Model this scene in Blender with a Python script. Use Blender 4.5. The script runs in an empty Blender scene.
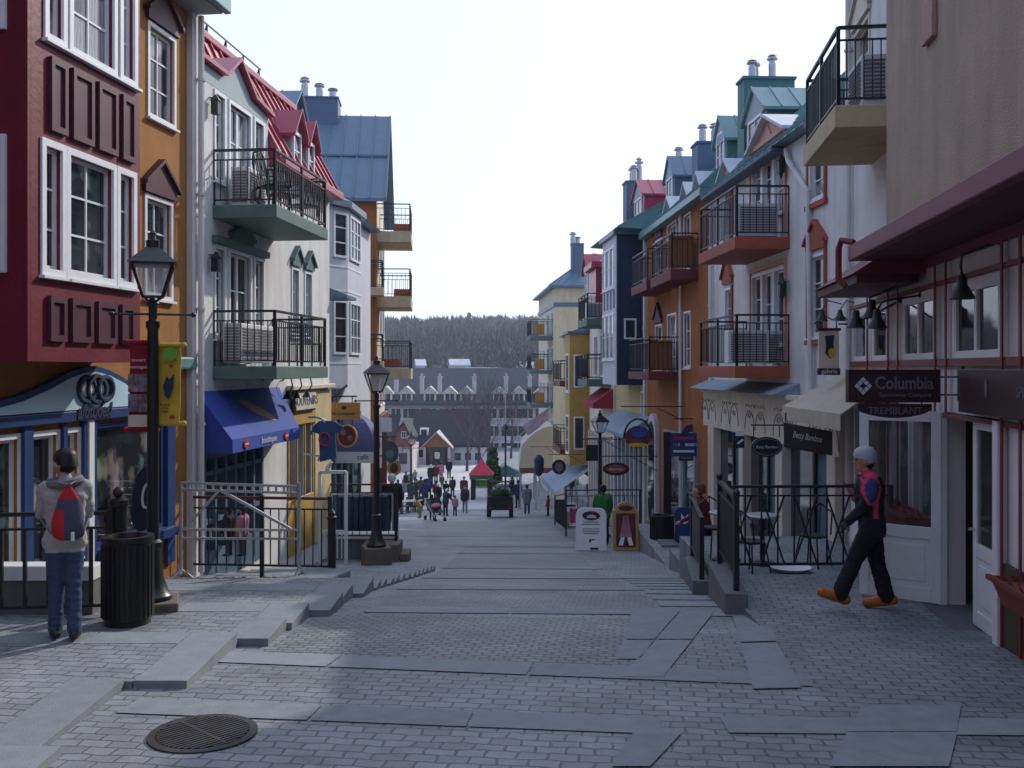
import bpy, bmesh, math, random
from mathutils import Vector, Matrix, noise
R = random.Random(7)
PI = math.pi
HZ = 368.0                      # image row of the horizon of the real camera; 1000 px focal length
sc = bpy.context.scene
COL = sc.collection
V = Vector

def P(px, py, Y):
    return V(((px-512)*Y/1000, Y, (HZ-py)*Y/1000))

# ------------------------------------------------------------------ materials
MATS = {}
def nd(nt, t, **kw):
    n = nt.nodes.new(t)
    for k, v in kw.items(): setattr(n, k, v)
    return n
def base_mat(name):
    m = bpy.data.materials.new(name); m.use_nodes = True
    nt = m.node_tree
    return m, nt, nt.nodes['Principled BSDF']
def mat(name, col, rough=.8, var=.18, scale=3.0, bump=.0, bscale=40, metal=0, spec=.3, dirt=.0, stretch=None):
    """plain paint / stone / plaster: base colour broken up by two noises, optional bump and streaked dirt"""
    if name in MATS: return MATS[name]
    m, nt, b = base_mat(name)
    L = nt.links
    tc = nd(nt, 'ShaderNodeTexCoord')
    mp = nd(nt, 'ShaderNodeMapping'); L.new(tc.outputs['Object'], mp.inputs[0])
    if stretch: mp.inputs['Scale'].default_value = stretch
    n1 = nd(nt, 'ShaderNodeTexNoise'); n1.inputs['Scale'].default_value = scale; n1.inputs['Detail'].default_value = 6
    n1.inputs['Roughness'].default_value = .65
    L.new(mp.outputs[0], n1.inputs['Vector'])
    r = nd(nt, 'ShaderNodeValToRGB')
    c = V(col)
    r.color_ramp.elements[0].position = .28; r.color_ramp.elements[1].position = .72
    r.color_ramp.elements[0].color = (*(c*(1-var)), 1); r.color_ramp.elements[1].color = (*(c*(1+var*.7)), 1)
    L.new(n1.outputs['Fac'], r.inputs[0])
    out = r.outputs[0]
    if dirt:
        mp2 = nd(nt, 'ShaderNodeMapping'); mp2.inputs['Scale'].default_value = (1, 1, .12)
        L.new(tc.outputs['Object'], mp2.inputs[0])
        n2 = nd(nt, 'ShaderNodeTexNoise'); n2.inputs['Scale'].default_value = 2.6; n2.inputs['Detail'].default_value = 5
        L.new(mp2.outputs[0], n2.inputs['Vector'])
        mr = nd(nt, 'ShaderNodeMapRange'); mr.inputs[1].default_value = .45; mr.inputs[2].default_value = .8
        mr.inputs[4].default_value = dirt
        L.new(n2.outputs['Fac'], mr.inputs[0])
        mx = nd(nt, 'ShaderNodeMixRGB'); mx.blend_type = 'MULTIPLY'
        mx.inputs[2].default_value = (.45, .43, .42, 1)
        L.new(mr.outputs[0], mx.inputs[0]); L.new(out, mx.inputs[1]); out = mx.outputs[0]
    L.new(out, b.inputs['Base Color'])
    rr = nd(nt, 'ShaderNodeMapRange'); rr.inputs[3].default_value = max(rough-.1, .03); rr.inputs[4].default_value = min(rough+.1, 1)
    L.new(n1.outputs['Fac'], rr.inputs[0]); L.new(rr.outputs[0], b.inputs['Roughness'])
    b.inputs['Metallic'].default_value = metal
    b.inputs['Specular IOR Level'].default_value = spec
    if bump:
        n3 = nd(nt, 'ShaderNodeTexNoise'); n3.inputs['Scale'].default_value = bscale; n3.inputs['Detail'].default_value = 4
        L.new(tc.outputs['Object'], n3.inputs['Vector'])
        bp = nd(nt, 'ShaderNodeBump'); bp.inputs['Strength'].default_value = bump; bp.inputs['Distance'].default_value = .02
        L.new(n3.outputs['Fac'], bp.inputs['Height']); L.new(bp.outputs[0], b.inputs['Normal'])
    MATS[name] = m
    return m
def glass(name, col, rough=.04, blot=.0, curtain=None):
    """window pane over a dim room: glossy dark sheet; curtain = pale folded cloth seen behind it"""
    m, nt, b = base_mat(name); L = nt.links
    tc = nd(nt, 'ShaderNodeTexCoord')
    n1 = nd(nt, 'ShaderNodeTexNoise'); n1.inputs['Scale'].default_value = 1.7; n1.inputs['Detail'].default_value = 3
    L.new(tc.outputs['Object'], n1.inputs['Vector'])
    r = nd(nt, 'ShaderNodeValToRGB'); c = V(col)
    r.color_ramp.elements[0].color = (*(c*.6), 1); r.color_ramp.elements[1].color = (*(c*1.5), 1)
    L.new(n1.outputs['Fac'], r.inputs[0]); out = r.outputs[0]
    if curtain:
        w = nd(nt, 'ShaderNodeTexWave'); w.bands_direction = 'X'; w.inputs['Scale'].default_value = 5; w.inputs['Distortion'].default_value = 2.5
        w.inputs['Detail'].default_value = 2
        L.new(tc.outputs['Object'], w.inputs['Vector'])
        mp = nd(nt, 'ShaderNodeValToRGB'); k = V(curtain)
        mp.color_ramp.elements[0].color = (*(k*.55), 1); mp.color_ramp.elements[1].color = (*k, 1)
        L.new(w.outputs['Color'], mp.inputs[0])
        n2 = nd(nt, 'ShaderNodeTexNoise'); n2.inputs['Scale'].default_value = .9
        L.new(tc.outputs['Object'], n2.inputs['Vector'])
        st = nd(nt, 'ShaderNodeMapRange'); st.inputs[1].default_value = .46; st.inputs[2].default_value = .5
        L.new(n2.outputs['Fac'], st.inputs[0])
        mx = nd(nt, 'ShaderNodeMixRGB'); L.new(st.outputs[0], mx.inputs[0]); L.new(out, mx.inputs[1]); L.new(mp.outputs[0], mx.inputs[2])
        out = mx.outputs[0]
    if blot:                                         # goods and display reflections painted into the shop pane as colour blots
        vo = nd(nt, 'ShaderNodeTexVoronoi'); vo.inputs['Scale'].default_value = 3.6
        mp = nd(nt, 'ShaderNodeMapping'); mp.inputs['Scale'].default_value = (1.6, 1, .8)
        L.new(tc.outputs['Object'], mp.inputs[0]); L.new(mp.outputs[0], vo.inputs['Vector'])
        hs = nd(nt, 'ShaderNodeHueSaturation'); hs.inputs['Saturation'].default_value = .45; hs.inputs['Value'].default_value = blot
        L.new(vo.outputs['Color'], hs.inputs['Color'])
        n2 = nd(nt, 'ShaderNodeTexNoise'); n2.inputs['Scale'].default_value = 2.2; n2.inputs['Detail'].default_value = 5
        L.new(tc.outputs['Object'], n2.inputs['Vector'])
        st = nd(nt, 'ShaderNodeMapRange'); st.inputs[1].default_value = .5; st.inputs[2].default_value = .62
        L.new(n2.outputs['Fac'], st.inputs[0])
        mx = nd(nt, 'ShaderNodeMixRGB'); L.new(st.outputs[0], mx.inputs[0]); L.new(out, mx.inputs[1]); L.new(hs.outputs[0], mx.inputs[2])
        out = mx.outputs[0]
    L.new(out, b.inputs['Base Color'])
    b.inputs['Roughness'].default_value = rough
    b.inputs['Specular IOR Level'].default_value = .6
    wv = nd(nt, 'ShaderNodeTexNoise'); wv.inputs['Scale'].default_value = 1.1
    L.new(tc.outputs['Object'], wv.inputs['Vector'])
    bp = nd(nt, 'ShaderNodeBump'); bp.inputs['Strength'].default_value = .12; bp.inputs['Distance'].default_value = .02
    L.new(wv.outputs['Fac'], bp.inputs['Height']); L.new(bp.outputs[0], b.inputs['Normal'])
    MATS[name] = m
    return m
def paver_mat(name, bw, rh, c1, c2, cm, mortar=.012, rot=-.12):
    m, nt, b = base_mat(name); L = nt.links
    g = nd(nt, 'ShaderNodeNewGeometry')
    wob = nd(nt, 'ShaderNodeTexNoise'); wob.inputs['Scale'].default_value = 4.5; wob.inputs['Detail'].default_value = 3
    L.new(g.outputs['Position'], wob.inputs['Vector'])
    ws = nd(nt, 'ShaderNodeVectorMath'); ws.operation = 'SCALE'; ws.inputs['Scale'].default_value = .085
    L.new(wob.outputs['Color'], ws.inputs[0])
    ad = nd(nt, 'ShaderNodeVectorMath'); ad.operation = 'ADD'; L.new(g.outputs['Position'], ad.inputs[0]); L.new(ws.outputs[0], ad.inputs[1])
    mp = nd(nt, 'ShaderNodeMapping'); mp.inputs['Rotation'].default_value = (0, 0, -rot)
    L.new(ad.outputs[0], mp.inputs[0])
    br = nd(nt, 'ShaderNodeTexBrick')
    br.inputs['Scale'].default_value = 1; br.inputs['Brick Width'].default_value = bw; br.inputs['Row Height'].default_value = rh
    br.inputs['Mortar Size'].default_value = mortar; br.inputs['Mortar Smooth'].default_value = .35; br.inputs['Bias'].default_value = 0
    br.inputs['Color1'].default_value = (*c1, 1); br.inputs['Color2'].default_value = (*c2, 1); br.inputs['Mortar'].default_value = (*cm, 1)
    L.new(mp.outputs[0], br.inputs['Vector'])
    n1 = nd(nt, 'ShaderNodeTexNoise'); n1.inputs['Scale'].default_value = .55; n1.inputs['Detail'].default_value = 8; n1.inputs['Roughness'].default_value = .7
    L.new(g.outputs['Position'], n1.inputs['Vector'])
    mr = nd(nt, 'ShaderNodeMapRange'); mr.inputs[1].default_value = .3; mr.inputs[2].default_value = .7; mr.inputs[3].default_value = .55; mr.inputs[4].default_value = 1.22
    L.new(n1.outputs['Fac'], mr.inputs[0])
    n2 = nd(nt, 'ShaderNodeTexNoise'); n2.inputs['Scale'].default_value = 60; n2.inputs['Detail'].default_value = 3
    L.new(g.outputs['Position'], n2.inputs['Vector'])
    m2 = nd(nt, 'ShaderNodeMapRange'); m2.inputs[3].default_value = .75; m2.inputs[4].default_value = 1.25
    L.new(n2.outputs['Fac'], m2.inputs[0])
    mu = nd(nt, 'ShaderNodeMath'); mu.operation = 'MULTIPLY'; L.new(mr.outputs[0], mu.inputs[0]); L.new(m2.outputs[0], mu.inputs[1])
    sv = nd(nt, 'ShaderNodeVectorMath'); sv.operation = 'SCALE'; L.new(br.outputs['Color'], sv.inputs[0]); L.new(mu.outputs[0], sv.inputs['Scale'])
    n5 = nd(nt, 'ShaderNodeTexNoise'); n5.inputs['Scale'].default_value = 1.9; n5.inputs['Detail'].default_value = 9; n5.inputs['Roughness'].default_value = .75
    L.new(g.outputs['Position'], n5.inputs['Vector'])
    s5 = nd(nt, 'ShaderNodeMapRange'); s5.inputs[1].default_value = .56; s5.inputs[2].default_value = .72; s5.inputs[4].default_value = .55
    L.new(n5.outputs['Fac'], s5.inputs[0])
    st = nd(nt, 'ShaderNodeMixRGB'); st.inputs[2].default_value = (.085, .082, .078, 1)      # grime and grit
    L.new(s5.outputs[0], st.inputs[0]); L.new(sv.outputs[0], st.inputs[1])
    L.new(st.outputs[0], b.inputs['Base Color'])
    b.inputs['Roughness'].default_value = .6; b.inputs['Specular IOR Level'].default_value = .45
    iv = nd(nt, 'ShaderNodeMath'); iv.operation = 'SUBTRACT'; iv.inputs[0].default_value = 1; L.new(br.outputs['Fac'], iv.inputs[1])
    a2 = nd(nt, 'ShaderNodeMath'); a2.operation = 'MULTIPLY_ADD'; a2.inputs[1].default_value = .25; L.new(n2.outputs['Fac'], a2.inputs[0]); L.new(iv.outputs[0], a2.inputs[2])
    bp = nd(nt, 'ShaderNodeBump'); bp.inputs['Strength'].default_value = .6; bp.inputs['Distance'].default_value = .012
    L.new(a2.outputs[0], bp.inputs['Height']); L.new(bp.outputs[0], b.inputs['Normal'])
    MATS[name] = m
    return m

M = {}
def defm():
    d = M
    d['maroon'] = mat('maroon paint', (.155, .011, .027), .5, .2, 1.3, dirt=.45, bump=.2, bscale=14)
    d['plum'] = mat('plum paint', (.075, .022, .036), .5, .15)
    d['orange'] = mat('ochre orange stucco', (.34, .15, .04), .85, .2, 1.4, bump=.35, bscale=45, dirt=.45)
    d['orange2'] = mat('burnt orange stucco', (.33, .115, .036), .85, .2, 1.4, bump=.35, bscale=45, dirt=.4)
    d['white'] = mat('white window paint', (.72, .73, .74), .45, .06, 5)
    d['greywall'] = mat('grey white stucco', (.66, .65, .635), .85, .12, 1.1, bump=.3, bscale=50, dirt=.42)
    d['cream'] = mat('cream stucco', (.66, .61, .51), .85, .12, 1.3, bump=.3, bscale=50, dirt=.4)
    d['tan'] = mat('tan stucco', (.38, .30, .225), .9, .16, 1.6, bump=.45, bscale=60, dirt=.5)
    d['yellow'] = mat('pale yellow stucco', (.53, .43, .24), .85, .10, 1.5, bump=.2, dirt=.2)
    d['gold'] = mat('golden yellow paint', (.42, .27, .075), .6, .14, 4)
    d['palebay'] = mat('pale lilac boarding', (.56, .57, .62), .6, .08, 2, dirt=.2)
    d['navy'] = mat('navy blue paint', (.018, .03, .075), .6, .2)
    d['blue'] = mat('royal blue paint', (.018, .045, .15), .45, .15)
    d['awnblue'] = mat('blue awning canvas', (.035, .075, .34), .8, .12, 4)
    d['awncream'] = mat('cream awning canvas', (.45, .40, .31), .85, .18, 3, stretch=(8, 1, 1))
    d['awnred'] = mat('red awning canvas', (.33, .03, .06), .8, .15)
    d['awngrey'] = mat('blue grey awning canvas', (.24, .30, .37), .8, .15)
    d['awnpurple'] = mat('purple blue awning canvas', (.11, .11, .24), .8, .15)
    d['red'] = mat('red trim paint', (.18, .036, .034), .5, .15, 6)
    d['redroof'] = mat('red roof metal', (.34, .035, .07), .35, .12, 2, spec=.5)
    d['blueroof'] = mat('slate blue roof metal', (.085, .15, .21), .4, .14, 2, spec=.5)
    d['tealroof'] = mat('teal roof metal', (.12, .24, .25), .4, .12, 2, spec=.5)
    d['teal'] = mat('teal painted boarding', (.06, .16, .16), .6, .12)
    d['bluegrey'] = mat('blue grey boarding', (.09, .135, .20), .6, .12)
    d['palegreen'] = mat('sage green fascia', (.10, .155, .14), .6, .15, 4)
    d['greygreen'] = mat('grey green dormer paint', (.34, .40, .41), .7, .1)
    d['salmon'] = mat('salmon trim paint', (.50, .27, .22), .6, .12)
    d['terracotta'] = mat('terracotta balcony paint', (.33, .085, .05), .65, .14, 5)
    d['maroonbalc'] = mat('maroon balcony paint', (.14, .03, .04), .65, .14, 5)
    d['beigeconc'] = mat('beige balcony concrete', (.48, .39, .24), .85, .12, 5, dirt=.35)
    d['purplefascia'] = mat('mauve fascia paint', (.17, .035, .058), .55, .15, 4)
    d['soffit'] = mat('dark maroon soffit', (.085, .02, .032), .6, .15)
    d['black'] = mat('black enamel', (.012, .012, .014), .38, .2, spec=.5)
    d['iron'] = mat('black iron railing', (.016, .018, .022), .45, .25, spec=.4)
    d['rustrail'] = mat('red brown handrail', (.12, .03, .03), .5, .2)
    d['galv'] = mat('galvanised steel', (.42, .44, .46), .42, .15, 9, metal=.6)
    d['steel'] = mat('flue steel', (.45, .45, .46), .35, .15, 8, metal=.7)
    d['snow'] = mat('snow dusted roof', (.58, .60, .63), .8, .12, 3)
    d['concrete'] = mat('grey concrete', (.155, .155, .16), .9, .18, 4, bump=.3, bscale=50, dirt=.3)
    d['slab'] = mat('granite paving slab', (.236, .254, .28), .75, .14, 6, bump=.25, bscale=90)
    d['slab2'] = mat('worn granite paving slab', (.215, .235, .258), .75, .18, 6, bump=.25, bscale=90)
    d['granite'] = mat('brown granite block', (.15, .125, .105), .85, .22, 12, bump=.3)
    d['brownsign'] = mat('dark brown signboard', (.045, .022, .024), .5, .15)
    d['woodsign'] = mat('golden wood signboard', (.38, .19, .05), .6, .22, 5, stretch=(1, 1, 9))
    d['wood'] = mat('brown slatted wood', (.24, .11, .045), .6, .2, 6, stretch=(9, 1, 1))
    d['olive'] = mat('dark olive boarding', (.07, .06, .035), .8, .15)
    d['greyletter'] = mat('pewter lettering', (.16, .15, .17), .6, .1)
    d['ltext'] = mat('off white lettering', (.62, .62, .62), .6, .05)
    d['darktext'] = mat('dark blue lettering', (.012, .018, .05), .6, .05)
    d['redtext'] = mat('red lettering', (.42, .03, .04), .6, .05)
    d['skyblue'] = mat('pale blue signboard', (.44, .60, .70), .5, .12, 1.2)
    d['signcream'] = mat('cream signboard', (.58, .52, .40), .6, .1)
    d['bannerred'] = mat('red banner cloth', (.26, .015, .028), .8, .12)
    d['bannergold'] = mat('yellow banner cloth', (.55, .36, .04), .8, .12)
    d['leafgreen'] = mat('bright green print', (.14, .38, .05), .7, .1)
    d['green'] = mat('green paint', (.04, .13, .06), .6, .2)
    d['magenta'] = mat('magenta print', (.45, .05, .18), .7, .1)
    d['photo1'] = mat('snapshot print', (.22, .16, .17), .6, .9, 14)
    d['photo2'] = mat('blue orange snapshot print', (.20, .17, .20), .6, .95, 10)
    d['darkgreen'] = mat('fir green needles', (.02, .05, .02), .9, .5, 30)
    d['bark'] = mat('grey brown bark', (.10, .078, .085), .95, .3, 6)
    d['skin'] = mat('skin', (.45, .26, .19), .55, .06)
    d['hair'] = mat('dark hair', (.012, .009, .008), .5, .3, 40)
    d['hotelwall'] = mat('pinkish grey facade', (.47, .425, .425), .9, .12, .5)
    d['hotelroof'] = mat('grey slate roof', (.055, .062, .078), .7, .22, 1.5)
    d['darkroof'] = mat('dark shingle roof', (.02, .022, .032), .8, .2, 2)
    d['brickred'] = mat('rust red boarding', (.26, .08, .05), .8, .15)
    d['lampglass'] = mat('frosted lamp glass', (.55, .56, .56), .3, .08)
    d['acwhite'] = mat('white appliance enamel', (.62, .62, .62), .45, .06)
    d['rubber'] = mat('black rubber', (.02, .02, .022), .8, .2)
    glass('glass', (.020, .024, .028)); glass('glassc', (.02, .024, .028), curtain=(.34, .34, .35))
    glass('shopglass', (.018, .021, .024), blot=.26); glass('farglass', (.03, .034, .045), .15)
    d['glass'] = MATS['glass']; d['glassc'] = MATS['glassc']; d['shopglass'] = MATS['shopglass']; d['farglass'] = MATS['farglass']
    d['pavers'] = paver_mat('grey pavers', .205, .125, (.255, .272, .296), (.198, .212, .236), (.118, .123, .13), .0105)
    d['cobble'] = paver_mat('small worn cobbles', .14, .095, (.235, .25, .265), (.175, .19, .205), (.105, .11, .115), .014)
defm()

# ------------------------------------------------------------------ objects
def props(o, label=None, cat=None, group=None, kind=None):
    if label: o['label'] = label
    if cat: o['category'] = cat
    if group: o['group'] = group
    if kind: o['kind'] = kind
    return o
def thing(name, label, cat, loc, rot=0, group=None):
    o = bpy.data.objects.new(name, None); COL.objects.link(o)
    o.location = loc; o.rotation_euler = (0, 0, rot); o.empty_display_size = .2
    return props(o, label, cat, group)
def dup(o, loc, rot=None, label=None):
    r = o.copy(); COL.objects.link(r); r.location = loc
    if rot is not None: r.rotation_euler = (0, 0, rot)
    if label: r['label'] = label
    for c in o.children:
        k = c.copy(); COL.objects.link(k); k.parent = r
        for g in c.children:
            q = g.copy(); COL.objects.link(q); q.parent = k
    return r

class MB:
    def __init__(s, T=None): s.v = []; s.f = []; s.mi = []; s.T = T
    def add(s, vs, fs, mi=0):
        n = len(s.v)
        s.v += [V(p) for p in vs] if not s.T else [V(s.T(*p)) for p in vs]
        s.f += [[i+n for i in f] for f in fs]; s.mi += [mi]*len(fs); return s
    def quad(s, a, b, c, d, mi=0): return s.add([a, b, c, d], [(0, 1, 2, 3)], mi)
    def box(s, x0, x1, y0, y1, z0, z1, mi=0):
        return s.add([(x0,y0,z0),(x1,y0,z0),(x1,y1,z0),(x0,y1,z0),(x0,y0,z1),(x1,y0,z1),(x1,y1,z1),(x0,y1,z1)],
                     [(0,1,2,3),(4,5,6,7),(0,1,5,4),(1,2,6,5),(2,3,7,6),(3,0,4,7)], mi)
    def ext(s, poly, vec, mi=0):
        """closed prism: polygon of 3-D points swept along vec"""
        n = len(poly); a = [V(p) for p in poly]; b = [p+V(vec) for p in a]
        return s.add(a+b, [tuple(range(n)), tuple(range(n, 2*n))]+[(i, (i+1) % n, n+(i+1) % n, n+i) for i in range(n)], mi)
    def bar(s, p, q, w, h=None, mi=0):
        p, q = V(p), V(q); h = h or w; d = (q-p)
        if d.length < 1e-6: return s
        d.normalize(); up = V((0,0,1)) if abs(d.z) < .95 else V((0,1,0))
        a = d.cross(up).normalized()*w/2; b = a.cross(d).normalized()*h/2
        c = [p-a-b, p+a-b, p+a+b, p-a+b, q-a-b, q+a-b, q+a+b, q-a+b]
        return s.add(c, [(0,1,2,3),(4,5,6,7),(0,1,5,4),(1,2,6,5),(2,3,7,6),(3,0,4,7)], mi)
    def tube(s, pts, r, n=8, mi=0):
        pts = [V(p) for p in pts]; rs = r if isinstance(r, (list, tuple)) else [r]*len(pts)
        vs, fs = [], []; pa = None
        for i, p in enumerate(pts):
            d = (pts[min(i+1, len(pts)-1)]-pts[max(i-1, 0)]).normalized()
            if pa is None:
                pa = d.cross(V((0,0,1)) if abs(d.z) < .9 else V((0,1,0))).normalized()
            else: pa = (pa-d*pa.dot(d)).normalized()
            pb = d.cross(pa)
            for k in range(n):
                t = 2*PI*k/n; vs.append(p+(pa*math.cos(t)+pb*math.sin(t))*rs[i])
        for i in range(len(pts)-1):
            for k in range(n):
                a = i*n+k; b = i*n+(k+1) % n; fs.append((a, b, b+n, a+n))
        fs.append(tuple(range(n))); fs.append(tuple(range((len(pts)-1)*n, len(pts)*n)))
        return s.add(vs, fs, mi)
    def lathe(s, prof, c=(0,0,0), n=16, mi=0, sx=1, sy=1):
        c = V(c); vs, fs = [], []
        for r, z in prof:
            for k in range(n):
                t = 2*PI*k/n; vs.append(c+V((math.cos(t)*r*sx, math.sin(t)*r*sy, z)))
        m = len(prof)
        for i in range(m-1):
            for k in range(n):
                a = i*n+k; b = i*n+(k+1) % n; fs.append((a, b, b+n, a+n))
        fs.append(tuple(range(n))); fs.append(tuple(range((m-1)*n, m*n)))
        return s.add(vs, fs, mi)
    def ball(s, c, r, mi=0, n=12, m=8):
        r = r if isinstance(r, (list, tuple)) else (r, r, r)
        vs = [V(c)+V((0,0,-r[2]))]
        for i in range(1, m):
            a = -PI/2+PI*i/m
            for k in range(n):
                t = 2*PI*k/n; vs.append(V(c)+V((r[0]*math.cos(a)*math.cos(t), r[1]*math.cos(a)*math.sin(t), r[2]*math.sin(a))))
        vs.append(V(c)+V((0,0,r[2]))); fs = []
        for k in range(n):
            fs.append((0, 1+(k+1) % n, 1+k)); fs.append((len(vs)-1, 1+(m-2)*n+k, 1+(m-2)*n+(k+1) % n))
        for i in range(m-2):
            for k in range(n):
                a = 1+i*n+k; b = 1+i*n+(k+1) % n; fs.append((a, b, b+n, a+n))
        return s.add(vs, fs, mi)
    def build(s, name, m, parent=None, smooth=False, bevel=0, kind=None, loc=None, recalc=True):
        me = bpy.data.meshes.new(name)
        off = V(loc) if loc is not None else V((0,0,0))
        me.from_pydata([v-off for v in s.v], [], s.f)
        for x in (m if isinstance(m, (list, tuple)) else [m]):
            me.materials.append(M[x] if isinstance(x, str) else x)
        me.polygons.foreach_set('material_index', s.mi)
        if recalc:
            bm = bmesh.new(); bm.from_mesh(me); bmesh.ops.recalc_face_normals(bm, faces=bm.faces); bm.to_mesh(me); bm.free()
        if smooth:
            me.polygons.foreach_set('use_smooth', [True]*len(me.polygons))
            try: me.set_sharp_from_angle(angle=.7)
            except Exception: pass
        me.update()
        o = bpy.data.objects.new(name, me); COL.objects.link(o); o.location = off
        if parent: o.parent = parent
        if bevel:
            b = o.modifiers.new('soft edge', 'BEVEL'); b.width = bevel; b.segments = 2; b.limit_method = 'ANGLE'
        if kind: o['kind'] = kind
        return o

def text(name, body, size, m, parent, pos, right, up, extrude=.004, width=None, shear=0, offset=0, height=None):
    cu = bpy.data.curves.new(name, 'FONT'); cu.body = body; cu.size = size; cu.align_x = 'CENTER'; cu.align_y = 'CENTER'
    cu.extrude = extrude; cu.shear = shear; cu.offset = offset; cu.resolution_u = 3
    t = bpy.data.objects.new(name, cu); COL.objects.link(t)
    bpy.context.view_layer.update()
    me = bpy.data.meshes.new_from_object(t.evaluated_get(bpy.context.evaluated_depsgraph_get()))
    bpy.data.objects.remove(t); bpy.data.curves.remove(cu)
    xs = [v.co.x for v in me.vertices]; ys = [v.co.y for v in me.vertices]
    kx = width/(max(xs)-min(xs)) if width and xs else 1
    ky = height/(max(ys)-min(ys)) if height and ys else (kx if width else 1)
    right = V(right).normalized(); up = V(up).normalized(); n = right.cross(up)
    for v in me.vertices:
        v.co = right*v.co.x*kx+up*v.co.y*ky+n*v.co.z
    me.materials.clear(); me.materials.append(M[m])
    o = bpy.data.objects.new(name, me); COL.objects.link(o); o.location = pos; o.parent = parent
    return o

# ------------------------------------------------------------------ ground profile (camera at z = 0)
GP = [(-60,-2.2),(0,-2.36),(5,-2.5),(8,-2.58),(10,-2.68),(12,-2.87),(14,-3.12),(17,-3.6),(20.7,-4.2),(29,-5.15),(40,-6.45),(53,-8.0),
      (64,-9.2),(72,-9.75),(85,-10.0),(110,-10.4),(150,-10.9),(220,-11.4),(900,-12)]
def G(y):
    for (a, za), (b, zb) in zip(GP, GP[1:]):
        if y <= b: return za+(zb-za)*(y-a)/(b-a)
    return GP[-1][1]
def GPT(px, py):
    """where the ray through an image point meets the street"""
    lo, hi = 3.0, 300.0
    k = (HZ-py)/1000
    for _ in range(60):
        m = (lo+hi)/2
        if k*m > G(m): lo = m
        else: hi = m
    return V(((px-512)*lo/1000, lo, G(lo)))

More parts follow.
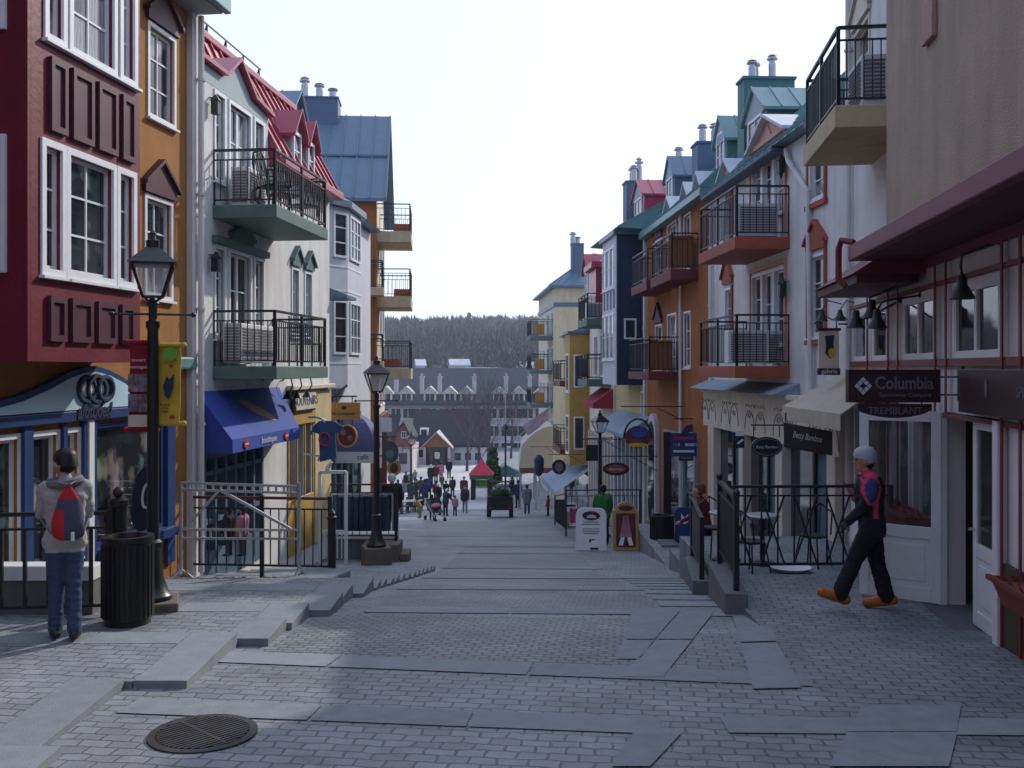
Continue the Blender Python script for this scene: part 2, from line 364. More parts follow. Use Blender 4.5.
# ------------------------------------------------------------------ buildings
class Fac:
    """a building seen as its street front: u along the front going away, o out towards the street, z relative to the eye"""
    def __init__(s, name, label, p0, p1, side, base):
        s.p0 = V(p0); d = V(p1)-s.p0; s.len = d.length; s.d = d.normalized(); s.s = -1 if side == 'L' else 1
        s.n = V((-s.d.y, s.d.x))*s.s; s.base = base
        s.root = thing(name, label, 'building', (s.p0.x, s.p0.y, base), math.atan2(s.d.y, s.d.x))
        s.holes = {}
        s.rt = V((-s.s, 0, 0)); s.out = V((0, s.s, 0))
    def T(s, u, o, z): return (u, s.s*o, z-s.base)
    def L(s, u, o, z): return V(s.T(u, o, z))
    def W(s, u, o, z):
        q = s.p0+s.d*u+s.n*o; return V((q.x, q.y, z))
    def mb(s): return MB(s.T)
    def u(s, px, o=0):
        t = (px-512)/1000; q = s.p0+s.n*o
        return (t*q.y-q.x)/(s.d.x-t*s.d.y)
    def uY(s, Y): return (Y-s.p0.y)/s.d.y
    def z(s, py, u, o=0): return (HZ-py)/1000*(s.p0.y+s.d.y*u+s.n.y*o)
    def hole(s, key, *r): s.holes.setdefault(key, []).append(r)
    def front(s, mb, key, u0, u1, z0, z1, o=0, depth=.2, mi=0):
        hs = [h for h in s.holes.get(key, [])]
        us = sorted({u0, u1, *[min(max(x, u0), u1) for h in hs for x in h[:2]]})
        zs = sorted({z0, z1, *[min(max(x, z0), z1) for h in hs for x in h[2:]]})
        for a, b in zip(us, us[1:]):
            for c, e in zip(zs, zs[1:]):
                mu, mz = (a+b)/2, (c+e)/2
                if not any(h[0] < mu < h[1] and h[2] < mz < h[3] for h in hs):
                    mb.quad((a,o,c),(b,o,c),(b,o,e),(a,o,e), mi)
        for h in hs:
            a, b, c, e = h; i = o-depth
            for q in (((a,o,c),(b,o,c),(b,i,c),(a,i,c)), ((a,o,e),(b,o,e),(b,i,e),(a,i,e)), ((a,o,c),(a,o,e),(a,i,e),(a,i,c)), ((b,o,c),(b,o,e),(b,i,e),(b,i,c))):
                mb.quad(*q, mi)
    def body(s, m, u0, u1, z0, z1, o=0, deep=7, key='f', name='wall'):
        mb = s.mb(); s.front(mb, key, u0, u1, z0, z1, o)
        b = o-deep
        for q in (((u0,o,z0),(u0,o,z1),(u0,b,z1),(u0,b,z0)), ((u1,o,z0),(u1,o,z1),(u1,b,z1),(u1,b,z0)),
                  ((u0,b,z0),(u1,b,z0),(u1,b,z1),(u0,b,z1)), ((u0,o,z1),(u1,o,z1),(u1,b,z1),(u0,b,z1))):
            mb.quad(*q)
        return mb.build(name, m, s.root, recalc=False)
    def win(s, u0, u1, z0, z1, nx=1, ny=1, fm='white', gm='glass', o=0, key='f', cas=.06, rec=.07, mun=.025, mid=None, name='window', sill=True, parent=None, cm=None):
        """cut a window: casing and sash are the part, the panes its sub-part"""
        if gm == 'glass' and R.random() < .35: gm = 'glassc'
        if key is not None: s.hole(key, u0, u1, z0, z1)
        f = s.mb()
        a, b = o-rec, o+.025
        for q in ((u0-cas,u1+cas,z1-.002,z1+cas), (u0-cas,u1+cas,z0-cas,z0+.002), (u0-cas,u0+.002,z0+.002,z1-.002), (u1-.002,u1+cas,z0+.002,z1-.002)):
            f.box(q[0], q[1], o-.01, b, q[2], q[3])
        if sill: f.box(u0-cas-.03, u1+cas+.03, o-.01, o+.07, z0-cas-.035, z0-cas-.002)
        fw = .045
        for q in ((u0+.002,u1-.002,z1-fw,z1-.002), (u0+.002,u1-.002,z0+.002,z0+fw), (u0+.002,u0+fw,z0+fw,z1-fw), (u1-fw,u1-.002,z0+fw,z1-fw)):
            f.box(q[0], q[1], a-.03, a+.02, q[2], q[3])
        for t in (mid or []):
            x = u0+(u1-u0)*t; f.box(x-.04, x+.04, a-.03, a+.022, z0+fw, z1-fw)
        for k in range(1, nx):
            x = u0+(u1-u0)*k/nx; f.box(x-mun/2, x+mun/2, a-.02, a+.008, z0+fw, z1-fw)
        for k in range(1, ny):
            z = z0+(z1-z0)*k/ny; f.box(u0+fw, u1-fw, a-.02, a+.006, z-mun/2, z+mun/2)
        fr = f.build(name, cm or fm, parent or s.root)
        p = s.mb(); p.box(u0+.01, u1-.01, a-.018, a-.012, z0+.01, z1-.01)
        p.build('pane', gm, fr)
        return fr
    def ped(s, u0, u1, z, h, m, o=0, flat=False):
        """little gabled hood over a window"""
        mb = s.mb(); um = (u0+u1)/2
        mb.ext([(u0,o+.004,z),(u1,o+.004,z),(u1,o+.004,z+h*.25),(um,o+.004,z+h),(u0,o+.004,z+h*.25)], (0,.06,0))
        for a, c in (((u0-.05, z+h*.22), (um, z+h*1.05)), ((u1+.05, z+h*.22), (um, z+h*1.05))):
            mb.ext([(a[0],o+.004,a[1]),(c[0],o+.004,c[1]),(c[0],o+.004,c[1]+.06),(a[0],o+.004,a[1]+.06)], (0,.11,0))
        return mb.build('pediment', m, s.root)
    def balcony(s, u0, u1, o1, zt, m, th=.2, o0=0, rh=1.0, gap=.11, rail='iron', ends=(1,1), lip=True, solid=False):
        b = s.mb(); b.box(u0, u1, o0-.02, o1, zt-th, zt)
        sl = b.build('balcony', m, s.root, bevel=.012)
        r = s.mb()
        e = .05; a0, a1, oo = u0+e, u1-e, o1-e
        segs = [((a0,oo),(a1,oo))]
        if ends[0]: segs.append(((a0,o0),(a0,oo)))
        if ends[1]: segs.append(((a1,o0),(a1,oo)))
        for p, q in segs:
            p, q = V(p), V(q); L_ = (q-p).length; d = (q-p)/L_
            for zz, w in ((zt+rh, .05), (zt+rh-.16, .028), (zt+.09, .03)):
                r.bar((p.x,p.y,zz),(q.x,q.y,zz), w, w*.8)
            n = max(2, int(L_/gap))
            for k in range(1, n):
                x = p+d*L_*k/n; r.bar((x.x,x.y,zt+.09),(x.x,x.y,zt+rh-.16), .016)
            nn = max(1, round(L_/1.3))
            for k in range(nn+1):
                x = p+d*L_*k/nn; r.bar((x.x,x.y,zt-.04),(x.x,x.y,zt+rh+.01), .045)
        r.build('railing', rail, sl)
        return sl
    def prism(s, poly, u0, u1, m, name='roof', seam=None, sd=None):
        """(o, z) outline swept along the front; seam: standing seams on the first edge"""
        mb = s.mb(); mb.ext([(u0,o,z) for o, z in poly], (u1-u0,0,0))
        if seam:
            (o0,z0),(o1,z1) = poly[0], poly[1]
            n = max(2, int((u1-u0)/seam))
            nx, nz = -(z1-z0), (o1-o0)
            l = math.hypot(nx, nz); nx, nz = (nx/l, nz/l)
            if nz < 0: nx, nz = -nx, -nz
            for k in range(n+1):
                x = u0+(u1-u0)*k/n
                mb.ext([(x-.015,o0,z0),(x+.015,o0,z0),(x+.015,o0+nx*.05,z0+nz*.05),(x-.015,o0+nx*.05,z0+nz*.05)], (0,o1-o0,z1-z0))
        return mb.build(name, m, s.root)
    def dormer(s, u0, u1, of, ob, z0, zw, zp, wm, rm, win=(.2,.8), ov=.12, wz=None, nx=2, face=None, zb=None):
        """gabled dormer: front wall at o=of running back to o=ob; zw wall top, zp ridge"""
        um = (u0+u1)/2; b = s.mb()
        b.ext([(u0,of,z0),(u1,of,z0),(u1,of,zw),(um,of,zp),(u0,of,zw)], (0,ob-of,0))
        if face: b.ext([(u0,of+.003,zw-.05),(u1,of+.003,zw-.05),(u1,of+.003,zw),(um,of+.003,zp),(u0,of+.003,zw)], (0,.04,0), 1)
        d = b.build('dormer', [wm, face or wm], s.root)
        r = s.mb(); sl = (zp-zw)/(um-u0)
        for sg in (-1, 1):
            e = um+sg*((u1-u0)/2+ov); ze = zw-sl*ov
            r.ext([(e,of+ov,ze+.003),(um,of+ov,zp+.003),(um,of+ov,zp+.075),(e,of+ov,ze+.075)], (0,ob-of-ov,0))
        n = max(2, int((of-ob)/.42))
        for k in range(n+1):
            x = of+ov+(ob-of-ov)*k/n
            for sg in (-1, 1):
                e = um+sg*((u1-u0)/2+ov); ze = zw-sl*ov
                r.bar((e,x,ze+.085),(um,x,zp+.085), .03, .03)
        r.build('dormer_roof', rm, d)
        if win:
            a, c = u0+(u1-u0)*win[0], u0+(u1-u0)*win[1]; q0, q1 = wz or (z0+.25, zw-.1)
            w = s.mb(); f = of+.03
            for q in ((a-.06,c+.06,q1,q1+.07),(a-.06,c+.06,q0-.07,q0),(a-.06,a,q0,q1),(c,c+.06,q0,q1)): w.box(q[0],q[1],of+.002,f+.02,q[2],q[3])
            for k in range(1, nx): x = a+(c-a)*k/nx; w.box(x-.025,x+.025,of+.002,f+.012,q0,q1)
            w.box(a,c,of+.002,f-.002,(q0+q1)/2-.015,(q0+q1)/2+.015)
            w.box(a+.001,c-.001,of+.002,f-.012,q0+.001,q1-.001,1)
            w.build('dormer_window', ['white','glass'], d)
        return d
    def chimney(s, u0, u1, o0, o1, z0, z1, m, flues=(), r=.13):
        b = s.mb(); b.box(u0,u1,o0,o1,z0,z1); b.box(u0-.04,u1+.04,min(o0,o1)-.04,max(o0,o1)+.04,z1+.001,z1+.07)
        n = max(1, int(abs(u1-u0)/.45))
        c = b.build('chimney', m, s.root)
        for (fu, fo, h) in flues:
            f = MB(); p = s.L(fu, fo, z1+.06)
            f.lathe([(r,0),(r,h*.62),(r*.8,h*.63),(r*.8,h*.75),(r*1.45,h*.76),(r*1.5,h*.82),(r*.7,h*.83),(r*.7,h*.9),(r*1.3,h*.91),(r*.3,h)], p, 10)
            f.build('flue', 'steel', c, smooth=True)
        return c
    def band(s, u0, u1, z0, z1, o0, o1, m, name='trim', bevel=0):
        b = s.mb(); b.box(u0,u1,o0,o1,z0,z1); return b.build(name, m, s.root, bevel=bevel)
    def text(s, body, size, m, parent, u, o, z, **kw):
        rt = V((1,0,0)) if s.s < 0 else V((-1,0,0))
        return text('lettering', body, size, m, parent, s.L(u, o, z), rt, (0,0,1), **kw)
    def pipe(s, u, z0, z1, o=.09, r=.05, m='greywall'):
        b = MB(); b.tube([s.L(u,o,z0), s.L(u,o,z1)], r, 8)
        k = z0+.5
        while k < z1: b.tube([s.L(u,o,k), s.L(u,o,k+.05)], r*1.35, 8); k += 1.8
        return b.build('downpipe', m, s.root, smooth=True)
# ------------------------------------------------------------------ camera, light
cam = bpy.data.cameras.new('camera'); cam.sensor_width = 36; cam.lens = 36*1000/1024
cam.shift_y = -(384-HZ)/1024; cam.clip_end = 5000; cam.clip_start = .05
co = bpy.data.objects.new('camera', cam); COL.objects.link(co); co.rotation_euler = (PI/2, 0, 0)
sc.camera = co
SAZ, SEL = math.radians(37), math.radians(32)        # sun: right of straight ahead, height
w = bpy.data.worlds.new('World'); sc.world = w; w.use_nodes = True
nt = w.node_tree; bg = nt.nodes['Background']
sky = nt.nodes.new('ShaderNodeTexSky'); sky.sky_type = 'NISHITA'; sky.sun_disc = False
sky.sun_elevation = SEL; sky.sun_rotation = SAZ; sky.air_density = 1.0; sky.dust_density = 2.0; sky.ozone_density = 3.0
# thin white cloud veil over the clear sky
vn = nt.nodes.new('ShaderNodeTexNoise'); vn.inputs['Scale'].default_value = 2.2; vn.inputs['Detail'].default_value = 5
vr = nt.nodes.new('ShaderNodeMapRange'); vr.inputs[3].default_value = .72; vr.inputs[4].default_value = .86
nt.links.new(vn.outputs['Fac'], vr.inputs[0])
mx = nt.nodes.new('ShaderNodeMixRGB')
wtc = nt.nodes.new('ShaderNodeTexCoord'); wdot = nt.nodes.new('ShaderNodeVectorMath'); wdot.operation = 'DOT_PRODUCT'
wdot.inputs[1].default_value = (math.sin(SAZ)*math.cos(SEL), math.cos(SAZ)*math.cos(SEL), math.sin(SEL))
nt.links.new(wtc.outputs['Generated'], wdot.inputs[0])
wmr = nt.nodes.new('ShaderNodeMapRange'); wmr.inputs[1].default_value = -.35; wmr.inputs[2].default_value = .62   # the veil is brighter towards the sun
nt.links.new(wdot.outputs['Value'], wmr.inputs[0])
wcol = nt.nodes.new('ShaderNodeMixRGB'); wcol.inputs[1].default_value = (2.8, 3.75, 6.4, 1); wcol.inputs[2].default_value = (5.35, 6.0, 7.75, 1)
nt.links.new(wmr.outputs[0], wcol.inputs[0]); nt.links.new(wcol.outputs[0], mx.inputs[2])
nt.links.new(vr.outputs[0], mx.inputs[0]); nt.links.new(sky.outputs[0], mx.inputs[1]); nt.links.new(mx.outputs[0], bg.inputs[0]); bg.inputs[1].default_value = .15
sl = bpy.data.lights.new('sun', 'SUN'); sl.energy = 2.6; sl.angle = math.radians(.8); sl.color = (1, .93, .82)
so = bpy.data.objects.new('sun', sl); COL.objects.link(so)
sd = V((math.sin(SAZ)*math.cos(SEL), math.cos(SAZ)*math.cos(SEL), math.sin(SEL)))
so.rotation_euler = sd.to_track_quat('Z', 'Y').to_euler(); so.location = sd*60
vs = sc.view_settings; vs.view_transform = 'Standard'; vs.look = 'None'; vs.gamma = 1; vs.use_curve_mapping = False; vs.exposure = .36

# ------------------------------------------------------------------ ground
ys = sorted({-60, -30, -10, 0, 3, *[4+.5*k for k in range(60)], *[34+2*k for k in range(40)], 115, 130, 150, 180, 220, 300, 500, 900})
xs = [-700, -300, -120, -60, -30, -15, -8, -4, 0, 4, 8, 15, 30, 60, 120, 300, 700]
g = MB(); g.v = [V((x, y, G(y))) for y in ys for x in xs]
n = len(xs)
for i in range(len(ys)-1):
    for j in range(n-1):
        g.f.append([i*n+j, i*n+j+1, i*n+j+n+1, i*n+j+n]); g.mi.append(0)
g.build('ground', 'pavers', kind='structure')

def decal(mb, pts, dz=.006, mi=0, th=None):
    """patch of paving cut into strips so that it follows the slope"""
    a, b, c, d = [V((p[0], p[1])) for p in pts]
    k = max(1, int(max((b-a).length, (d-a).length)/.35))
    kk = 1
    for i in range(k):
        for j in range(kk):
            q = []
            for s_, t_ in ((i/k, 0), ((i+1)/k, 0), ((i+1)/k, 1), (i/k, 1)):
                p = (a*(1-s_)+d*s_)*(1-t_)+(b*(1-s_)+c*s_)*t_
                q.append(V((p.x, p.y, G(p.y)+dz)))
            mb.quad(*q, mi)
def pq(*pp): return [GPT(*p) for p in pp]
# zones of small worn cobbles on the middle lane
cb = MB()
decal(cb, [(-2.3,8.95),(1.3,8.45),(2.0,11.0),(-2.2,11.4)], .004)
for y0, y1 in ((11.9,14.0),(14.6,17.2),(17.8,21.0),(21.6,25.5),(26.2,28.2)):
    decal(cb, [(-1.9+.02*y0, y0), (1.75-.0*y0, y0), (1.75, y1), (-1.9+.02*y1, y1)], .004)
decal(cb, [(-2.4,29.0),(2.6,29.0),(2.2,50),(-4.5,50)], .004)
cb.build('cobbled_lane', 'cobble', kind='structure')
# granite bands: short slabs laid end to end with open joints
sb = MB(); RR = random.Random(3)
def run(a, b, w, pieces, dz=.009):
    a, b = V((a[0], a[1])), V((b[0], b[1])); d = (b-a); L_ = d.length; d.normalize(); nrm = V((-d.y, d.x))
    x = 0; cuts = [0]
    while x < L_-.4: x += RR.uniform(.8, 1.5)*pieces; cuts.append(min(x, L_))
    cuts[-1] = L_
    for p, q in zip(cuts, cuts[1:]):
        u0, u1 = a+d*(p+.012), a+d*(q-.012)
        decal(sb, [u0, u0+nrm*w, u1+nrm*w, u1], dz, RR.randint(0, 1))
run((-3.05,8.97),(2.45,8.1),.42,1.5); run((-2.95,7.42),(1.05,6.95),.36,1.25); run((1.5,6.98),(4.5,6.9),.36,1.2)
def slabq(*pp):
    q = [GPT(*p) for p in pp]; decal(sb, [(v.x, v.y) for v in q], .0125, RR.randint(0, 1))
slabq((730,609),(764,608),(776,642),(741,643)); slabq((741,644.5),(777,643.5),(801,689),(753,690))
slabq((684,609),(717,609),(693,640),(658,640)); slabq((657,641),(692,641),(663,678),(619,678)); slabq((632,609),(682,609),(655,640),(627,640)); slabq((624,641),(654,641),(640,660),(616,660))
slabq((633,734),(682,734),(650,768),(611,768)); slabq((862,706),(961,706),(957,733),(848,733)); slabq((847,734),(957,734.5),(949,768),(829,768))
for y0 in (11.45, 14.15, 17.35, 21.15, 25.65, 28.35):
    run((-1.95+.02*y0, y0+.1), (1.95, y0-.1), .36+.01*y0, 1.3)
for y0 in (34, 46): run((-3.4, y0+.1), (2.6, y0-.1), .4, 1.8)
for k in range(9):
    y0 = 11.3+.75*k; run((1.75+.02*k, y0),(2.55+.05*k, y0-.06), .55, 1)
sb.build('granite_paving_bands', ['slab', 'slab2'], kind='structure')

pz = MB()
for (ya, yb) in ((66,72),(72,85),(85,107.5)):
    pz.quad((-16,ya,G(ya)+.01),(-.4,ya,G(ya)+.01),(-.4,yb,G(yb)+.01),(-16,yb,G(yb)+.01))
pz.build('plaza', mat('pale plaza paving with old snow and painted sunlight', (.46,.455,.45), .85, .22, .35, bump=.2, bscale=12), kind='structure')  # sunlit brightness of the plaza put into a paler paving colour
# left landing: level treads whose ends stand proud of the sloping lane
prev = None
treads = [(5.2,6.55,-2.95),(6.55,8.05,-3.12),(8.05,9.55,-2.62),(9.55,10.35,-2.33),(10.35,11.25,-2.28),(11.25,12.15,-2.05),(12.15,13.1,-2.08),(13.1,14.1,-1.95),
          (14.1,14.65,-1.92),(14.65,15.2,-1.9),(15.2,15.75,-1.85),(15.75,16.3,-1.83),(16.3,16.85,-1.8),(16.85,17.4,-1.76),(17.4,17.95,-1.72),(17.95,18.5,-1.7),(18.5,19.1,-1.68),(19.1,19.7,-1.65),(19.7,20.3,-1.62),(20.3,20.9,-1.6)]
pm = MB(); sm = MB()
for i, (y0, y1, xe) in enumerate(treads):
    top = G(y0)+(.03, .04, .06, .07, .07, .07, .06, .05)[i] if i < 8 else G(y0)+.03
    pm.box(-6.6, xe-.44, y0, y1, G(y1)-.5, top)
    sm.box(xe-.432, xe, y0+.006, y1-.006, G(y1)-.5, top+.004, i % 2)
    if i % 2 == 0 and i > 1:                               # slab nosing along the far edge of the tread
        x = xe-.44; 
        while x > -5.2:
            w_ = RR.uniform(.8, 1.3); sm.box(max(x-w_, -5.2)+.012, x-.008, y1-.4, y1-.006, top-.02, top+.004, RR.randint(0,1)); x -= w_
pm.build('landing', 'pavers', kind='structure')
sm.build('landing_steps', ['slab', 'slab2'], kind='structure', bevel=.012)
# right terraces in front of the shops: two levels behind low kerb walls
tr = MB()
tr.box(2.62, 6.6, 9.0, 13.15, -3.6, -2.715)
tr.ext([(2.62,9.0,-2.715),(6.6,9.0,-2.715),(6.6,4.0,-2.49),(3.2,4.0,-2.49)], (0,0,-.6))
tr.box(2.95, 6.8, 13.16, 17.6, -4.2, -2.96)
tr.box(3.3, 6.4, 17.61, 21.0, -4.9, -3.8)
tr.box(3.4, 6.2, 21.01, 27.9, -5.6, -4.35)
tr.build('shop_terrace', 'pavers', kind='structure')

# ------------------------------------------------------------------ far hill with bare woods
hb = MB(); hx = [-420+20*k for k in range(43)]; hy = [165, 200, 240, 280, 330, 380, 430, 480, 540, 600, 660]
def HZT(x, y):
    base = {165:-11.6, 200:-9.5, 240:-4, 280:1, 330:5, 380:9.5, 430:14, 480:18, 540:21.5, 600:23, 660:20}[y]
    k = .55+.45*math.exp(-((x+20)/260)**2)
    return base*(k*.93 if base > 0 else 1)+1.5*noise.noise(V((x*.012, y*.012, 3)))*(1 if y > 200 else 0)
hb.v = [V((x, y, HZT(x, y))) for y in hy for x in hx]; n = len(hx)
for i in range(len(hy)-1):
    for j in range(n-1): hb.f.append([i*n+j, i*n+j+1, i*n+j+n+1, i*n+j+n]); hb.mi.append(0)
hb.build('hill', mat('leaf litter and old snow', (.13,.115,.125), .95, .5, .03), kind='structure', smooth=True)
def hz(x, y):
    j = max(0, min(len(hy)-2, next((i for i in range(len(hy)-1) if hy[i+1] >= y), len(hy)-2)))
    t = (y-hy[j])/(hy[j+1]-hy[j]); return HZT(x, hy[j])*(1-t)+HZT(x, hy[j+1])*t
FR = random.Random(11)
fb = MB()
for i in range(5200):
    y = FR.uniform(185, 600); lim = y*.16
    x = FR.uniform(-.16*y-8, .10*y+8)
    if y < 300 and noise.noise(V((x*.03, y*.02, 9))) > .12: continue
    z = hz(x, y)-.3; h = FR.uniform(5.5, 9.5)
    if y < 240: h *= .6
    con = FR.random() < .2 or (noise.noise(V((x*.015, y*.02, 1))) > .33 and FR.random() < .6)
    if con:
        r_ = h*FR.uniform(.13, .19); mi = 2
        for q in range(4):
            z0 = z+h*(.08+.22*q); rr = r_*(1-.2*q)
            vs_ = [(x+rr*math.cos(t)*FR.uniform(.7,1.2), y+rr*math.sin(t), z0+FR.uniform(-.2,.2)) for t in (0,1.05,2.1,3.14,4.2,5.2)]+[(x,y,z0+h*.36)]
            fb.add(vs_, [(k,(k+1)%6,6) for k in range(6)], mi)
    else:
        mi = FR.choice((0,0,1,1,3))
        fb.add([(x-.09,y,z),(x+.09,y,z),(x+.03,y,z+h*.8),(x-.03,y,z+h*.8)], [(0,1,2,3)], 3)
        for q in range(26):
            a = FR.uniform(0, 2*PI); zz = z+h*FR.uniform(.15, .8); l = h*FR.uniform(.12, .30)*(1.1-abs((zz-z)/h-.5))
            dx, dy, dz = math.cos(a)*l*.75, math.sin(a)*l*.75, l*FR.uniform(.45, 1.0)
            wv = h*.0085
            fb.add([(x-wv,y,zz),(x+wv,y,zz),(x+dx+wv*2.2,y+dy,zz+dz),(x+dx-wv*2.2,y+dy,zz+dz*.92)], [(0,1,2,3)], mi)
fo = fb.build('woods', [mat('bare twigs', (.125,.105,.105), .95, .3, .1), mat('bare purple twigs', (.095,.08,.10), .95, .3, .1), mat('far fir needles', (.035,.05,.05), .95, .3, .1), mat('far bark', (.15,.135,.14), .95, .2, .1)], recalc=False)
props(fo, 'bare winter woods covering the low hill behind the village', 'woods', kind='stuff')
# a single tall pine on the crest
t = thing('pine_tree', 'tall lone pine standing above the hill crest', 'tree', (P(469,322,520).x, 520, hz(P(469,322,520).x,520)))
b = MB(); b.tube([(0,0,0),(.1,0,6),(0,0,10)], [.4,.25,.05], 6); b.build('trunk', 'bark', t)
b = MB()
for q in range(90):
    zz = FR.uniform(4.5, 10); a = FR.uniform(0, 2*PI); l = FR.uniform(.5, 2.4)*(1.15-(zz-4.5)/7)
    c = V((math.cos(a)*l*.7, math.sin(a)*l*.7, zz)); s_ = FR.uniform(.4, .9)
    b.ball(c, (s_, s_, s_*.4), n=5, m=3)
b.build('crown', 'darkgreen', t)

HOUSE = [(434,366,'small pale house with white gable among the hillside trees',205,3.4,2.2,'cream'),(446,367,'low white house with a long snowy roof below the hill woods',212,6,2.0,'snow'),
         (460,357,'little white hillside house with a steep snowy roof',262,5,2.2,'white'),(486,361,'long snow covered hillside house above the grey hotel roof',240,8,2.2,'snow'),(527,356,'white house half hidden by the far balconies on the hill',250,6,2.6,'white'),(421,357,'narrow white hillside cabin beside two bare trees',255,2.2,2.8,'white')]
for px, py, lab, Y, wd, h, wm in HOUSE:
    p = P(px, py, Y); z0 = hz(p.x, Y)
    t = thing('hillside_house', lab, 'house', (p.x, Y, z0-.5), .2, 'small houses on the hillside')
    b = MB(); b.box(-wd/2, wd/2, 0, 4, 0, h+.5); b.build('wall', wm if wm != 'snow' else 'hotelwall', t)
    b = MB(); b.ext([(-wd/2-.3,-.5,h+.5),(wd/2+.3,-.5,h+.5),(wd/2+.3,2,h+2),(-wd/2-.3,2,h+2)], (0,.1,.25)); b.ext([(-wd/2-.3,4.5,h+.5),(wd/2+.3,4.5,h+.5),(wd/2+.3,2.12,h+2.05),(-wd/2-.3,2.12,h+2.05)], (0,.1,.25)); b.build('roof', 'snow', t)
    for wx in (-.22, .1): b = MB(); b.box(wd*wx,wd*(wx+.2),-.04,-.004,h*.45,h*.85); b.build('window', 'farglass', t)
# ================================================================== LEFT SIDE
# ---- ochre house with the maroon bay over a ski shop
A = Fac('corner_house', 'ochre house with a maroon projecting bay above a goggle shop', (-7.06+.128*10.6, 10.6), (-7.06+.128*15.72, 15.72), 'L', -2.95)
Z1 = 5.62
ue = A.len
# upper windows
for (a_, b_, t_, d_) in ((146,175,19.5,115),(143,172,193,297)):
    u0, u1 = A.u(a_), A.u(b_); z0 = A.z(d_, u0); z1 = A.z(t_, u0)
    A.win(u0+.08, u1-.06, z0+.05, z1-.05, 2, 3, gm='glassc' if t_ < 100 else 'glass')
    A.ped(u0-.03, u1+.05, z1+.03, .46, 'plum')
# shop front
zb = -.66; zs = -2.3
def U(px): return A.u(px)
SW = [(U(0),U(17),-2.0,-.78,1),(U(30),U(57),-2.78,-.8,1),(U(64),U(77),-2.2,-.8,1),(U(93),U(160),-2.26,-.76,1)]
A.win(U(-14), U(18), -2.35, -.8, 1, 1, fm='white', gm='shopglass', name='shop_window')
dr = A.win(U(30), U(57), -2.86, -.8, 1, 1, fm='white', gm='glass', name='shop_door', sill=False)
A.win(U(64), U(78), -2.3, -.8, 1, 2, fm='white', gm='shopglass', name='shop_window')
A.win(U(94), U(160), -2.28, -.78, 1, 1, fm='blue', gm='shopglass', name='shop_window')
A.body('orange', 0, ue, -3.6, Z1)
for a_, b_ in ((19,28),(58.5,62.5),(79.5,82),(88.5,92),(163.5,171)):
    A.band(U(a_), U(b_), -2.9, zb-.002, .004, .07, 'blue', 'pilaster')
A.band(U(83), U(88), -2.9, zb-.002, .004, .09, 'white', 'pilaster')
A.band(.02, U(171), zb, zb+.13, .004, .12, 'blue', 'shop_beam', bevel=.01)
A.band(U(93), U(171), -2.5, -2.36, .004, .13, 'blue', 'shop_sill', bevel=.01)
A.band(U(140), ue-.03, -.02, .17, .004, .13, 'tealroof', 'cornice', bevel=.03)
# wavy signboard with three goggle rings
zz = zb+.14
prof = [(-14,424),(0,401),(25,394),(50,383),(70,372),(85,367),(97,366),(110,370),(125,378),(140,391),(155,404),(168,414)]
pts = [(A.u(p,.11), A.z(y, A.u(p,.11), .11)) for p, y in prof]
def sign_poly(mb, pts, zlo, o, th, dz=0):
    for (a_, za), (b_, zb_) in zip(pts, pts[1:]):
        mb.ext([(a_,o,zlo),(b_,o,zlo),(b_,o,max(zb_+dz,zlo+.01)),(a_,o,max(za+dz,zlo+.01))], (0,th,0))
b = A.mb(); sign_poly(b, pts, zz, .004, .10); sg = b.build('signboard_edge', 'blue', A.root)
b = A.mb(); sign_poly(b, pts, zz+.004, .105, .012, -.075); b.build('signboard', 'skyblue', sg)
b = A.mb()
uc = A.u(96,.13); zc = A.z(389, uc, .13)
for k, (du, rx, rz) in enumerate(((-.21,.19,.15),(.0,.21,.165),(.19,.18,.15))):
    ring = [(uc+du+rx*math.cos(t*PI/12), .128+.012*k, zc+rz*math.sin(t*PI/12)) for t in range(25)]
    b.tube(ring, .035, 6)
b.build('goggle_emblem', 'navy', A.root, smooth=True)
b = A.mb()
for du in (-.2, .0, .2): b.ball((uc+du,.122,zc), (.13,.02,.10), n=14, m=6)
b.build('goggle_lens', 'palebay', A.root, smooth=True)
A.text('altitudes!', .2, 'darktext', A.root, uc-.02, .13, A.z(411, uc, .13), width=.82, height=.2, shear=.25, offset=.006)
A.text('SALES', .16, 'white', A.root, U(142), -.03, -2.12, width=.5)
# bay
OB = .65
v = lambda px: A.u(px, OB)
b0, b1, zl = .0, v(140), .07
zt_ = Z1-.12
lo = A.z(274.5, v(43), OB), A.z(138, v(43), OB)
up = A.z(40, v(48), OB), 5.05
for a_, b_, nx in ((44.5,61,1),(69,112,2),(119,132.5,1)):
    A.win(v(a_), v(b_), lo[0]+.07, lo[1]-.07, nx, 3, o=OB, key='bay', cas=.075, gm='glass')
    A.win(v(a_+3), v(b_+1), up[0]+.07, up[1]-.07, nx, 3, o=OB, key='bay', cas=.075, gm='glassc')
m_ = A.mb(); A.front(m_, 'bay', b0, b1, zl, zt_, OB, .15)
m_.quad((b1,OB,zl),(b1,OB,zt_),(b1,.003,zt_),(b1,.003,zl)); m_.quad((b0,OB,zl),(b1,OB,zl),(b1,.003,zl),(b0,.003,zl))
m_.quad((b0,OB,zt_),(b1,OB,zt_),(b1,.003,zt_),(b0,.003,zt_))
m_.quad((b0,OB,zl),(b0,OB,zt_),(b0,.003,zt_),(b0,.003,zl))
m_.build('bay', 'maroon', A.root, recalc=False)
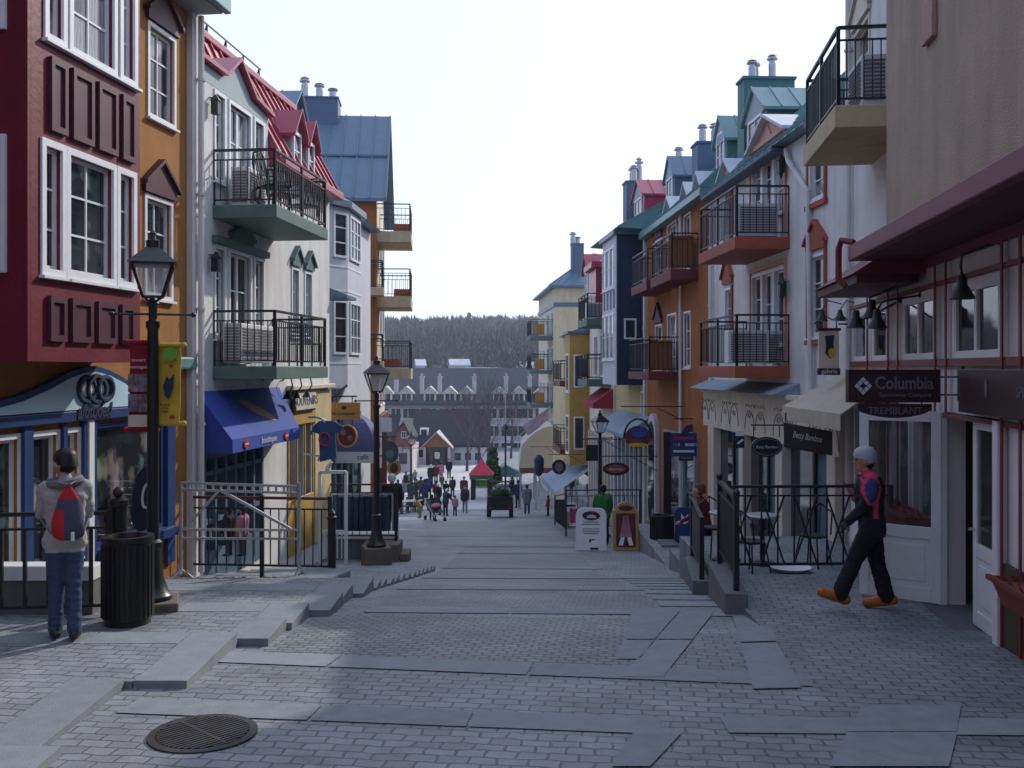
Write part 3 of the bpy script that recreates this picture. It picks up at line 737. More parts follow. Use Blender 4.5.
# maroon end wall facing up the street, with windows
b = A.mb(); b.box(-.06, -.004, -5, OB, zl, zt_); ew = b.build('end_wall', 'maroon', A.root)
for z0, z1 in ((1.0,2.45),(3.55,5.0)):
    b = A.mb()
    b.box(-.10,-.062,-.55,.42,z0,z1,0)
    b.box(-.085,-.101,-.47,.34,z0+.08,z1-.08,1)
    for k in (1,2): z = z0+(z1-z0)*k/3; b.box(-.112,-.102,-.47,.34,z-.015,z+.015,0)
    b.build('window', ['white','glassc'], ew)
PX = [(48,64.5),(70,91),(96,115),(120,133)]
for (za, zb2, dx) in ((A.z(130,v(48),OB),A.z(56,v(48),OB),0),(A.z(341,v(43),OB),A.z(295,v(43),OB),-1)):
    for a_, c_ in PX:
        b = A.mb(); u0, u1 = v(a_+dx), v(c_+dx)
        b.box(u0,u1,OB+.004,OB+.02,za,zb2)
        for q in ((u0,u1,zb2-.07,zb2),(u0,u1,za,za+.07),(u0,u0+.06,za+.07,zb2-.07),(u1-.06,u1,za+.07,zb2-.07)): b.box(q[0],q[1],OB+.021,OB+.05,q[2],q[3])
        b.build('panel', 'plum', A.root)
# eave
A.prism([(.5,Z1+.35),(-3.2,Z1+2.6),(-3.2,Z1-.05),(.5,Z1-.02)], -.1, ue-.02, 'tealroof')
A.band(-.1, ue+.12, Z1-.05, Z1+.33, .505, .62, 'tealroof', 'gutter', bevel=.02)
A.band(-.1, ue+.05, Z1-.06, Z1-.005, .004, .5, 'greygreen', 'soffit')
A.band(ue-.16, ue+.10, -3.4, Z1-.07, .004, .10, 'greywall', 'corner_board')
A.pipe(ue+.0, -3.2, Z1-.1, .17, .05, 'greywall')

# ---- grey-white house with red mansard roof and two balconies
B = Fac('mansard_house', 'grey white house with red mansard roof and two dark railed balconies', (-6.67+.1*15.86, 15.86), (-6.67+.1*23.6, 23.6), 'L', -3.5)
EV = 4.12
def bw(u0, u1, z0, z1, **k): return B.win(u0, u1, z0, z1, **k)
uL = [B.u(x) for x in (214,224.5,229,250,254,263.5)]
for z0, z1, g_ in ((.55,2.02,'glass'),(3.2,4.62,'glassc')):
    bw(uL[0]+.04, uL[1]-.03, z0, z1, nx=1, ny=3, gm=g_); bw(uL[4]+.03, uL[5]-.04, z0, z1, nx=1, ny=3, gm=g_)
    B.win(uL[2]+.02, uL[3]-.02, z0-.48, z1, 2, 3, gm='glass', name='balcony_door', mid=[.5], sill=False)
for a_, c_, y0, y1 in ((291.5,298.5,269,330),(304.5,311.5,273,330)):
    u0, u1 = B.u(a_), B.u(c_); z1 = B.z(y0,u0)
    bw(u0+.03, u1-.03, .72, z1, nx=1, ny=3); B.ped(u0-.06, u1+.06, z1+.08, .36, 'palegreen')
# lintel over the lower door group
B.band(uL[0]-.1, uL[5]+.1, 2.1, 2.22, .005, .10, 'palegreen', 'lintel'); B.ped(uL[2], uL[3], 2.225, .3, 'palegreen')
B.hole('f', B.u(204), B.u(262), -3.2, -1.36)
for x in ((207,215),(219,237),(242,258)):
    pass
B.hole('f', B.u(288.5), B.u(295.5), -2.75, -1.2); B.hole('f', B.u(297), B.u(303), -2.75, -1.2); B.hole('f', B.u(305), B.u(311), -2.75, -1.2)
uw = uL[5]+.25
m_ = B.mb(); B.front(m_, 'f', 0, uw, -4.4, 4.72, 0); B.front(m_, 'f', uw, B.len, -4.4, EV, 0)
m_.quad((0,0,-4.4),(0,0,4.72),(0,-7,4.72),(0,-7,-4.4)); m_.quad((B.len,0,-4.4),(B.len,0,EV),(B.len,-7,EV),(B.len,-7,-4.4))
m_.quad((0,-.22,-4.4),(B.len,-.22,-4.4),(B.len,-.22,EV),(0,-.22,EV))
m_.build('wall', 'greywall', B.root, recalc=False)
# gabled front over the upper door
um = B.u(236); 
b = B.mb(); b.ext([(.12,-.2,4.715),(uw,-.2,4.715),(uw,-.2,4.86),(um+.75,-.2,4.95),(um,-.2,5.42),(um-.62,-.2,4.98),(.12,-.2,4.98)], (0,.205,0)); b.build('gable_front', 'greygreen', B.root)
b = B.mb()
for p_, q_ in (((.02,5.0),(um-.62,5.0)),((um-.62,5.0),(um,5.44)),((um,5.44),(um+.75,4.97)),((um+.75,4.97),(uw+.08,4.87))):
    b.ext([(p_[0],-.9,p_[1]),(q_[0],-.9,q_[1]),(q_[0],-.9,q_[1]+.07),(p_[0],-.9,p_[1]+.07)], (0,1.02,0))
b.build('gable_coping', 'redroof', B.root)
b = B.mb(); b.box(.0,.12,-.6,.16,4.0,4.72); b.build('roof_return', 'redroof', B.root)
# red mansard with seams, gutter and snow rail
B.prism([(.22,EV),(-.85,6.05),(-7,6.1),(-7,EV-.05)], uw+.05, B.len, 'redroof', seam=.42)
B.prism([(-.25,4.75),(-.85,6.05),(-7,6.1),(-7,4.7)], .02, uw+.05, 'redroof', seam=.42)
B.band(0, B.len, 6.06, 6.2, -1.0, -.78, 'redroof', 'ridge_flashing', bevel=.02)
B.band(uw+.05, B.len+.05, EV-.17, EV-.003, .005, .34, 'redroof', 'gutter', bevel=.02)
b = B.mb()
for k in range(7):
    u_ = .4+.95*k
    b.bar((u_,-1.1,6.15),(u_,-1.1,6.6),.025); b.bar((u_,-1.1,6.6),(u_+.18,-1.35,6.15),.022)
for z_ in (6.38,6.6): b.bar((.3,-1.1,z_),(6.2,-1.1,z_),.025)
b.build('snow_guard', 'iron', B.root)
for a_, c_ in ((288,297.5),(303,310.5)):
    B.dormer(B.u(a_), B.u(c_), .06, -.9, EV, 4.92, 5.32, 'greygreen', 'redroof', (.18,.82), .14, (4.2,4.85), 1)
B.pipe(.16, -3.3, 4.6, .08, .05, 'greywall')
B.text('', .1, 'ltext', B.root, 1, .1, 0) if False else None
# balconies
ub0, ub1 = B.u(277,1.1)-.02, B.u(328,1.1)
for zt in (.03, 2.72): B.balcony(ub0, ub1, 1.1, zt, 'palegreen', .22, rh=.92)
# wall lanterns
for z_ in (1.75, 4.35):
    b = B.mb(); u_ = uL[0]-.22
    b.bar((u_,.0,z_+.12),(u_,.12,z_+.12),.02); b.box(u_-.06,u_+.06,.06,.18,z_-.16,z_+.06); b.add([(u_-.08,.04,z_+.06),(u_+.08,.04,z_+.06),(u_+.08,.2,z_+.06),(u_-.08,.2,z_+.06),(u_,.12,z_+.18)],[(0,1,4),(1,2,4),(2,3,4),(3,0,4),(0,1,2,3)])
    b.build('wall_lantern', 'black', B.root)
# ground floor: dark shop behind the awning, then golden shop front
b = B.mb(); ua, ub = B.u(204)+.01, B.u(262)-.01
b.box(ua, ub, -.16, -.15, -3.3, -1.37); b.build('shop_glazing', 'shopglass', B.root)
b = B.mb()
for k in range(7): x = ua+(ub-ua)*k/6; b.box(x-.04,x+.04,-.14,.02,-3.5,-1.36)
for z_ in (-2.55,-1.75): b.box(ua,ub,-.13,.0,z_-.04,z_+.04)
b.box(ua-.1,ub+.1,.003,.06,-1.5,-1.3)
b.build('shop_frame', 'bluegrey', B.root)
b = B.mb(); b.box(ua,ub,-.13,.02,-3.6,-3.05); b.build('shop_plinth', 'bluegrey', B.root)
b = B.mb()
u0, u1 = B.u(287.5), B.u(313)
b.box(u0-.05,u1,.003,.06,-1.2,-.85); b.box(u0-.05,u1,.003,.03,-3.9,-2.76)
for x in (u0, B.u(296.2), B.u(304), u1-.06): b.box(x-.02,x+.05,.003,.03,-2.75,-1.2)
b.build('golden_shopfront', 'gold', B.root, bevel=.01)
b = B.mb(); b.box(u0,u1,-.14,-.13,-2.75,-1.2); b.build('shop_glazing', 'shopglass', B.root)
B.band(B.u(289), B.u(310.5), -.92, -.48, .064, .12, 'brownsign', 'sign_frame', bevel=.01)
fr = B.band(B.u(290), B.u(309.8), -.88, -.53, .122, .14, 'signcream', 'shop_sign')
B.text('SOUVENIRS', .28, 'greyletter', fr, (B.u(290)+B.u(309.8))/2, .145, -.7, width=1.6, height=.2)
B.band(u0-.1, B.len-.02, -.46, -.36, .005, .16, 'signcream', 'cornice', bevel=.02)
B.band(u1+.02, B.len-.02, -3.9, -.5, .005, .05, 'yellow', 'side_panel')
# awning (its own thing) with gooseneck lamps above
def awning(name, label, pts_wall, pts_front, drop, m, m2=None, cheeks=True):
    """pts: (near, far) world points on wall and front edge"""
    w0, w1 = map(V, pts_wall); f0, f1 = map(V, pts_front)
    t = thing(name, label, 'awning', w0)
    b = MB(); dn = V((0,0,-drop)); th = V((0,0,-.02))
    q = [p-w0 for p in (w0, w1, f1, f0)]
    b.add(q+[p+th for p in q], [(0,1,2,3),(4,5,6,7),(0,1,5,4),(1,2,6,5),(2,3,7,6),(3,0,4,7)])
    if cheeks:
        for w_, f_ in ((w0,f0),(w1,f1)):
            e = (w1-w0).normalized()*(.012 if w_ is w0 else -.012)
            wb = V((w_.x, w_.y, f_.z-drop))
            b.ext([w_-w0-V((0,0,.021)), f_-w0-V((0,0,.021)), f_+dn-w0, wb-w0], e)
    cv = b.build('canopy', m, t)
    b = MB(); o = (f0-w0); o.z = 0; o.normalize(); o *= .012
    b.ext([f0-w0, f1-w0, f1+dn-w0, f0+dn-w0], o); b.build('valance', m2 or m, t)
    return t
aw = awning('shop_awning', 'sunlit royal blue shop awning under the lower balcony', (B.W(.18,.004,-.38), B.W(B.u(279),.004,-.38)), (B.W(B.u(232,.62),.62,-1.14), B.W(B.u(299,.62),.62,-1.14)), .22, 'awnblue')
wl = aw.location
dirv = V((B.d.x, B.d.y, 0)); slope = (B.W(1,.62,-1.14)-B.W(1,.004,-.38)).normalized()
def on_aw(u, t_): return B.W(u, .004+(.62-.004)*t_, -.38-.76*t_)-V(wl)
upv = -slope
text('lettering', 'boutique', .2, 'ltext', aw, B.W(B.u(270,.66),.645,-1.25)-V(wl), dirv, (0,0,1), width=.75, height=.15)
for px_ in (247, 287):
    b = MB(); c = B.W(B.u(px_,.66),.646,-1.25)-V(wl)
    b.ext([c+dirv*.11*math.cos(k*PI/8)+V((0,0,.075*math.sin(k*PI/8))) for k in range(16)], V((B.n.x,B.n.y,0))*.012); lg = b.build('round_badge', 'redtext', aw)
    b = MB(); c2 = c+V((B.n.x,B.n.y,0))*.013; b.bar(c2-dirv*.07, c2+dirv*.07, .01, .025); b.build('badge_stripe', 'ltext', lg)
text('lettering', 'summit', .1, 'redtext', aw, B.W(.166,.36,-1.18)-V(wl), V((B.n.x,B.n.y,0)), (0,0,1), width=.38)
b = MB(); c = on_aw((B.u(262,.4)),.62)+V((0,0,.006)); ww = dirv*.75+slope*.4
nn_ = slope.cross(dirv).normalized(); nn_ = nn_ if nn_.z > 0 else -nn_; c = on_aw(B.u(262,.4),.5)+nn_*.004
b.ext([c+(dirv*.55+slope*.22)*math.cos(k*PI/8)+slope*.15*math.sin(k*PI/8) for k in range(16)], nn_*.006); b.build('printed_picture', 'wood', aw)
for k, px_ in enumerate((262, 272, 283)):
    u_ = B.u(px_); t = thing('gooseneck_lamp', ['first gooseneck lamp over the blue awning, nearest the drainpipe','second gooseneck lamp over the blue awning, between the other two','third gooseneck lamp over the blue awning, nearest the golden shop'][k], 'lamp', B.W(u_,0,-.25), 0, 'gooseneck lamps above the blue awning')
    n3 = V((B.n.x,B.n.y,0)); b = MB()
    b.tube([n3*.0, n3*.12+V((0,0,.13)), n3*.35+V((0,0,.2)), n3*.56+V((0,0,.1)), n3*.6+V((0,0,-.1)), n3*.52+V((0,0,-.22))], .014, 6); b.build('arm', 'black', t, smooth=True)
    b = MB(); b.lathe([(.03,.1),(.04,.04),(.10,-.05),(.105,-.06)], n3*.5+V((0,0,-.28)), 12); b.build('lamp_shade', 'black', t, smooth=True)

# ---- pale lilac house with two-storey polygonal bay
C = Fac('lilac_house', 'pale lilac house with tall canted bay beyond the mansard house', (-4.95,23.75), (-4.6,32.5), 'L', -4.6)
C.body('palebay', 0, C.len, -5.6, 4.4)
def bayblock(F, poly, z0, z1, m, parent=None, name='bay'):
    """canted bay from plan points (u, o)"""
    b = F.mb(); b.ext([(u,o,z0) for u,o in poly], (0,0,z1-z0)); return b.build(name, m, parent or F.root)
poly = [(1.55,0.003),(1.72,.22),(2.4,.56),(4.1,.58),(4.75,.24),(4.9,.003)]
by = bayblock(C, poly, -.52, 4.15, 'palebay')
def panel_on(F, pa, pb, t0, t1, z0, z1, parent, fm='white', gm='glass', ny=3, nx=1, name='window'):
    """window standing on a canted face between plan points pa, pb"""
    a, c = V(pa), V(pb); d = (c-a); n_ = V((-d.y, d.x)).normalized(); n_ = n_ if n_.y > 0 or (abs(n_.y) < .2 and n_.x < 0) else -n_
    q0, q1 = a+d*t0, a+d*t1; b = F.mb()
    def pl(x0,x1,za,zb,h0,h1,mi):
        p = q0+(q1-q0)*x0; q = q0+(q1-q0)*x1
        b.ext([(p.x+n_.x*h0,p.y+n_.y*h0,za),(q.x+n_.x*h0,q.y+n_.y*h0,za),(q.x+n_.x*h0,q.y+n_.y*h0,zb),(p.x+n_.x*h0,p.y+n_.y*h0,zb)], (n_.x*(h1-h0), n_.y*(h1-h0), 0), mi)
    L_ = (q1-q0).length; f = .06/L_
    pl(0,1,z1-.06,z1,.003,.045,0); pl(0,1,z0,z0+.06,.003,.055,0); pl(0,f,z0+.06,z1-.06,.003,.045,0); pl(1-f,1,z0+.06,z1-.06,.003,.045,0)
    pl(f,1-f,z0+.06,z1-.06,.003,.012,1)
    for k in range(1,ny): z = z0+(z1-z0)*k/ny; pl(f,1-f,z-.015,z+.015,.013,.03,0)
    for k in range(1,nx): pl(k/nx-.02,k/nx+.02,z0+.06,z1-.06,.013,.032,0)
    return b.build(name, [fm, gm], parent)
for z0, z1 in ((.35,1.75),(2.85,4.02)):
    panel_on(C, poly[1], poly[2], .2, .95, z0, z1, C.root); panel_on(C, poly[2], poly[3], .12, .88, z0, z1, C.root, nx=3)
b = C.mb()
for z_ in (.1, 1.98, 2.6):
    b = C.mb(); b.ext([(u,o+.012,z_) for u,o in poly], (0,0,.05)); b.build('string_course', 'white', C.root)
b = C.mb(); b.ext([(u+(-.12 if u<3 else .12),o+.14 if o > .1 else o,4.16) for u,o in poly], (0,0,.16)); b.build('bay_eave', 'blueroof', C.root)
b = C.mb(); cp = (3.2,-.5,4.95); ring = [(u+(-.12 if u<3 else .12),o+.14 if o>.1 else o,4.325) for u,o in poly]
b.add(ring+[cp], [(i,i+1,6) for i in range(5)]+[(5,0,6),(0,1,2,3,4,5)]); b.build('bay_roof', 'blueroof', C.root)
C.prism([(.3,4.4),(-2.6,6.7),(-6,6.7),(-6,4.35)], .05, C.len, 'blueroof', seam=.5)
C.dormer(2.0, 3.6, -.9, -2.8, 4.7, 6.6, 7.3, 'bluegrey', 'blueroof', (.25,.75), .15)
C.prism([(1.0,1.75),(.004,2.15),(.004,1.68),(1.0,1.68)], .2, 1.35, 'blueroof', 'hood')
C.pipe(.15,-4.4,4.2,.1,.05,'white')
C.hole('g',0,1,0,1)
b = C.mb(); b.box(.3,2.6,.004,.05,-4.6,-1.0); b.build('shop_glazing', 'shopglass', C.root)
b = C.mb()
for x in (.25,1.0,1.8,2.6): b.box(x-.05,x+.05,.005,.10,-4.7,-1.0)
b.box(.2,2.7,.005,.12,-1.0,-.75); b.build('shop_frame', 'rustrail', C.root)
b = C.mb(); b.box(3.0,6.5,.004,.06,-5.2,-1.35); b.build('shop_glazing', 'shopglass', C.root)
b = C.mb()
for x in (2.9,3.7,4.5,5.3,6.5): b.box(x-.06,x+.06,.005,.12,-5.3,-1.3)
b.box(2.85,6.6,.005,.14,-3.95,-3.8); b.build('shop_frame', 'teal', C.root)

# ---- burnt orange house with slate blue gable roof, balconies
D = Fac('orange_gable_house', 'tall burnt orange house with slate blue gabled roof and beige balconies', (-5.2,38), (-5.76,45.2), 'L', -6.3)
for z0, z1 in ((-1.6,.3),(1.2,3.0),(3.9,5.6)):
    for a_ in (1.2, 3.4, 5.4): D.win(a_, a_+1.1, z0+.1, z1, 2, 3)
D.body('cream', 0, D.len, -7.2, 6.6, deep=8)
b = D.mb(); b.box(-.05,-.004,-8,.003,-7.2,6.6); nw = b.build('end_wall', 'orange2', D.root)
b = D.mb(); b.box(-.06,.5,.004,.05,-7.2,6.55); b.build('corner_board', 'orange2', D.root)
# gable: ridge runs back from the street
b = D.mb(); rz = 10.35; mu = D.len/2
b.ext([(0,0,6.605),(D.len,0,6.605),(mu,0,rz-.12)], (0,-8,0)); b.build('gable', 'cream', D.root)
for nm, (ea, ez), (ra, rz_) in (('roof',(-.35,6.28),(mu,rz)),('roof',(D.len+.35,6.28),(mu,rz))):
    b = D.mb(); b.ext([(ea,.45,ez),(ra,.45,rz_),(ra,.45,rz_+.12),(ea,.45,ez+.12)], (0,-9,0))
    for k in range(15):
        o = .4-.6*k; b.bar((ea,o,ez+.14),(ra,o,rz_+.14),.05,.06)
    if ea < 0:
        b.bar((ea*.52+ra*.48,.45,ez*.52+rz_*.48+.15),(ea*.52+ra*.48,-8.4,ez*.52+rz_*.48+.15),.12,.08)
    b.build(nm, 'blueroof', D.root)
D.chimney(mu-.5, mu+.8, -3.4, -1.7, 9.2, 11.05, 'bluegrey', ((mu,-3.1,.95),(mu,-2.5,.7),(mu,-1.95,.5)), .15)
for zt, u0, u1, o1 in ((5.25,.3,3.2,1.35),(2.75,.25,3.2,1.35),(-.02,.3,3.3,1.35)):
    D.balcony(u0, u1, o1, zt, 'beigeconc', .42, rh=1.05, gap=.16)
D.balcony(-.9, -.1, .35, 3.0, 'beigeconc', .3, rh=1.0, gap=.16, o0=-.8)
D.balcony(-.9, -.1, .35, .25, 'beigeconc', .3, rh=1.0, gap=.16, o0=-.8)
b = D.mb(); b.box(.2,6.5,.004,.08,-6.4,-2.4); b.build('shop_glazing', 'shopglass', D.root)
b = D.mb()
for k in range(6): b.box(.1+1.25*k,.25+1.25*k,.005,.14,-6.5,-2.3)
b.box(0,6.8,.005,.2,-2.3,-1.9); b.build('shop_frame', 'rustrail', D.root)
# ================================================================== RIGHT SIDE
cmat, cnt, cbs = base_mat('clear dim glass'); cbs.inputs['Base Color'].default_value = (.05,.055,.06,1); cbs.inputs['Roughness'].default_value = .06; cbs.inputs['Alpha'].default_value = .32; CLEAR = cmat
# ---- tan building: glazed sports shop below, overhanging tan storey, pale far half
E = Fac('tan_house', 'tall tan house with overhanging upper storey above a red trimmed sports shop', (3.5+.128*6.3, 6.3), (3.5+.128*16.7, 16.7), 'R', -2.72)
eu = lambda px, o=0: E.u(px, o)
zt_, zm = 1.29, 0.08
def Ew(pa, pb, z0, z1, **k):
    a, c = sorted((eu(pa), eu(pb))); return E.win(a+.05, c-.05, z0, z1, **k)
# upper row of shop windows
for pa, pb, nx in ((1003.5,955,2),(937,904.5,2),(889,874,1),(868,854,1)):
    Ew(pa, pb, .14, .86, nx=1, ny=1, mid=[.5] if nx == 2 else None, cas=.075, rec=.0, sill=False)
Ew(1085, 1032, .14, .86, mid=[.5], cas=.075, rec=.0, sill=False)
# lower shop windows beyond the door, and one before it
for pa, pb in ((938,914),(911,893),(889,872),(868,856)):
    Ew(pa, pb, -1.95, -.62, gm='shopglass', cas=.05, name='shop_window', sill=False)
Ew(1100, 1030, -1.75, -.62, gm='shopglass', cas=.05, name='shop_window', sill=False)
dU0, dU1 = eu(1004), eu(945)
E.hole('f', dU0+.02, dU1-.02, -2.715, -.5)
m_ = E.mb(); E.front(m_, 'f', 0, E.len, -3.4, zt_+.02, 0, .22)
m_.quad((0,0,-3.4),(0,0,zt_),(0,-7,zt_),(0,-7,-3.4)); m_.build('wall', 'greywall', E.root, recalc=False)
# dim entrance behind the open door
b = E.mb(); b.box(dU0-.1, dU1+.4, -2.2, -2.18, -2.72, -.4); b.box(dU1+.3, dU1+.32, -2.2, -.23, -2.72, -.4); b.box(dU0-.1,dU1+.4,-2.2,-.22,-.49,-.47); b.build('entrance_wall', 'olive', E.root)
b = E.mb(); b.box(dU0-.1, dU1+.4, -2.2, .25, -2.73, -2.708); b.build('threshold', 'concrete', E.root)
# red trim grid
b = E.mb()
for z_, h in ((.02,.085),(-.56,.05),(.955,.05)):
    b.box(0, E.len-.3, .003, .05, z_, z_+h)
for px in (1094,1027,1008,951,940,902,892,871,852):
    u_ = eu(px); b.box(u_-.025, u_+.025, .051, .066, -2.7 if px < 945 or px > 1005 else -.5, zt_)
b.build('red_trim', 'red', E.root)
b = E.mb()
for px in (945.5, 1004.5):
    u_ = eu(px); b.box(u_-.07, u_+.07, .003, .09, -2.7, -.51)
b.build('door_frame', 'white', E.root)
b = E.mb(); b.box(eu(1100), dU0-.1, .003, .05, -2.7, -1.86); b.build('stall_riser', 'olive', E.root)
b = E.mb(); b.box(dU1+.1, eu(852), .003, .04, -2.8, -2.02); b.build('stall_riser', 'white', E.root)
# fascia boards over the door
b = E.mb(); b.box(eu(1100), eu(974), .09, .16, -.46, -.01); fb_ = b.build('fascia_sign', 'brownsign', E.root, bevel=.01)
b = E.mb(); b.ball((eu(1004),.165,-.2), (.035,.012,.10), n=10, m=6); b.build('leaf_emblem', 'greyletter', fb_)
E.text('SPORT', .14, 'greyletter', fb_, eu(1046), .166, -.22)
# door leaves
def leaf(fac_pt, direction, width, z0, z1, lab, hand):
    t = None
    d = V((direction[0], direction[1], 0)).normalized(); n_ = V((-d.y, d.x, 0))
    o = V(fac_pt); rt = E.root
    inv = Matrix.Rotation(-math.atan2(E.d.y, E.d.x), 4, 'Z')
    loc = inv @ (V((o.x, o.y, 0))-V((E.p0.x, E.p0.y, 0)))
    e = inv @ d; f = inv @ n_
    def bx(mb, a, c, za, zb, h, mi=0):
        q = [loc+e*a-f*h, loc+e*c-f*h, loc+e*c+f*h, loc+e*a+f*h]
        mb.ext([(p.x, p.y, za-E.base) for p in q], (0,0,zb-za), mi)
    b = MB(); w = .11
    bx(b,0,w,z0,z1,.025); bx(b,width-w,width,z0,z1,.025); bx(b,w,width-w,z1-.12,z1,.025); bx(b,w,width-w,z0,z0+.16,.025); bx(b,w,width-w,z0+.72,z0+.86,.025)
    bx(b,w,width-w,z0+.16,z0+.72,.012); bx(b,w+.07,width-w-.07,z0+.23,z0+.65,.02)
    dl = b.build('door', 'white', rt, bevel=.006)
    b = MB(); bx(b,w,width-w,z0+.86,z1-.12,.004); b.build('door_glass', CLEAR, dl)
    b = MB(); h0 = width-.05 if hand else .05
    p = loc+e*h0; b.tube([(p.x-f.x*.08,p.y-f.y*.08,z0+1.0-E.base),(p.x+f.x*.08,p.y+f.y*.08,z0+1.0-E.base)], .016, 6); b.tube([(p.x-f.x*.07,p.y-f.y*.07,z0+1.0-E.base),(p.x-f.x*.07+e.x*(.1 if not hand else -.1),p.y-f.y*.07+e.y*(.1 if not hand else -.1),z0+1.0-E.base)], .014, 6); b.build('handle', 'steel', dl)
h1 = E.W(dU1-.08, .06, 0); leaf(h1, (-.68,.5), .92, -2.69, -.5, '', True)
mid = (dU0+dU1)/2; h0 = E.W(dU0+.09, -.03, 0); leaf(h0, (E.d.x, E.d.y), (dU1-dU0)/2-.1, -2.69, -.52, '', True)
# overhanging tan storey
OH = .83; UT = E.uY(10.7)
a0, a1 = sorted((eu(936,OH), eu(905.5,OH)))
E.win(a0, a1, 4.62, 6.1, 2, 2, o=OH, key='tan', cm='salmon', cas=.05)
m_ = E.mb(); E.front(m_, 'tan', -2, UT, zt_+.2, 8.2, OH, .2)
m_.quad((UT,OH,zt_+.2),(UT,OH,8.2),(UT,-3,8.2),(UT,-3,zt_+.2)); m_.quad((-2,OH,8.2),(UT,OH,8.2),(UT,-3,8.2),(-2,-3,8.2)); m_.quad((-2,OH,zt_+.2),(-2,OH,8.2),(-2,-3,8.2),(-2,-3,zt_+.2))
m_.build('tan_storey', 'tan', E.root, recalc=False)
b = E.mb(); u_ = eu(932,OH); b.box(u_-.17,u_+.17,OH+.003,OH+.05,2.98,3.36); b.build('vent_cover', mat('salmon tan vent', (.36,.22,.17), .7), E.root, bevel=.01)
# mauve fascia and dark soffit
UE = E.uY(12.2)
b = E.mb(); b.box(-2, UE, OH-.02, OH+.10, zt_+.02, zt_+.21); b.build('fascia', 'purplefascia', E.root, bevel=.015)
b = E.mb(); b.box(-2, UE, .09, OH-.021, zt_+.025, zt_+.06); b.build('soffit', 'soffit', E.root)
b = E.mb(); b.box(-2, UE, .004, .085, zt_-.08, zt_+.06); b.build('moulding', 'purplefascia', E.root)
E.prism([(OH+.06,zt_+.212),(.003,zt_+.75),(.003,zt_+.212)], UT+.003, UE, 'purplefascia', 'lean_to_roof')
U2 = E.uY(14.9)
E.prism([(OH+.05,1.16),(.003,1.72),(.003,1.16)], UE+.01, U2, 'purplefascia', 'lean_to_roof')
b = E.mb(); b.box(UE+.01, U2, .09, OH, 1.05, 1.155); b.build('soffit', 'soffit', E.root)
b = E.mb(); b.tube([(UE+.05,OH+.02,1.55),(UE+.2,OH+.14,1.6),(UE+.28,OH+.16,1.5),(UE+.28,OH+.16,1.12),(UE+.24,OH+.08,1.02)], .04, 8); b.build('downpipe', 'red', E.root, smooth=True)
# pale upper half beyond it
F0 = UT+.006
w0, w1 = sorted((eu(872), eu(853)))
E.win(w0+.15, w1-.2, 4.15, 5.35, 1, 3, key='up', cm='signcream'); E.ped(w0+.05, w1-.1, 5.45, .45, 'signcream')
m_ = E.mb(); E.front(m_, 'up', F0-1, E.len, 1.2, 8.0, 0, .2)
m_.quad((E.len,0,-4),(E.len,0,8),(E.len,-7,8),(E.len,-7,-4)); m_.quad((F0,0,8),(E.len,0,8),(E.len,-7,8),(F0,-7,8)); m_.quad((0,-7,-4),(E.len,-7,-4),(E.len,-7,8),(0,-7,8))
m_.build('pale_storey', 'greywall', E.root, recalc=False)
bu0, bu1 = eu(835,1.0), eu(803.5,1.0)
E.balcony(bu0, bu1, 1.0, 3.36, 'beigeconc', .29, rh=1.0, gap=.1)
E.pipe(E.len-.25, -2.5, 7.9, .07, .05, 'greywall')

# ---- white house with salmon wall dormers and teal roof dormers
Fh = Fac('dormer_house', 'grey white house with salmon wall dormers, teal roof dormers and two brick red balconies', (5.55-.047*(16.72-20), 16.72), (5.55-.047*6.25, 26.25), 'R', -4.2)
H = Fh; hu = lambda px, o=0: H.u(px, o)
def Hs(pa, pb, o=0): return sorted((hu(pa,o), hu(pb,o)))
EZ = 4.46
a, c = Hs(809,826)
for z0, z1, p_ in ((.62,2.05,1),(3.15,4.15,0)):
    H.win(a+.08, c-.1, z0, z1, 1, 3, cm='white')
    b = H.mb()
    for q in ((a-.06,a+.01,z0-.1,z1+.12),(c-.03,c+.04,z0-.1,z1+.12)): b.box(q[0],q[1],.004,.05,q[2],q[3])
    b.box(a-.1,c+.08,.004,.07,z0-.19,z0-.101); b.build('window_trim', 'terracotta', H.root)
    if p_: H.ped(a-.06, c+.04, z1+.13, .48, 'terracotta')
for z0 in (.02, 2.72):
    a, c = Hs(752,786); t1 = z0+2.0
    w_ = (c-a)
    H.win(a+.08, a+w_*.3, z0+.5, t1, 1, 3); H.win(a+w_*.70, c-.08, z0+.5, t1, 1, 3)
    H.win(a+w_*.36, a+w_*.64, z0+.03, t1, 2, 3, name='balcony_door', sill=False)
    b = H.mb(); b.box(a-.06,a+.01,.004,.05,z0,t1+.1); b.box(c-.01,c+.06,.004,.05,z0,t1+.1); b.box(a-.06,c+.06,.004,.06,t1+.101,t1+.2); b.build('door_trim', 'salmon', H.root)
    a, c = Hs(723,734.5)
    H.win(a+.25, c-.25, z0+.55, t1-.1, 1, 3)
    if z0 < 1: H.ped(a+.1, c-.1, t1+.05, .6, 'terracotta')
    H.band(a+.1,a+.2,z0+.4,t1,.004,.05,'terracotta','window_trim')
H.body('greywall', 0, H.len, -5.4, EZ)
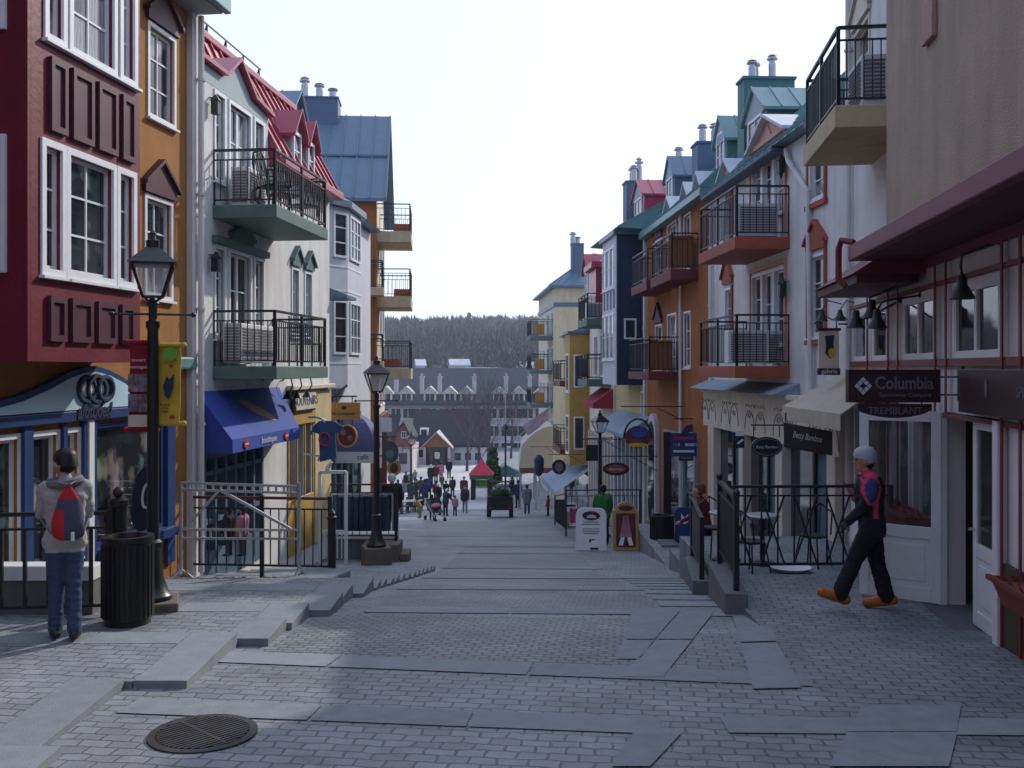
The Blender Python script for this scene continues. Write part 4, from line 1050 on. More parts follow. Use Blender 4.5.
# shop: cream columns, scrolled frieze, grey ledge
s0, s1 = hu(846), hu(713)
b = H.mb()
cu = [hu(p) for p in (843,789,750,719)]
for u_, w_ in zip(cu, (.2,.22,.16,.3)): b.box(u_-w_,u_+w_,.004,.22,-4.6,-1.5)
b.box(s0-.2,s1+.25,.004,.2,-1.5,-.62); b.box(s0-.2,s1+.25,.004,.28,-.62,-.52)
b.build('shopfront', 'cream', H.root, bevel=.015)
b = H.mb()
for u0, u1 in ((cu[0]+.2,cu[1]-.2),(cu[1]+.2,cu[2]-.2),(cu[2]+.2,cu[3]-.3)):
    um_ = u0+(u1-u0)*.42
    b.box(u0,um_,.004,.02,-4.6,-1.5,1); b.box(um_,u1,.004,.03,-4.6,-1.5,0)
    b.box(um_-.05,um_+.05,.031,.08,-4.6,-1.5,2); b.box(u0,u1,.031,.06,-3.6,-3.5,2)
b.build('shop_glazing', ['glass', 'bluegrey', 'iron'], H.root)
b = H.mb()
for k in range(5):
    uc_ = s0+.55+(s1-s0-.9)*k/4
    for sg in (-1,1):
        b.tube([(uc_+sg*.40+.36*math.cos(t*PI/14), .207, -1.40+.02*k+(.50-.04*(k%3))*math.sin(t*PI/14)) for t in range(15)], .009, 4)
        b.tube([(uc_+sg*(.40-.12*math.cos(t*.6)*(1-t*.06)), .208, -1.06+.08*math.sin(t*.6)*(1-t*.06)) for t in range(12)], .009, 4)
        for q in range(4): b.tube([(uc_+sg*(.02+.2*q), .208, -.86+.05*(q%2)), (uc_+sg*(.10+.2*q), .208, -.80-.06*(q%2))], .009, 4)
b.build('scroll_ornament', 'greyletter', H.root)
H.prism([(.55,-.52),(.004,-.30),(.004,-.52)], hu(800), s1+.4, 'awngrey', 'ledge_roof')
for zt in (.04, 2.62): H.balcony(hu(735,1.11), hu(698.5,1.11), 1.11, zt, 'terracotta', .24, rh=1.02, gap=.12)
# eaves gutter, mansard, wall dormers
b = H.mb(); b.box(hu(787)+.02, H.len, .004, .32, EZ-.09, EZ); b.box(0.02, hu(830)+.6, .004, .3, EZ-.1, EZ+.06); b.build('gutter', 'bluegrey', H.root, bevel=.03)
H.prism([(.3,EZ+.02),(-1.7,6.35),(-7,6.4),(-7,EZ+.02)], .02, H.len, 'tealroof', seam=.5)
def walldormer(F, u0, u1, z0, zw, zp, deep=1.6, m='salmon'):
    um_ = (u0+u1)/2; b = F.mb(); b.ext([(u0,.012,z0),(u1,.012,z0),(u1,.012,zw),(um_,.012,zp),(u0,.012,zw)], (0,-deep,0)); d = b.build('wall_dormer', m, F.root)
    b = F.mb(); s_ = (zp-zw)/(um_-u0)
    for sg in (-1,1):
        e = um_+sg*((u1-u0)/2+.14); ze = zw-s_*.14
        b.ext([(e,.16,ze+.004),(um_,.16,zp+.004),(um_,.16,zp+.07),(e,.16,ze+.07)], (0,-deep-.2,0))
    b.build('dormer_roof', 'snow', d)
    b = F.mb(); b.ext([(um_-.28,.014,zw+.04),(um_+.28,.014,zw+.04),(um_,.014,zp-.16)], (0,.03,0)); b.build('gable_panel', 'salmon', d)
walldormer(H, *Hs(787,753), EZ-.1, 4.85, 5.35, .8); walldormer(H, *[x for x in (hu(735),hu(722.5))], EZ-.1, 4.7, 5.1, .8)
H.dormer(6.6, 8.3, -.55, -3.6, 4.7, 6.1, 6.72, 'teal', 'tealroof', (.2,.8), .12, (4.95,5.98), 2, face='greygreen')
H.chimney(8.5, 9.1, -.55, -1.85, 4.8, 7.3, 'teal', ((8.65,-.8,.48),(8.9,-.95,.5),(8.75,-1.35,.66)), .095)
b = H.mb(); b.tube([(hu(790),.08,EZ-.1),(hu(793),.1,4.1),(hu(812),.08,3.3),(hu(815),.08,-.4)], .05, 8); b.build('downpipe', 'greywall', H.root, smooth=True)
H.pipe(H.len-.12, -4.3, EZ-.2, .08, .05, 'greywall')
# lean gable end rising behind: blue grey parapet gable of the near end
b = H.mb(); b.ext([(.35,-.3,EZ+.03),(.35,-5,EZ+.03),(.35,-5,6.8),(.35,-2.2,7.9),(.35,-.3,6.0)], (.25,0,0)); b.build('gable_parapet', 'bluegrey', H.root)

# ---- burnt orange house with maroon balconies
I = Fac('orange_balcony_house', 'burnt orange house with maroon balconies beside the white dormer house', (5.25,26.3), (4.82,35.6), 'R', -5.1)
iu = lambda px, o=0: I.u(px, o)
EZ2 = 4.72
for z0 in (-.3, 2.55):
    a, c = sorted((iu(697),iu(691.5))); a, c = iu(695), iu(681)
    I.win(iu(690.5), iu(684.5), z0+.35, z0+1.9, 1, 3); 
    I.win(iu(676.5), iu(668), z0+.0, z0+1.95, 3, 3, name='balcony_door', sill=False); I.win(iu(662), iu(656), z0+.3, z0+1.7, 1, 3)
    I.ped(iu(662.5), iu(655.5), z0+1.8, .6, 'plum')
I.body('orange2', 0, I.len, -6.4, EZ2)
I.pipe(iu(683), -5.1, EZ2, .08, .05, 'greywall')
I.balcony(1.5, 4.5, .78, 2.75, 'maroonbalc', .3, rh=1.0, gap=.13); I.balcony(5.1, 8.0, .8, 2.75, 'maroonbalc', .3, rh=1.0, gap=.13)
I.balcony(3.7, 7.4, 1.0, -.12, 'maroonbalc', .24, rh=1.05, gap=.13)
b = I.mb(); b.box(0, I.len, .004, .32, EZ2-.16, EZ2+.02); b.build('gutter', 'tealroof', I.root)
I.prism([(.3,EZ2+.03),(-1.6,6.5),(-7,6.5),(-7,EZ2+.03)], 0, I.len, 'tealroof', seam=.5)
walldormer(I, iu(705), iu(697), EZ2-.1, 4.9, 5.35, .8); walldormer(I, iu(692), iu(684), EZ2-.1, 4.9, 5.35, .8); walldormer(I, iu(675), iu(667), EZ2-.1, 4.9, 5.35, .8)
I.chimney(4.8, 5.6, -.75, -1.65, 5.0, 7.0, 'bluegrey', ((5.0,-.95,.6),(5.3,-1.4,.72)), .11)
I.dormer(7.0, 8.5, -.5, -3.2, 5.2, 6.45, 7.15, 'bluegrey', 'blueroof', (.2,.8), .1, (5.5,6.4), 2, face='greygreen')
I.dormer(.5, 1.7, -.55, -3.2, 4.9, 6.2, 6.85, 'teal', 'tealroof', (.2,.8), .1, (5.25,6.4), 2, face='greygreen')
# ground floor: arched pale blue doorway and windows
b = I.mb()
u0 = iu(659.5); u1 = iu(651.5)
arch = [(u0,.003,-5.3),(u1,.003,-5.3),(u1,.003,-2.3)]+[((u0+u1)/2+(u1-u0)/2*math.cos(t*PI/10),.003,-2.3+.75*math.sin(t*PI/10)) for t in range(1,10)]+[(u0,.003,-2.3)]
b.ext(arch, (0,.14,0)); ad_ = b.build('arched_doorway', 'palebay', I.root)
b = I.mb(); k_ = .2
arch = [(u0+k_,.145,-5.3),(u1-k_,.145,-5.3),(u1-k_,.145,-2.35)]+[((u0+u1)/2+((u1-u0)/2-k_)*math.cos(t*PI/10),.145,-2.35+.55*math.sin(t*PI/10)) for t in range(1,10)]+[(u0+k_,.145,-2.35)]
b.ext(arch, (0,.02,0)); b.build('doorway_glass', 'glass', ad_)
for pa, pb in ((682,668),(697,686)):
    b = I.mb(); u0, u1 = iu(pa), iu(pb); b.box(u0,u1,.003,.03,-4.7,-2.3); b.build('shop_glazing', 'shopglass', I.root)
    b = I.mb(); b.box(u0-.15,u0,.003,.1,-5.3,-2.2); b.box(u1,u1+.15,.003,.1,-5.3,-2.2); b.box(u0-.15,u1+.15,.003,.12,-2.2,-1.95); b.box(u0,u1,.004,.1,-5.3,-4.7); b.build('shop_frame', 'awngrey', I.root)

# ---- yellow house with navy bay
J = Fac('navy_bay_house', 'pale yellow house carrying a navy sided bay window', (4.82,35.65), (4.35,42.0), 'R', -6.0)
J.win(.3,1.0,-1.9,-.9,1,2)
J.body('yellow', 0, J.len, -7.2, 4.5)
ju0, ju1, jo = .75, 3.7, .95
b = J.mb(); b.box(ju0, ju1, .003, jo, -.62, 4.85); jb = b.build('bay', 'navy', J.root)
b = J.mb(); b.box(ju0+.02, ju1, jo+.002, jo+.04, -.62, 4.85); b.build('bay_front', 'palebay', J.root)
for z0, z1 in ((.35,2.0),(3.0,4.45)):
    for a_ in (.35, 1.25, 2.15):
        J.win(ju0+a_, ju0+a_+.7, z0, z1, 1, 2, o=jo+.045, key=None, rec=-.02)
b = J.mb()
for k in range(4): b.box(ju0+.25+.7*k, ju0+.5+.7*k, jo+.041, jo+.06, 2.2, 2.85)
b.build('panel', 'bluegrey', J.root)
for z0, z1 in ((1.05,1.8),):
    b = J.mb(); b.box(ju0-.05,ju0-.003,.25,.7,z0,z1); b.box(ju0-.06,ju0-.051,.31,.64,z0+.06,z1-.06,1); b.build('window', ['white','glass'], J.root)
b = J.mb(); b.box(ju0-.15, ju1+.1, -.1, jo+.16, 4.85, 5.02); b.build('bay_eave', 'blueroof', J.root)
J.prism([(jo+.1,5.02),(-1.5,6.4),(-7,6.4),(-7,4.5)], .0, J.len, 'tealroof', seam=.5)
J.chimney(.3,1.0,-1.0,-1.6,5.2,7.4,'redroof',((.65,-1.3,.6),),.12)
J.dormer(2.2, 4.2, -.35, -3.6, 5.2, 6.6, 7.25, 'redroof', 'redroof', (.2,.8), .12, (5.5,6.5), 2, face='greygreen')
J.chimney(4.7, 5.5, -.15, -.9, 5.2, 7.5, 'bluegrey', ((4.95,-.5,.7),(5.3,-.5,.7),(5.35,-.8,1.1)), .12)
J.pipe(.12, -6.3, 4.6, .08, .05, 'greywall')
b = J.mb(); b.box(.2,6.2,.003,.04,-6.3,-2.9); b.build('shop_glazing', 'shopglass', J.root)
b = J.mb()
for k in range(8): b.box(.1+.85*k,.25+.85*k,.005,.12,-6.5,-2.8)
b.build('shop_frame', 'palebay', J.root)

# ---- white house with red dormer
K = Fac('red_dormer_house', 'narrow white house with a steep red dormer and two dark railed balconies', (4.3,42.05), (3.95,50.5), 'R', -6.7)
for z0 in (-.5, 2.1):
    for a_ in (1.0, 3.2, 5.6): K.win(a_, a_+1.1, z0+.15, z0+2.0, 2, 3)
K.body('cream', 0, K.len, -7.8, 4.2)
K.prism([(.3,4.2),(-1.6,6.2),(-7,6.2),(-7,4.2)], 0, K.len, 'redroof', seam=.5)
b = K.mb(); b.ext([(2.2,.02,1.9),(2.2,.5,1.9),(2.2,.5,4.4),(2.2,.02,5.0)], (2.6,0,0)); b.build('dormer', 'redroof', K.root)
K.dormer(5.0, 7.0, .45, -2.5, 3.2, 4.6, 5.4, 'greygreen', 'redroof', (.2,.8), .15, (3.4,4.5), 2)
b = K.mb(); b.box(2.0,5.0,-.2,.72,4.45,4.7); b.build('dormer_eave', 'redroof', K.root)
for zt in (2.12, -.5): K.balcony(1.0, 4.6, 1.05, zt, 'palegreen', .3, rh=1.1, gap=.15)
b = K.mb(); b.box(.2,8.0,.003,.04,-7.4,-3.2); b.build('shop_glazing', 'shopglass', K.root)
b = K.mb()
for k in range(9): b.box(.1+.98*k,.3+.98*k,.005,.14,-7.6,-3.1)
b.build('shop_frame', 'cream', K.root)
# ---- golden yellow house
N = Fac('golden_house', 'golden yellow house with red edged balconies and blue roofed bay', (4.0,51.0), (3.2,63.0), 'R', -8.0)
for z0 in (-4.1, -1.3):
    for a_ in (.8, 3.0, 5.6, 8.2): N.win(a_, a_+1.2, z0+.2, z0+2.0, 2, 3)
N.body('yellow', 0, N.len, -9.6, 1.9)
b = N.mb(); b.box(.5,2.4,.003,1.0,-5.0,1.75); b.build('bay', 'gold', N.root)
b = N.mb(); b.box(.35,2.55,-.1,1.12,1.76,1.9); b.build('bay_eave', 'blueroof', N.root)
for z0 in (-4.4,-1.2): N.win(.9, 2.0, z0, z0+1.9, 1, 3, o=1.0, key=None, rec=-.02)
for z0 in (-4.2,-1.0):
    b = N.mb(); b.box(.44,.497,.25,.8,z0,z0+1.7); b.box(.425,.439,.32,.73,z0+.08,z0+1.62,1); b.build('window', ['white','glass'], N.root)
N.prism([(.25,1.91),(-1.6,2.7),(-7,2.7),(-7,1.91)], .2, N.len, 'blueroof', seam=.6)
for zt in (-.7, -4.35): N.balcony(2.7, 6.4, 1.25, zt, 'red', .3, rh=1.1, gap=.2)
b = N.mb(); b.box(.3,11,.003,.05,-9,-5.6); b.build('shop_glazing', 'shopglass', N.root)
# ---- tall cream hotel block with hipped roof
O = Fac('hip_roof_block', 'tall cream corner block with grey hipped roof at the foot of the street', (3.15,74.0), (2.35,88.0), 'R', -9.9)
for z0 in (-8.9,-6.2,-3.5,-.8,1.9):
    for a_ in (1.0,4.5,8.0,11.0): O.win(a_, a_+1.3, z0+.5, z0+2.3, 2, 2)
O.body(mat('warm cream plaster', (.60,.53,.38), .85, .1, 1.2, dirt=.3), 0, O.len, -11, 6.15, deep=9)
b = O.mb(); b.box(-.06,-.004,-9,.003,-11,5.94); b.build('end_wall', mat('warm cream block plaster', (.62,.52,.33), .85, .1, 1.2, dirt=.3), O.root)
b = O.mb(); b.box(-.12,O.len+.1,-9,.10,4.55,4.85); b.build('cornice', 'blueroof', O.root)
b = O.mb(); rr = [(-.45,.45,6.1),(O.len+.45,.45,6.1),(O.len+.45,-9.5,6.1),(-.45,-9.5,6.1)]
b.add(rr+[(3.4,-3.4,8.9),(O.len-3.4,-3.4,8.9)], [(0,1,5,4),(1,2,5),(2,3,4,5),(3,0,4),(0,1,2,3)])
for k in range(12):
    t_ = k/11; p = V((-.45,.45-9.9*t_,6.12)); q = V((3.4,-3.4,8.92)) ; 
    b.bar(p, p+(q-p)*(.98), .05)
b.box(-.5,O.len+.5,-9.55,.5,5.95,6.09)
b.build('roof', 'blueroof', O.root)
O.chimney(.9,1.9,-1.4,-2.3,6.5,9.3,'bluegrey',((1.2,-1.5,.9),(1.6,-1.9,.6)),.2)
for zt in (3.05-.6, .05-.2, -2.7): O.balcony(1.2,5.2,1.7,zt,'palegreen',.3,rh=1.2,gap=.22)

# ---- two unseen houses and an inn added uphill to shade the near street
for nm, lab, p0, p1, sd_, m_, h_ in (('unseen_shade_house','tall maroon house uphill on the left, behind the viewer',(-7.9,-14),(-6.1,8.6),'L','maroon',7.5),('unseen_shade_house','tall tan house uphill on the right, behind the viewer',(4.6,-14),(4.35,3.9),'R','tan',8.0)):
    Q = Fac(nm, lab, p0, p1, sd_, -2.4); Q.root['group'] = 'unseen shading houses added uphill of the viewer'
    for z0 in (-1.6, 1.0, 3.8):
        u_ = 1.0
        while u_ < Q.len-2: Q.win(u_, u_+1.2, z0, z0+1.5, 2, 3); u_ += 2.6
    Q.body(m_, 0, Q.len, -3, h_); Q.prism([(.4,h_),(-3,h_+2),(-7,h_),(-7,h_-.1)], 0, Q.len, 'hotelroof')
Q = Fac('unseen_shade_inn', 'broad grey inn closing the street uphill, behind the viewer', (-9,-17), (7,-17), 'L', -2.2)
for z0 in (-1.2, 1.6, 4.4):
    for k in range(6): Q.win(1+2.5*k, 2.2+2.5*k, z0, z0+1.6, 2, 3)
Q.body('greywall', 0, Q.len, -3, 7.5)
# ================================================================== FAR END: hotel, entrance hall, plaza
Y0 = 135; b0 = -10.9
t = thing('grand_hotel', 'long grey roofed hotel with a row of white gabled dormers across the plaza', 'hotel', (P(385,0,Y0).x-6, Y0, b0)); hx0 = t.location.x
X = lambda px: P(px,0,Y0).x-hx0
Zp = lambda py, Y=Y0: (HZ-py)*Y/1000-b0
x0, x1 = -14, X(590)
b = MB(); b.box(x0,x1,0,12,-1,Zp(404)); b.build('wall', 'hotelwall', t)
b = MB(); b.ext([(x0-.3,-.7,Zp(404)),(x1+.3,-.7,Zp(404)),(x1+.3,6,Zp(370,141)),(x0-.3,6,Zp(370,141))], (0,.2,.3)); b.ext([(x0-.3,12.7,Zp(404)),(x1+.3,12.7,Zp(404)),(x1+.3,6.3,Zp(370,141)),(x0-.3,6.3,Zp(370,141))], (0,-.1,.25)); b.box(x0-.3,x1+.3,-.82,-.6,Zp(405),Zp(402.5)); b.build('roof', 'hotelroof', t)
for px in (386,406.5,430,450,466.5,499,519,541):
    b = MB(); c = X(px); h0, hw, hp = Zp(403.5), Zp(393), Zp(387.5); wd = .82
    b.ext([(c-wd,-.2,h0),(c+wd,-.2,h0),(c+wd,-.2,hw),(c,-.2,hp),(c-wd,-.2,hw)], (0,4,0)); d = b.build('dormer', 'cream', t)
    b = MB(); s_ = (hp-hw)/wd
    for sg in (-1,1): b.ext([(c+sg*(wd+.22),-.4,hw-s_*.22),(c,-.4,hp),(c,-.4,hp+.2),(c+sg*(wd+.22),-.4,hw-s_*.22+.2)], (0,4.2,0))
    b.build('dormer_roof', 'cream', d)
    b = MB()
    for q in (-1,1): b.box(c+q*.32-.27,c+q*.32+.27,-.25,-.21,h0+.25,hw-.1)
    b.build('dormer_window', 'farglass', d)
for px in (395,421,439,474,506,530):
    b = MB(); c = X(px); b.box(c-.27,c+.27,1.0,1.6,Zp(396),Zp(378)); b.box(c-.33,c+.33,.94,1.66,Zp(378)+.001,Zp(378)+.25); b.box(c-.15,c+.15,1.15,1.45,Zp(378)+.301,Zp(373.5)); b.build('chimney', 'hotelwall', t)
for (za, zb2) in ((418,408.5),(436,426),(452,443)):
    k = 0
    for px in range(372, 560, 12):
        c = X(px+(2 if za > 420 else 0)); w_ = .62 if k % 4 else 1.0
        b = MB(); b.box(c-w_-.09,c+w_+.09,-.10,-.003,Zp(za)-.09,Zp(zb2)+.09); f = b.build('window', 'cream', t)
        b = MB(); b.box(c-w_,c-.05,-.13,-.101,Zp(za),Zp(zb2)); b.box(c+.05,c+w_,-.13,-.101,Zp(za),Zp(zb2)); b.build('pane', 'farglass', f); k += 1
for z_ in (Zp(421),Zp(439)): 
    b = MB(); b.box(x0,x1,-.1,-.004,z_,z_+.25); b.build('string_course', 'hotelwall', t)
# entrance hall
Y1 = 108; t = thing('entrance_hall', 'low white hall with dark roof and a timber gabled porch', 'hall', (P(410,0,Y1).x, Y1, -10.4)); xx = t.location.x
X = lambda px: P(px,0,Y1).x-xx
Zq = lambda py: (HZ-py)*Y1/1000+10.4
b = MB(); b.box(X(412),X(487),0,9,-.5,Zq(446)); b.build('wall', 'palebay', t)
b = MB(); b.ext([(X(408),-.5,Zq(447)),(X(489),-.5,Zq(447)),(X(486),5,Zq(414)),(X(411),5,Zq(414))], (0,.2,.25)); b.ext([(X(408),10,Zq(447)),(X(489),10,Zq(447)),(X(486),5.3,Zq(414)),(X(411),5.3,Zq(414))], (0,-.1,.2)); b.build('roof', 'darkroof', t)
c = X(438); b = MB(); b.box(c-1.2,c+1.2,-1.6,0,0,Zq(445)); b.build('porch', 'brownsign', t)
b = MB(); b.ext([(c-1.5,-1.75,Zq(446)),(c+1.5,-1.75,Zq(446)),(c,-1.75,Zq(433))], (0,5,0)); b.build('porch_gable', 'wood', t)
b = MB()
for sg in (-1,1): b.ext([(c+sg*1.7,-2,Zq(447.5)),(c,-2,Zq(432)),(c,-2,Zq(430.6)),(c+sg*1.7,-2,Zq(446.1))], (0,5.5,0)); b.box(c+sg*1.3-.13,c+sg*1.3+.13,-1.9,-1.64,0,Zq(446))
b.build('porch_roof', 'hotelwall', t)
for k in range(3):
    b = MB(); b.box(c-.85+.6*k,c-.4+.6*k,-1.64,-1.605,.3,2.4); b.build('door', 'farglass', t)
for px, py in ((418,453),(424,453),(458,456),(468,456),(478,456)):
    b = MB(); b.box(X(px)-.32,X(px)+.32,-.08,-.003,Zq(py+4),Zq(py-3)); b.build('window', 'farglass', t)
b = MB(); u_ = X(423); b.box(u_-.45,u_+.45,1.2,3,Zq(438),Zq(429)); d = b.build('dormer', 'white', t)
b = MB(); b.box(u_-.3,u_+.3,1.15,1.195,Zq(436.5),Zq(430.5)); b.build('dormer_window', 'farglass', d)
# rust red gabled house left of the hall
Y2 = 98; t = thing('rust_red_house', 'small rust red gabled house with white base left of the hall', 'house', (P(402,0,Y2).x, Y2, -10.2)); xx = t.location.x
X = lambda px: P(px,0,Y2).x-xx; Zq = lambda py: (HZ-py)*Y2/1000+10.2
b = MB(); b.box(X(372),X(412),0,7,-.5,Zq(447)); b.build('wall', 'hotelwall', t)
c = X(404); b = MB(); b.ext([(X(394),-.3,Zq(447)),(X(411),-.3,Zq(447)),(X(411),-.3,Zq(437)),(c,-.3,Zq(423)),(X(394),-.3,Zq(437))], (0,5,0)); b.build('gable', 'brickred', t)
b = MB()
for sg, e in ((-1,X(391.5)),(1,X(413))): b.ext([(e,-.7,Zq(440)),(c,-.7,Zq(422.5)),(c,-.7,Zq(420.5)),(e,-.7,Zq(438))], (0,6,0))
b.ext([(X(370),-.4,Zq(447)),(X(395),-.4,Zq(447)),(X(397),3.5,Zq(418)),(X(374),3.5,Zq(418))], (0,.2,.2)); b.build('roof', 'darkroof', t)
b = MB(); b.box(X(401.5),X(406.5),-.36,-.305,Zq(438),Zq(431)); f = b.build('window', 'white', t)
b = MB(); b.box(X(402.2),X(403.8),-.38,-.361,Zq(437.3),Zq(431.7)); b.box(X(404.3),X(405.9),-.38,-.361,Zq(437.3),Zq(431.7)); b.build('pane', 'farglass', f)
b = MB(); b.box(X(390),X(395),-.06,-.003,Zq(468),Zq(452)); b.box(X(399),X(407),-.06,-.003,Zq(464),Zq(453)); b.build('window', 'farglass', t)
# kiosk with red pyramid roof
c = GPT(481.5, 499); t = thing('market_kiosk', 'small open kiosk with red pyramid roof in the plaza', 'kiosk', c); s_ = c.y/1000
W = 8.2*s_; top = 42*s_
b = MB(); ez = top-17*s_
b.add([(-12.5*s_,-12.5*s_,ez),(12.5*s_,-12.5*s_,ez),(12.5*s_,12.5*s_,ez),(-12.5*s_,12.5*s_,ez),(-3*s_,-3*s_,ez+11*s_),(3*s_,-3*s_,ez+11*s_),(3*s_,3*s_,ez+11*s_),(-3*s_,3*s_,ez+11*s_),(0,0,top)],
      [(0,1,5,4),(1,2,6,5),(2,3,7,6),(3,0,4,7),(4,5,8),(5,6,8),(6,7,8),(7,4,8),(3,2,1,0)]); b.build('roof', mat('bright red kiosk roof', (.5,.035,.07), .6), t)
b = MB(); b.box(-W-.25,W+.25,-W-.25,W+.25,ez-.32,ez-.01); b.build('fascia', 'green', t)
for i in (-1,1):
    for j in (-1,1): b = MB(); b.box(i*W-.16,i*W+.16,j*W-.16,j*W+.16,-.1,ez-.33); b.build('post', 'black', t)
b = MB(); b.box(-W+.17,W-.17,W-.1,W+.02,.75,ez-.5); b.build('notice_panel', 'signcream', t)
b = MB(); b.box(-W+.17,W-.17,W-.14,W-.101,.9,1.3); b.box(-W+.3,W-.5,W-.14,W-.101,1.5,1.75); b.build('poster', 'leafgreen', t)
# bare trees
def bare_tree(name, lab, loc, h, seed, group='bare trees on the plaza', m='bark', spread=.5, depth=5):
    r_ = random.Random(seed); t = thing(name, lab, 'tree', loc, 0, group)
    tk = MB(); cr = MB()
    tk.tube([(0,0,-.2),(.05*h*.1,0,h*.2),(.02*h,.01*h,h*.42)], [h*.022,h*.017,h*.012], 7)
    def grow(p, d, l, rad, k):
        q = p+d*l; q2 = q+(d+V((r_.uniform(-.25,.25),r_.uniform(-.25,.25),.12))).normalized()*l*.7
        cr.tube([p, q, q2], [rad, rad*.75, rad*.45], 4 if k > 2 else 3)
        if k == 0: return
        for _ in range(3 if k > 1 else 4):
            a = r_.uniform(0, 2*PI); nd_ = (d+V((math.cos(a),math.sin(a),r_.uniform(.0,.55)))*spread).normalized()
            grow(q if r_.random() < .35 else q2, nd_, l*r_.uniform(.62,.85), rad*.55, k-1)
    for i in range(5):
        a = i*2*PI/5+r_.uniform(-.4,.4)
        grow(V((.015*h,0,h*(.22+.05*i))), V((math.cos(a)*.55,math.sin(a)*.55,1)).normalized(), h*.15, h*.008, depth-1)
    grow(V((.02*h,.01*h,h*.42)), V((0,0,1)), h*.15, h*.011, depth-1)
    tk.build('trunk', m, t, smooth=True); cr.build('crown', m if m != 'bark' else mat('purple brown twigs', (.12,.085,.10), .95), t, recalc=False)
    return t
for k, (px, Y, h, lab) in enumerate(((467,99,7.5,'bare reddish tree at the right end of the white hall'),(478,90,7.0,'bare tree standing right behind the red roofed kiosk'),(488,104,9.,'tallest bare tree in front of the hotel, right of the hall'),
        (511,116,7.5,'bare tree rising right of the tall flagpole'),(395,92,4.5,'thin bare tree before the rust red house'))):
    bare_tree('bare_tree', lab, (P(px,0,Y).x, Y, G(Y)), h, 20+k)
c = P(493,0,84); t = thing('evergreen_shrub', 'dark evergreen shrub between kiosk and lamp pole', 'shrub', (c.x, 84, G(84)))
b = MB(); rr_ = random.Random(5)
for k in range(130):
    z_ = rr_.uniform(.3, 3.2); a = rr_.uniform(0,2*PI); r0 = rr_.uniform(.2,.9)*(1-z_/4.2); b.ball((math.cos(a)*r0,math.sin(a)*r0,z_), (rr_.uniform(.15,.3),)*3, n=5, m=3)
b.build('foliage', 'darkgreen', t); b = MB(); b.tube([(0,0,-.1),(0,0,2.5)], .08, 6); b.build('stem', 'bark', t)
# flagpole/lamp in the plaza
c = GPT(505.5, 490); t = thing('plaza_mast', 'tall slim dark mast with small sign plates right of the kiosk', 'mast', c); s_ = c.y/1000
b = MB(); b.tube([(0,0,0),(0,0,66*s_)], [.10,.06], 8); b.build('pole', 'black', t)
b = MB(); b.tube([(0,0,66*s_),(0,0,118*s_)], [.05,.03], 6); b.build('mast_top', 'galv', t)
b = MB(); b.box(.1,.42,-.04,.04,50*s_,53.5*s_); b.box(.1,.42,-.04,.04,42*s_,44*s_); b.build('sign_plate', 'white', t)
b = MB(); b.lathe([(.12,0),(.3,.25),(.1,.45)], (0,0,60*s_), 8); b.build('lantern', 'black', t)
# green tents and big cream dome canopy
c = GPT(508, 487); t = thing('market_tent', 'low blue green market tent behind the loaded cart', 'tent', (c.x, c.y, c.z)); s_ = c.y/1000
b = MB(); b.ext([(-18*s_,0,10*s_),(14*s_,0,10*s_),(14*s_,0,12*s_),(-2*s_,0,22*s_),(-18*s_,0,12*s_)], (0,3.5,0)); b.build('canopy', mat('blue green tent canvas', (.10,.19,.22), .8), t)
for x in (-17,-6,5,13): b = MB(); b.box(x*s_-.05,x*s_+.05,.1,.2,0,10*s_); b.build('post', 'galv', t)
c = P(536,0,66); t = thing('dome_canopy', 'big cream barrel vaulted terrace canopy before the cream corner block', 'canopy', (c.x, 66, G(66))); s_ = .066
b = MB(); zc = (HZ-468)*s_-G(66)
arc = [(-17*s_,zc)]+[(-17*s_+34*s_*(k/12), zc+ (42*s_)*math.sin(PI*(.5*k/12+.12*(1-k/12)))**.8) for k in range(1,12)]+[(17*s_,zc+41*s_),(17*s_,zc)]
b.ext([(x,0,z) for x,z in arc], (0,6,0)); b.build('canopy_cover', 'awncream', t, smooth=True)
for x in (-15.5,0,15.5):
    for y in (.3,5.6): b = MB(); b.box(x*s_-.06,x*s_+.06,y-.06,y+.06,0,zc); b.build('post', 'galv', t)
b = MB(); b.box(-16*s_,16*s_,.05,.3,zc-.35,zc-.01); b.build('valance', mat('brown red valance', (.16,.06,.06), .7), t)
c = P(531,421,64); t = thing('hanging_flag', 'faded pink and white flag slanting above the barrel canopy', 'flag', c)
b = MB(); b.bar((-.9,0,-1.1),(1.25,0,.95),.06); b.build('flagpole', 'galv', t)
b = MB(); b.ext([(-.55,0,-.35),(1.1,0,.85),(1.2,0,.2),(.5,0,-.45),(-.2,0,-.95)], (0,.03,0)); b.build('cloth', mat('pink flag cloth', (.42,.30,.36), .8, .4, 3), t)
# blue light frame sculpture/umbrella frame
c = GPT(524, 497); t = thing('umbrella_frame', 'tilted pale metal frame with clear sheet beside the tent', 'frame', c); s_ = c.y/1000
b = MB(); q = [(-8*s_,0,22*s_),(12*s_,0,26*s_),(16*s_,0,16*s_),(-4*s_,0,10*s_)]
for i in range(4): b.bar(q[i], q[(i+1)%4], .09)
b.bar((-4*s_,0,10*s_),(-2*s_,0,0),.09); b.bar((16*s_,0,16*s_),(14*s_,0,0),.09); b.build('frame', 'galv', t)

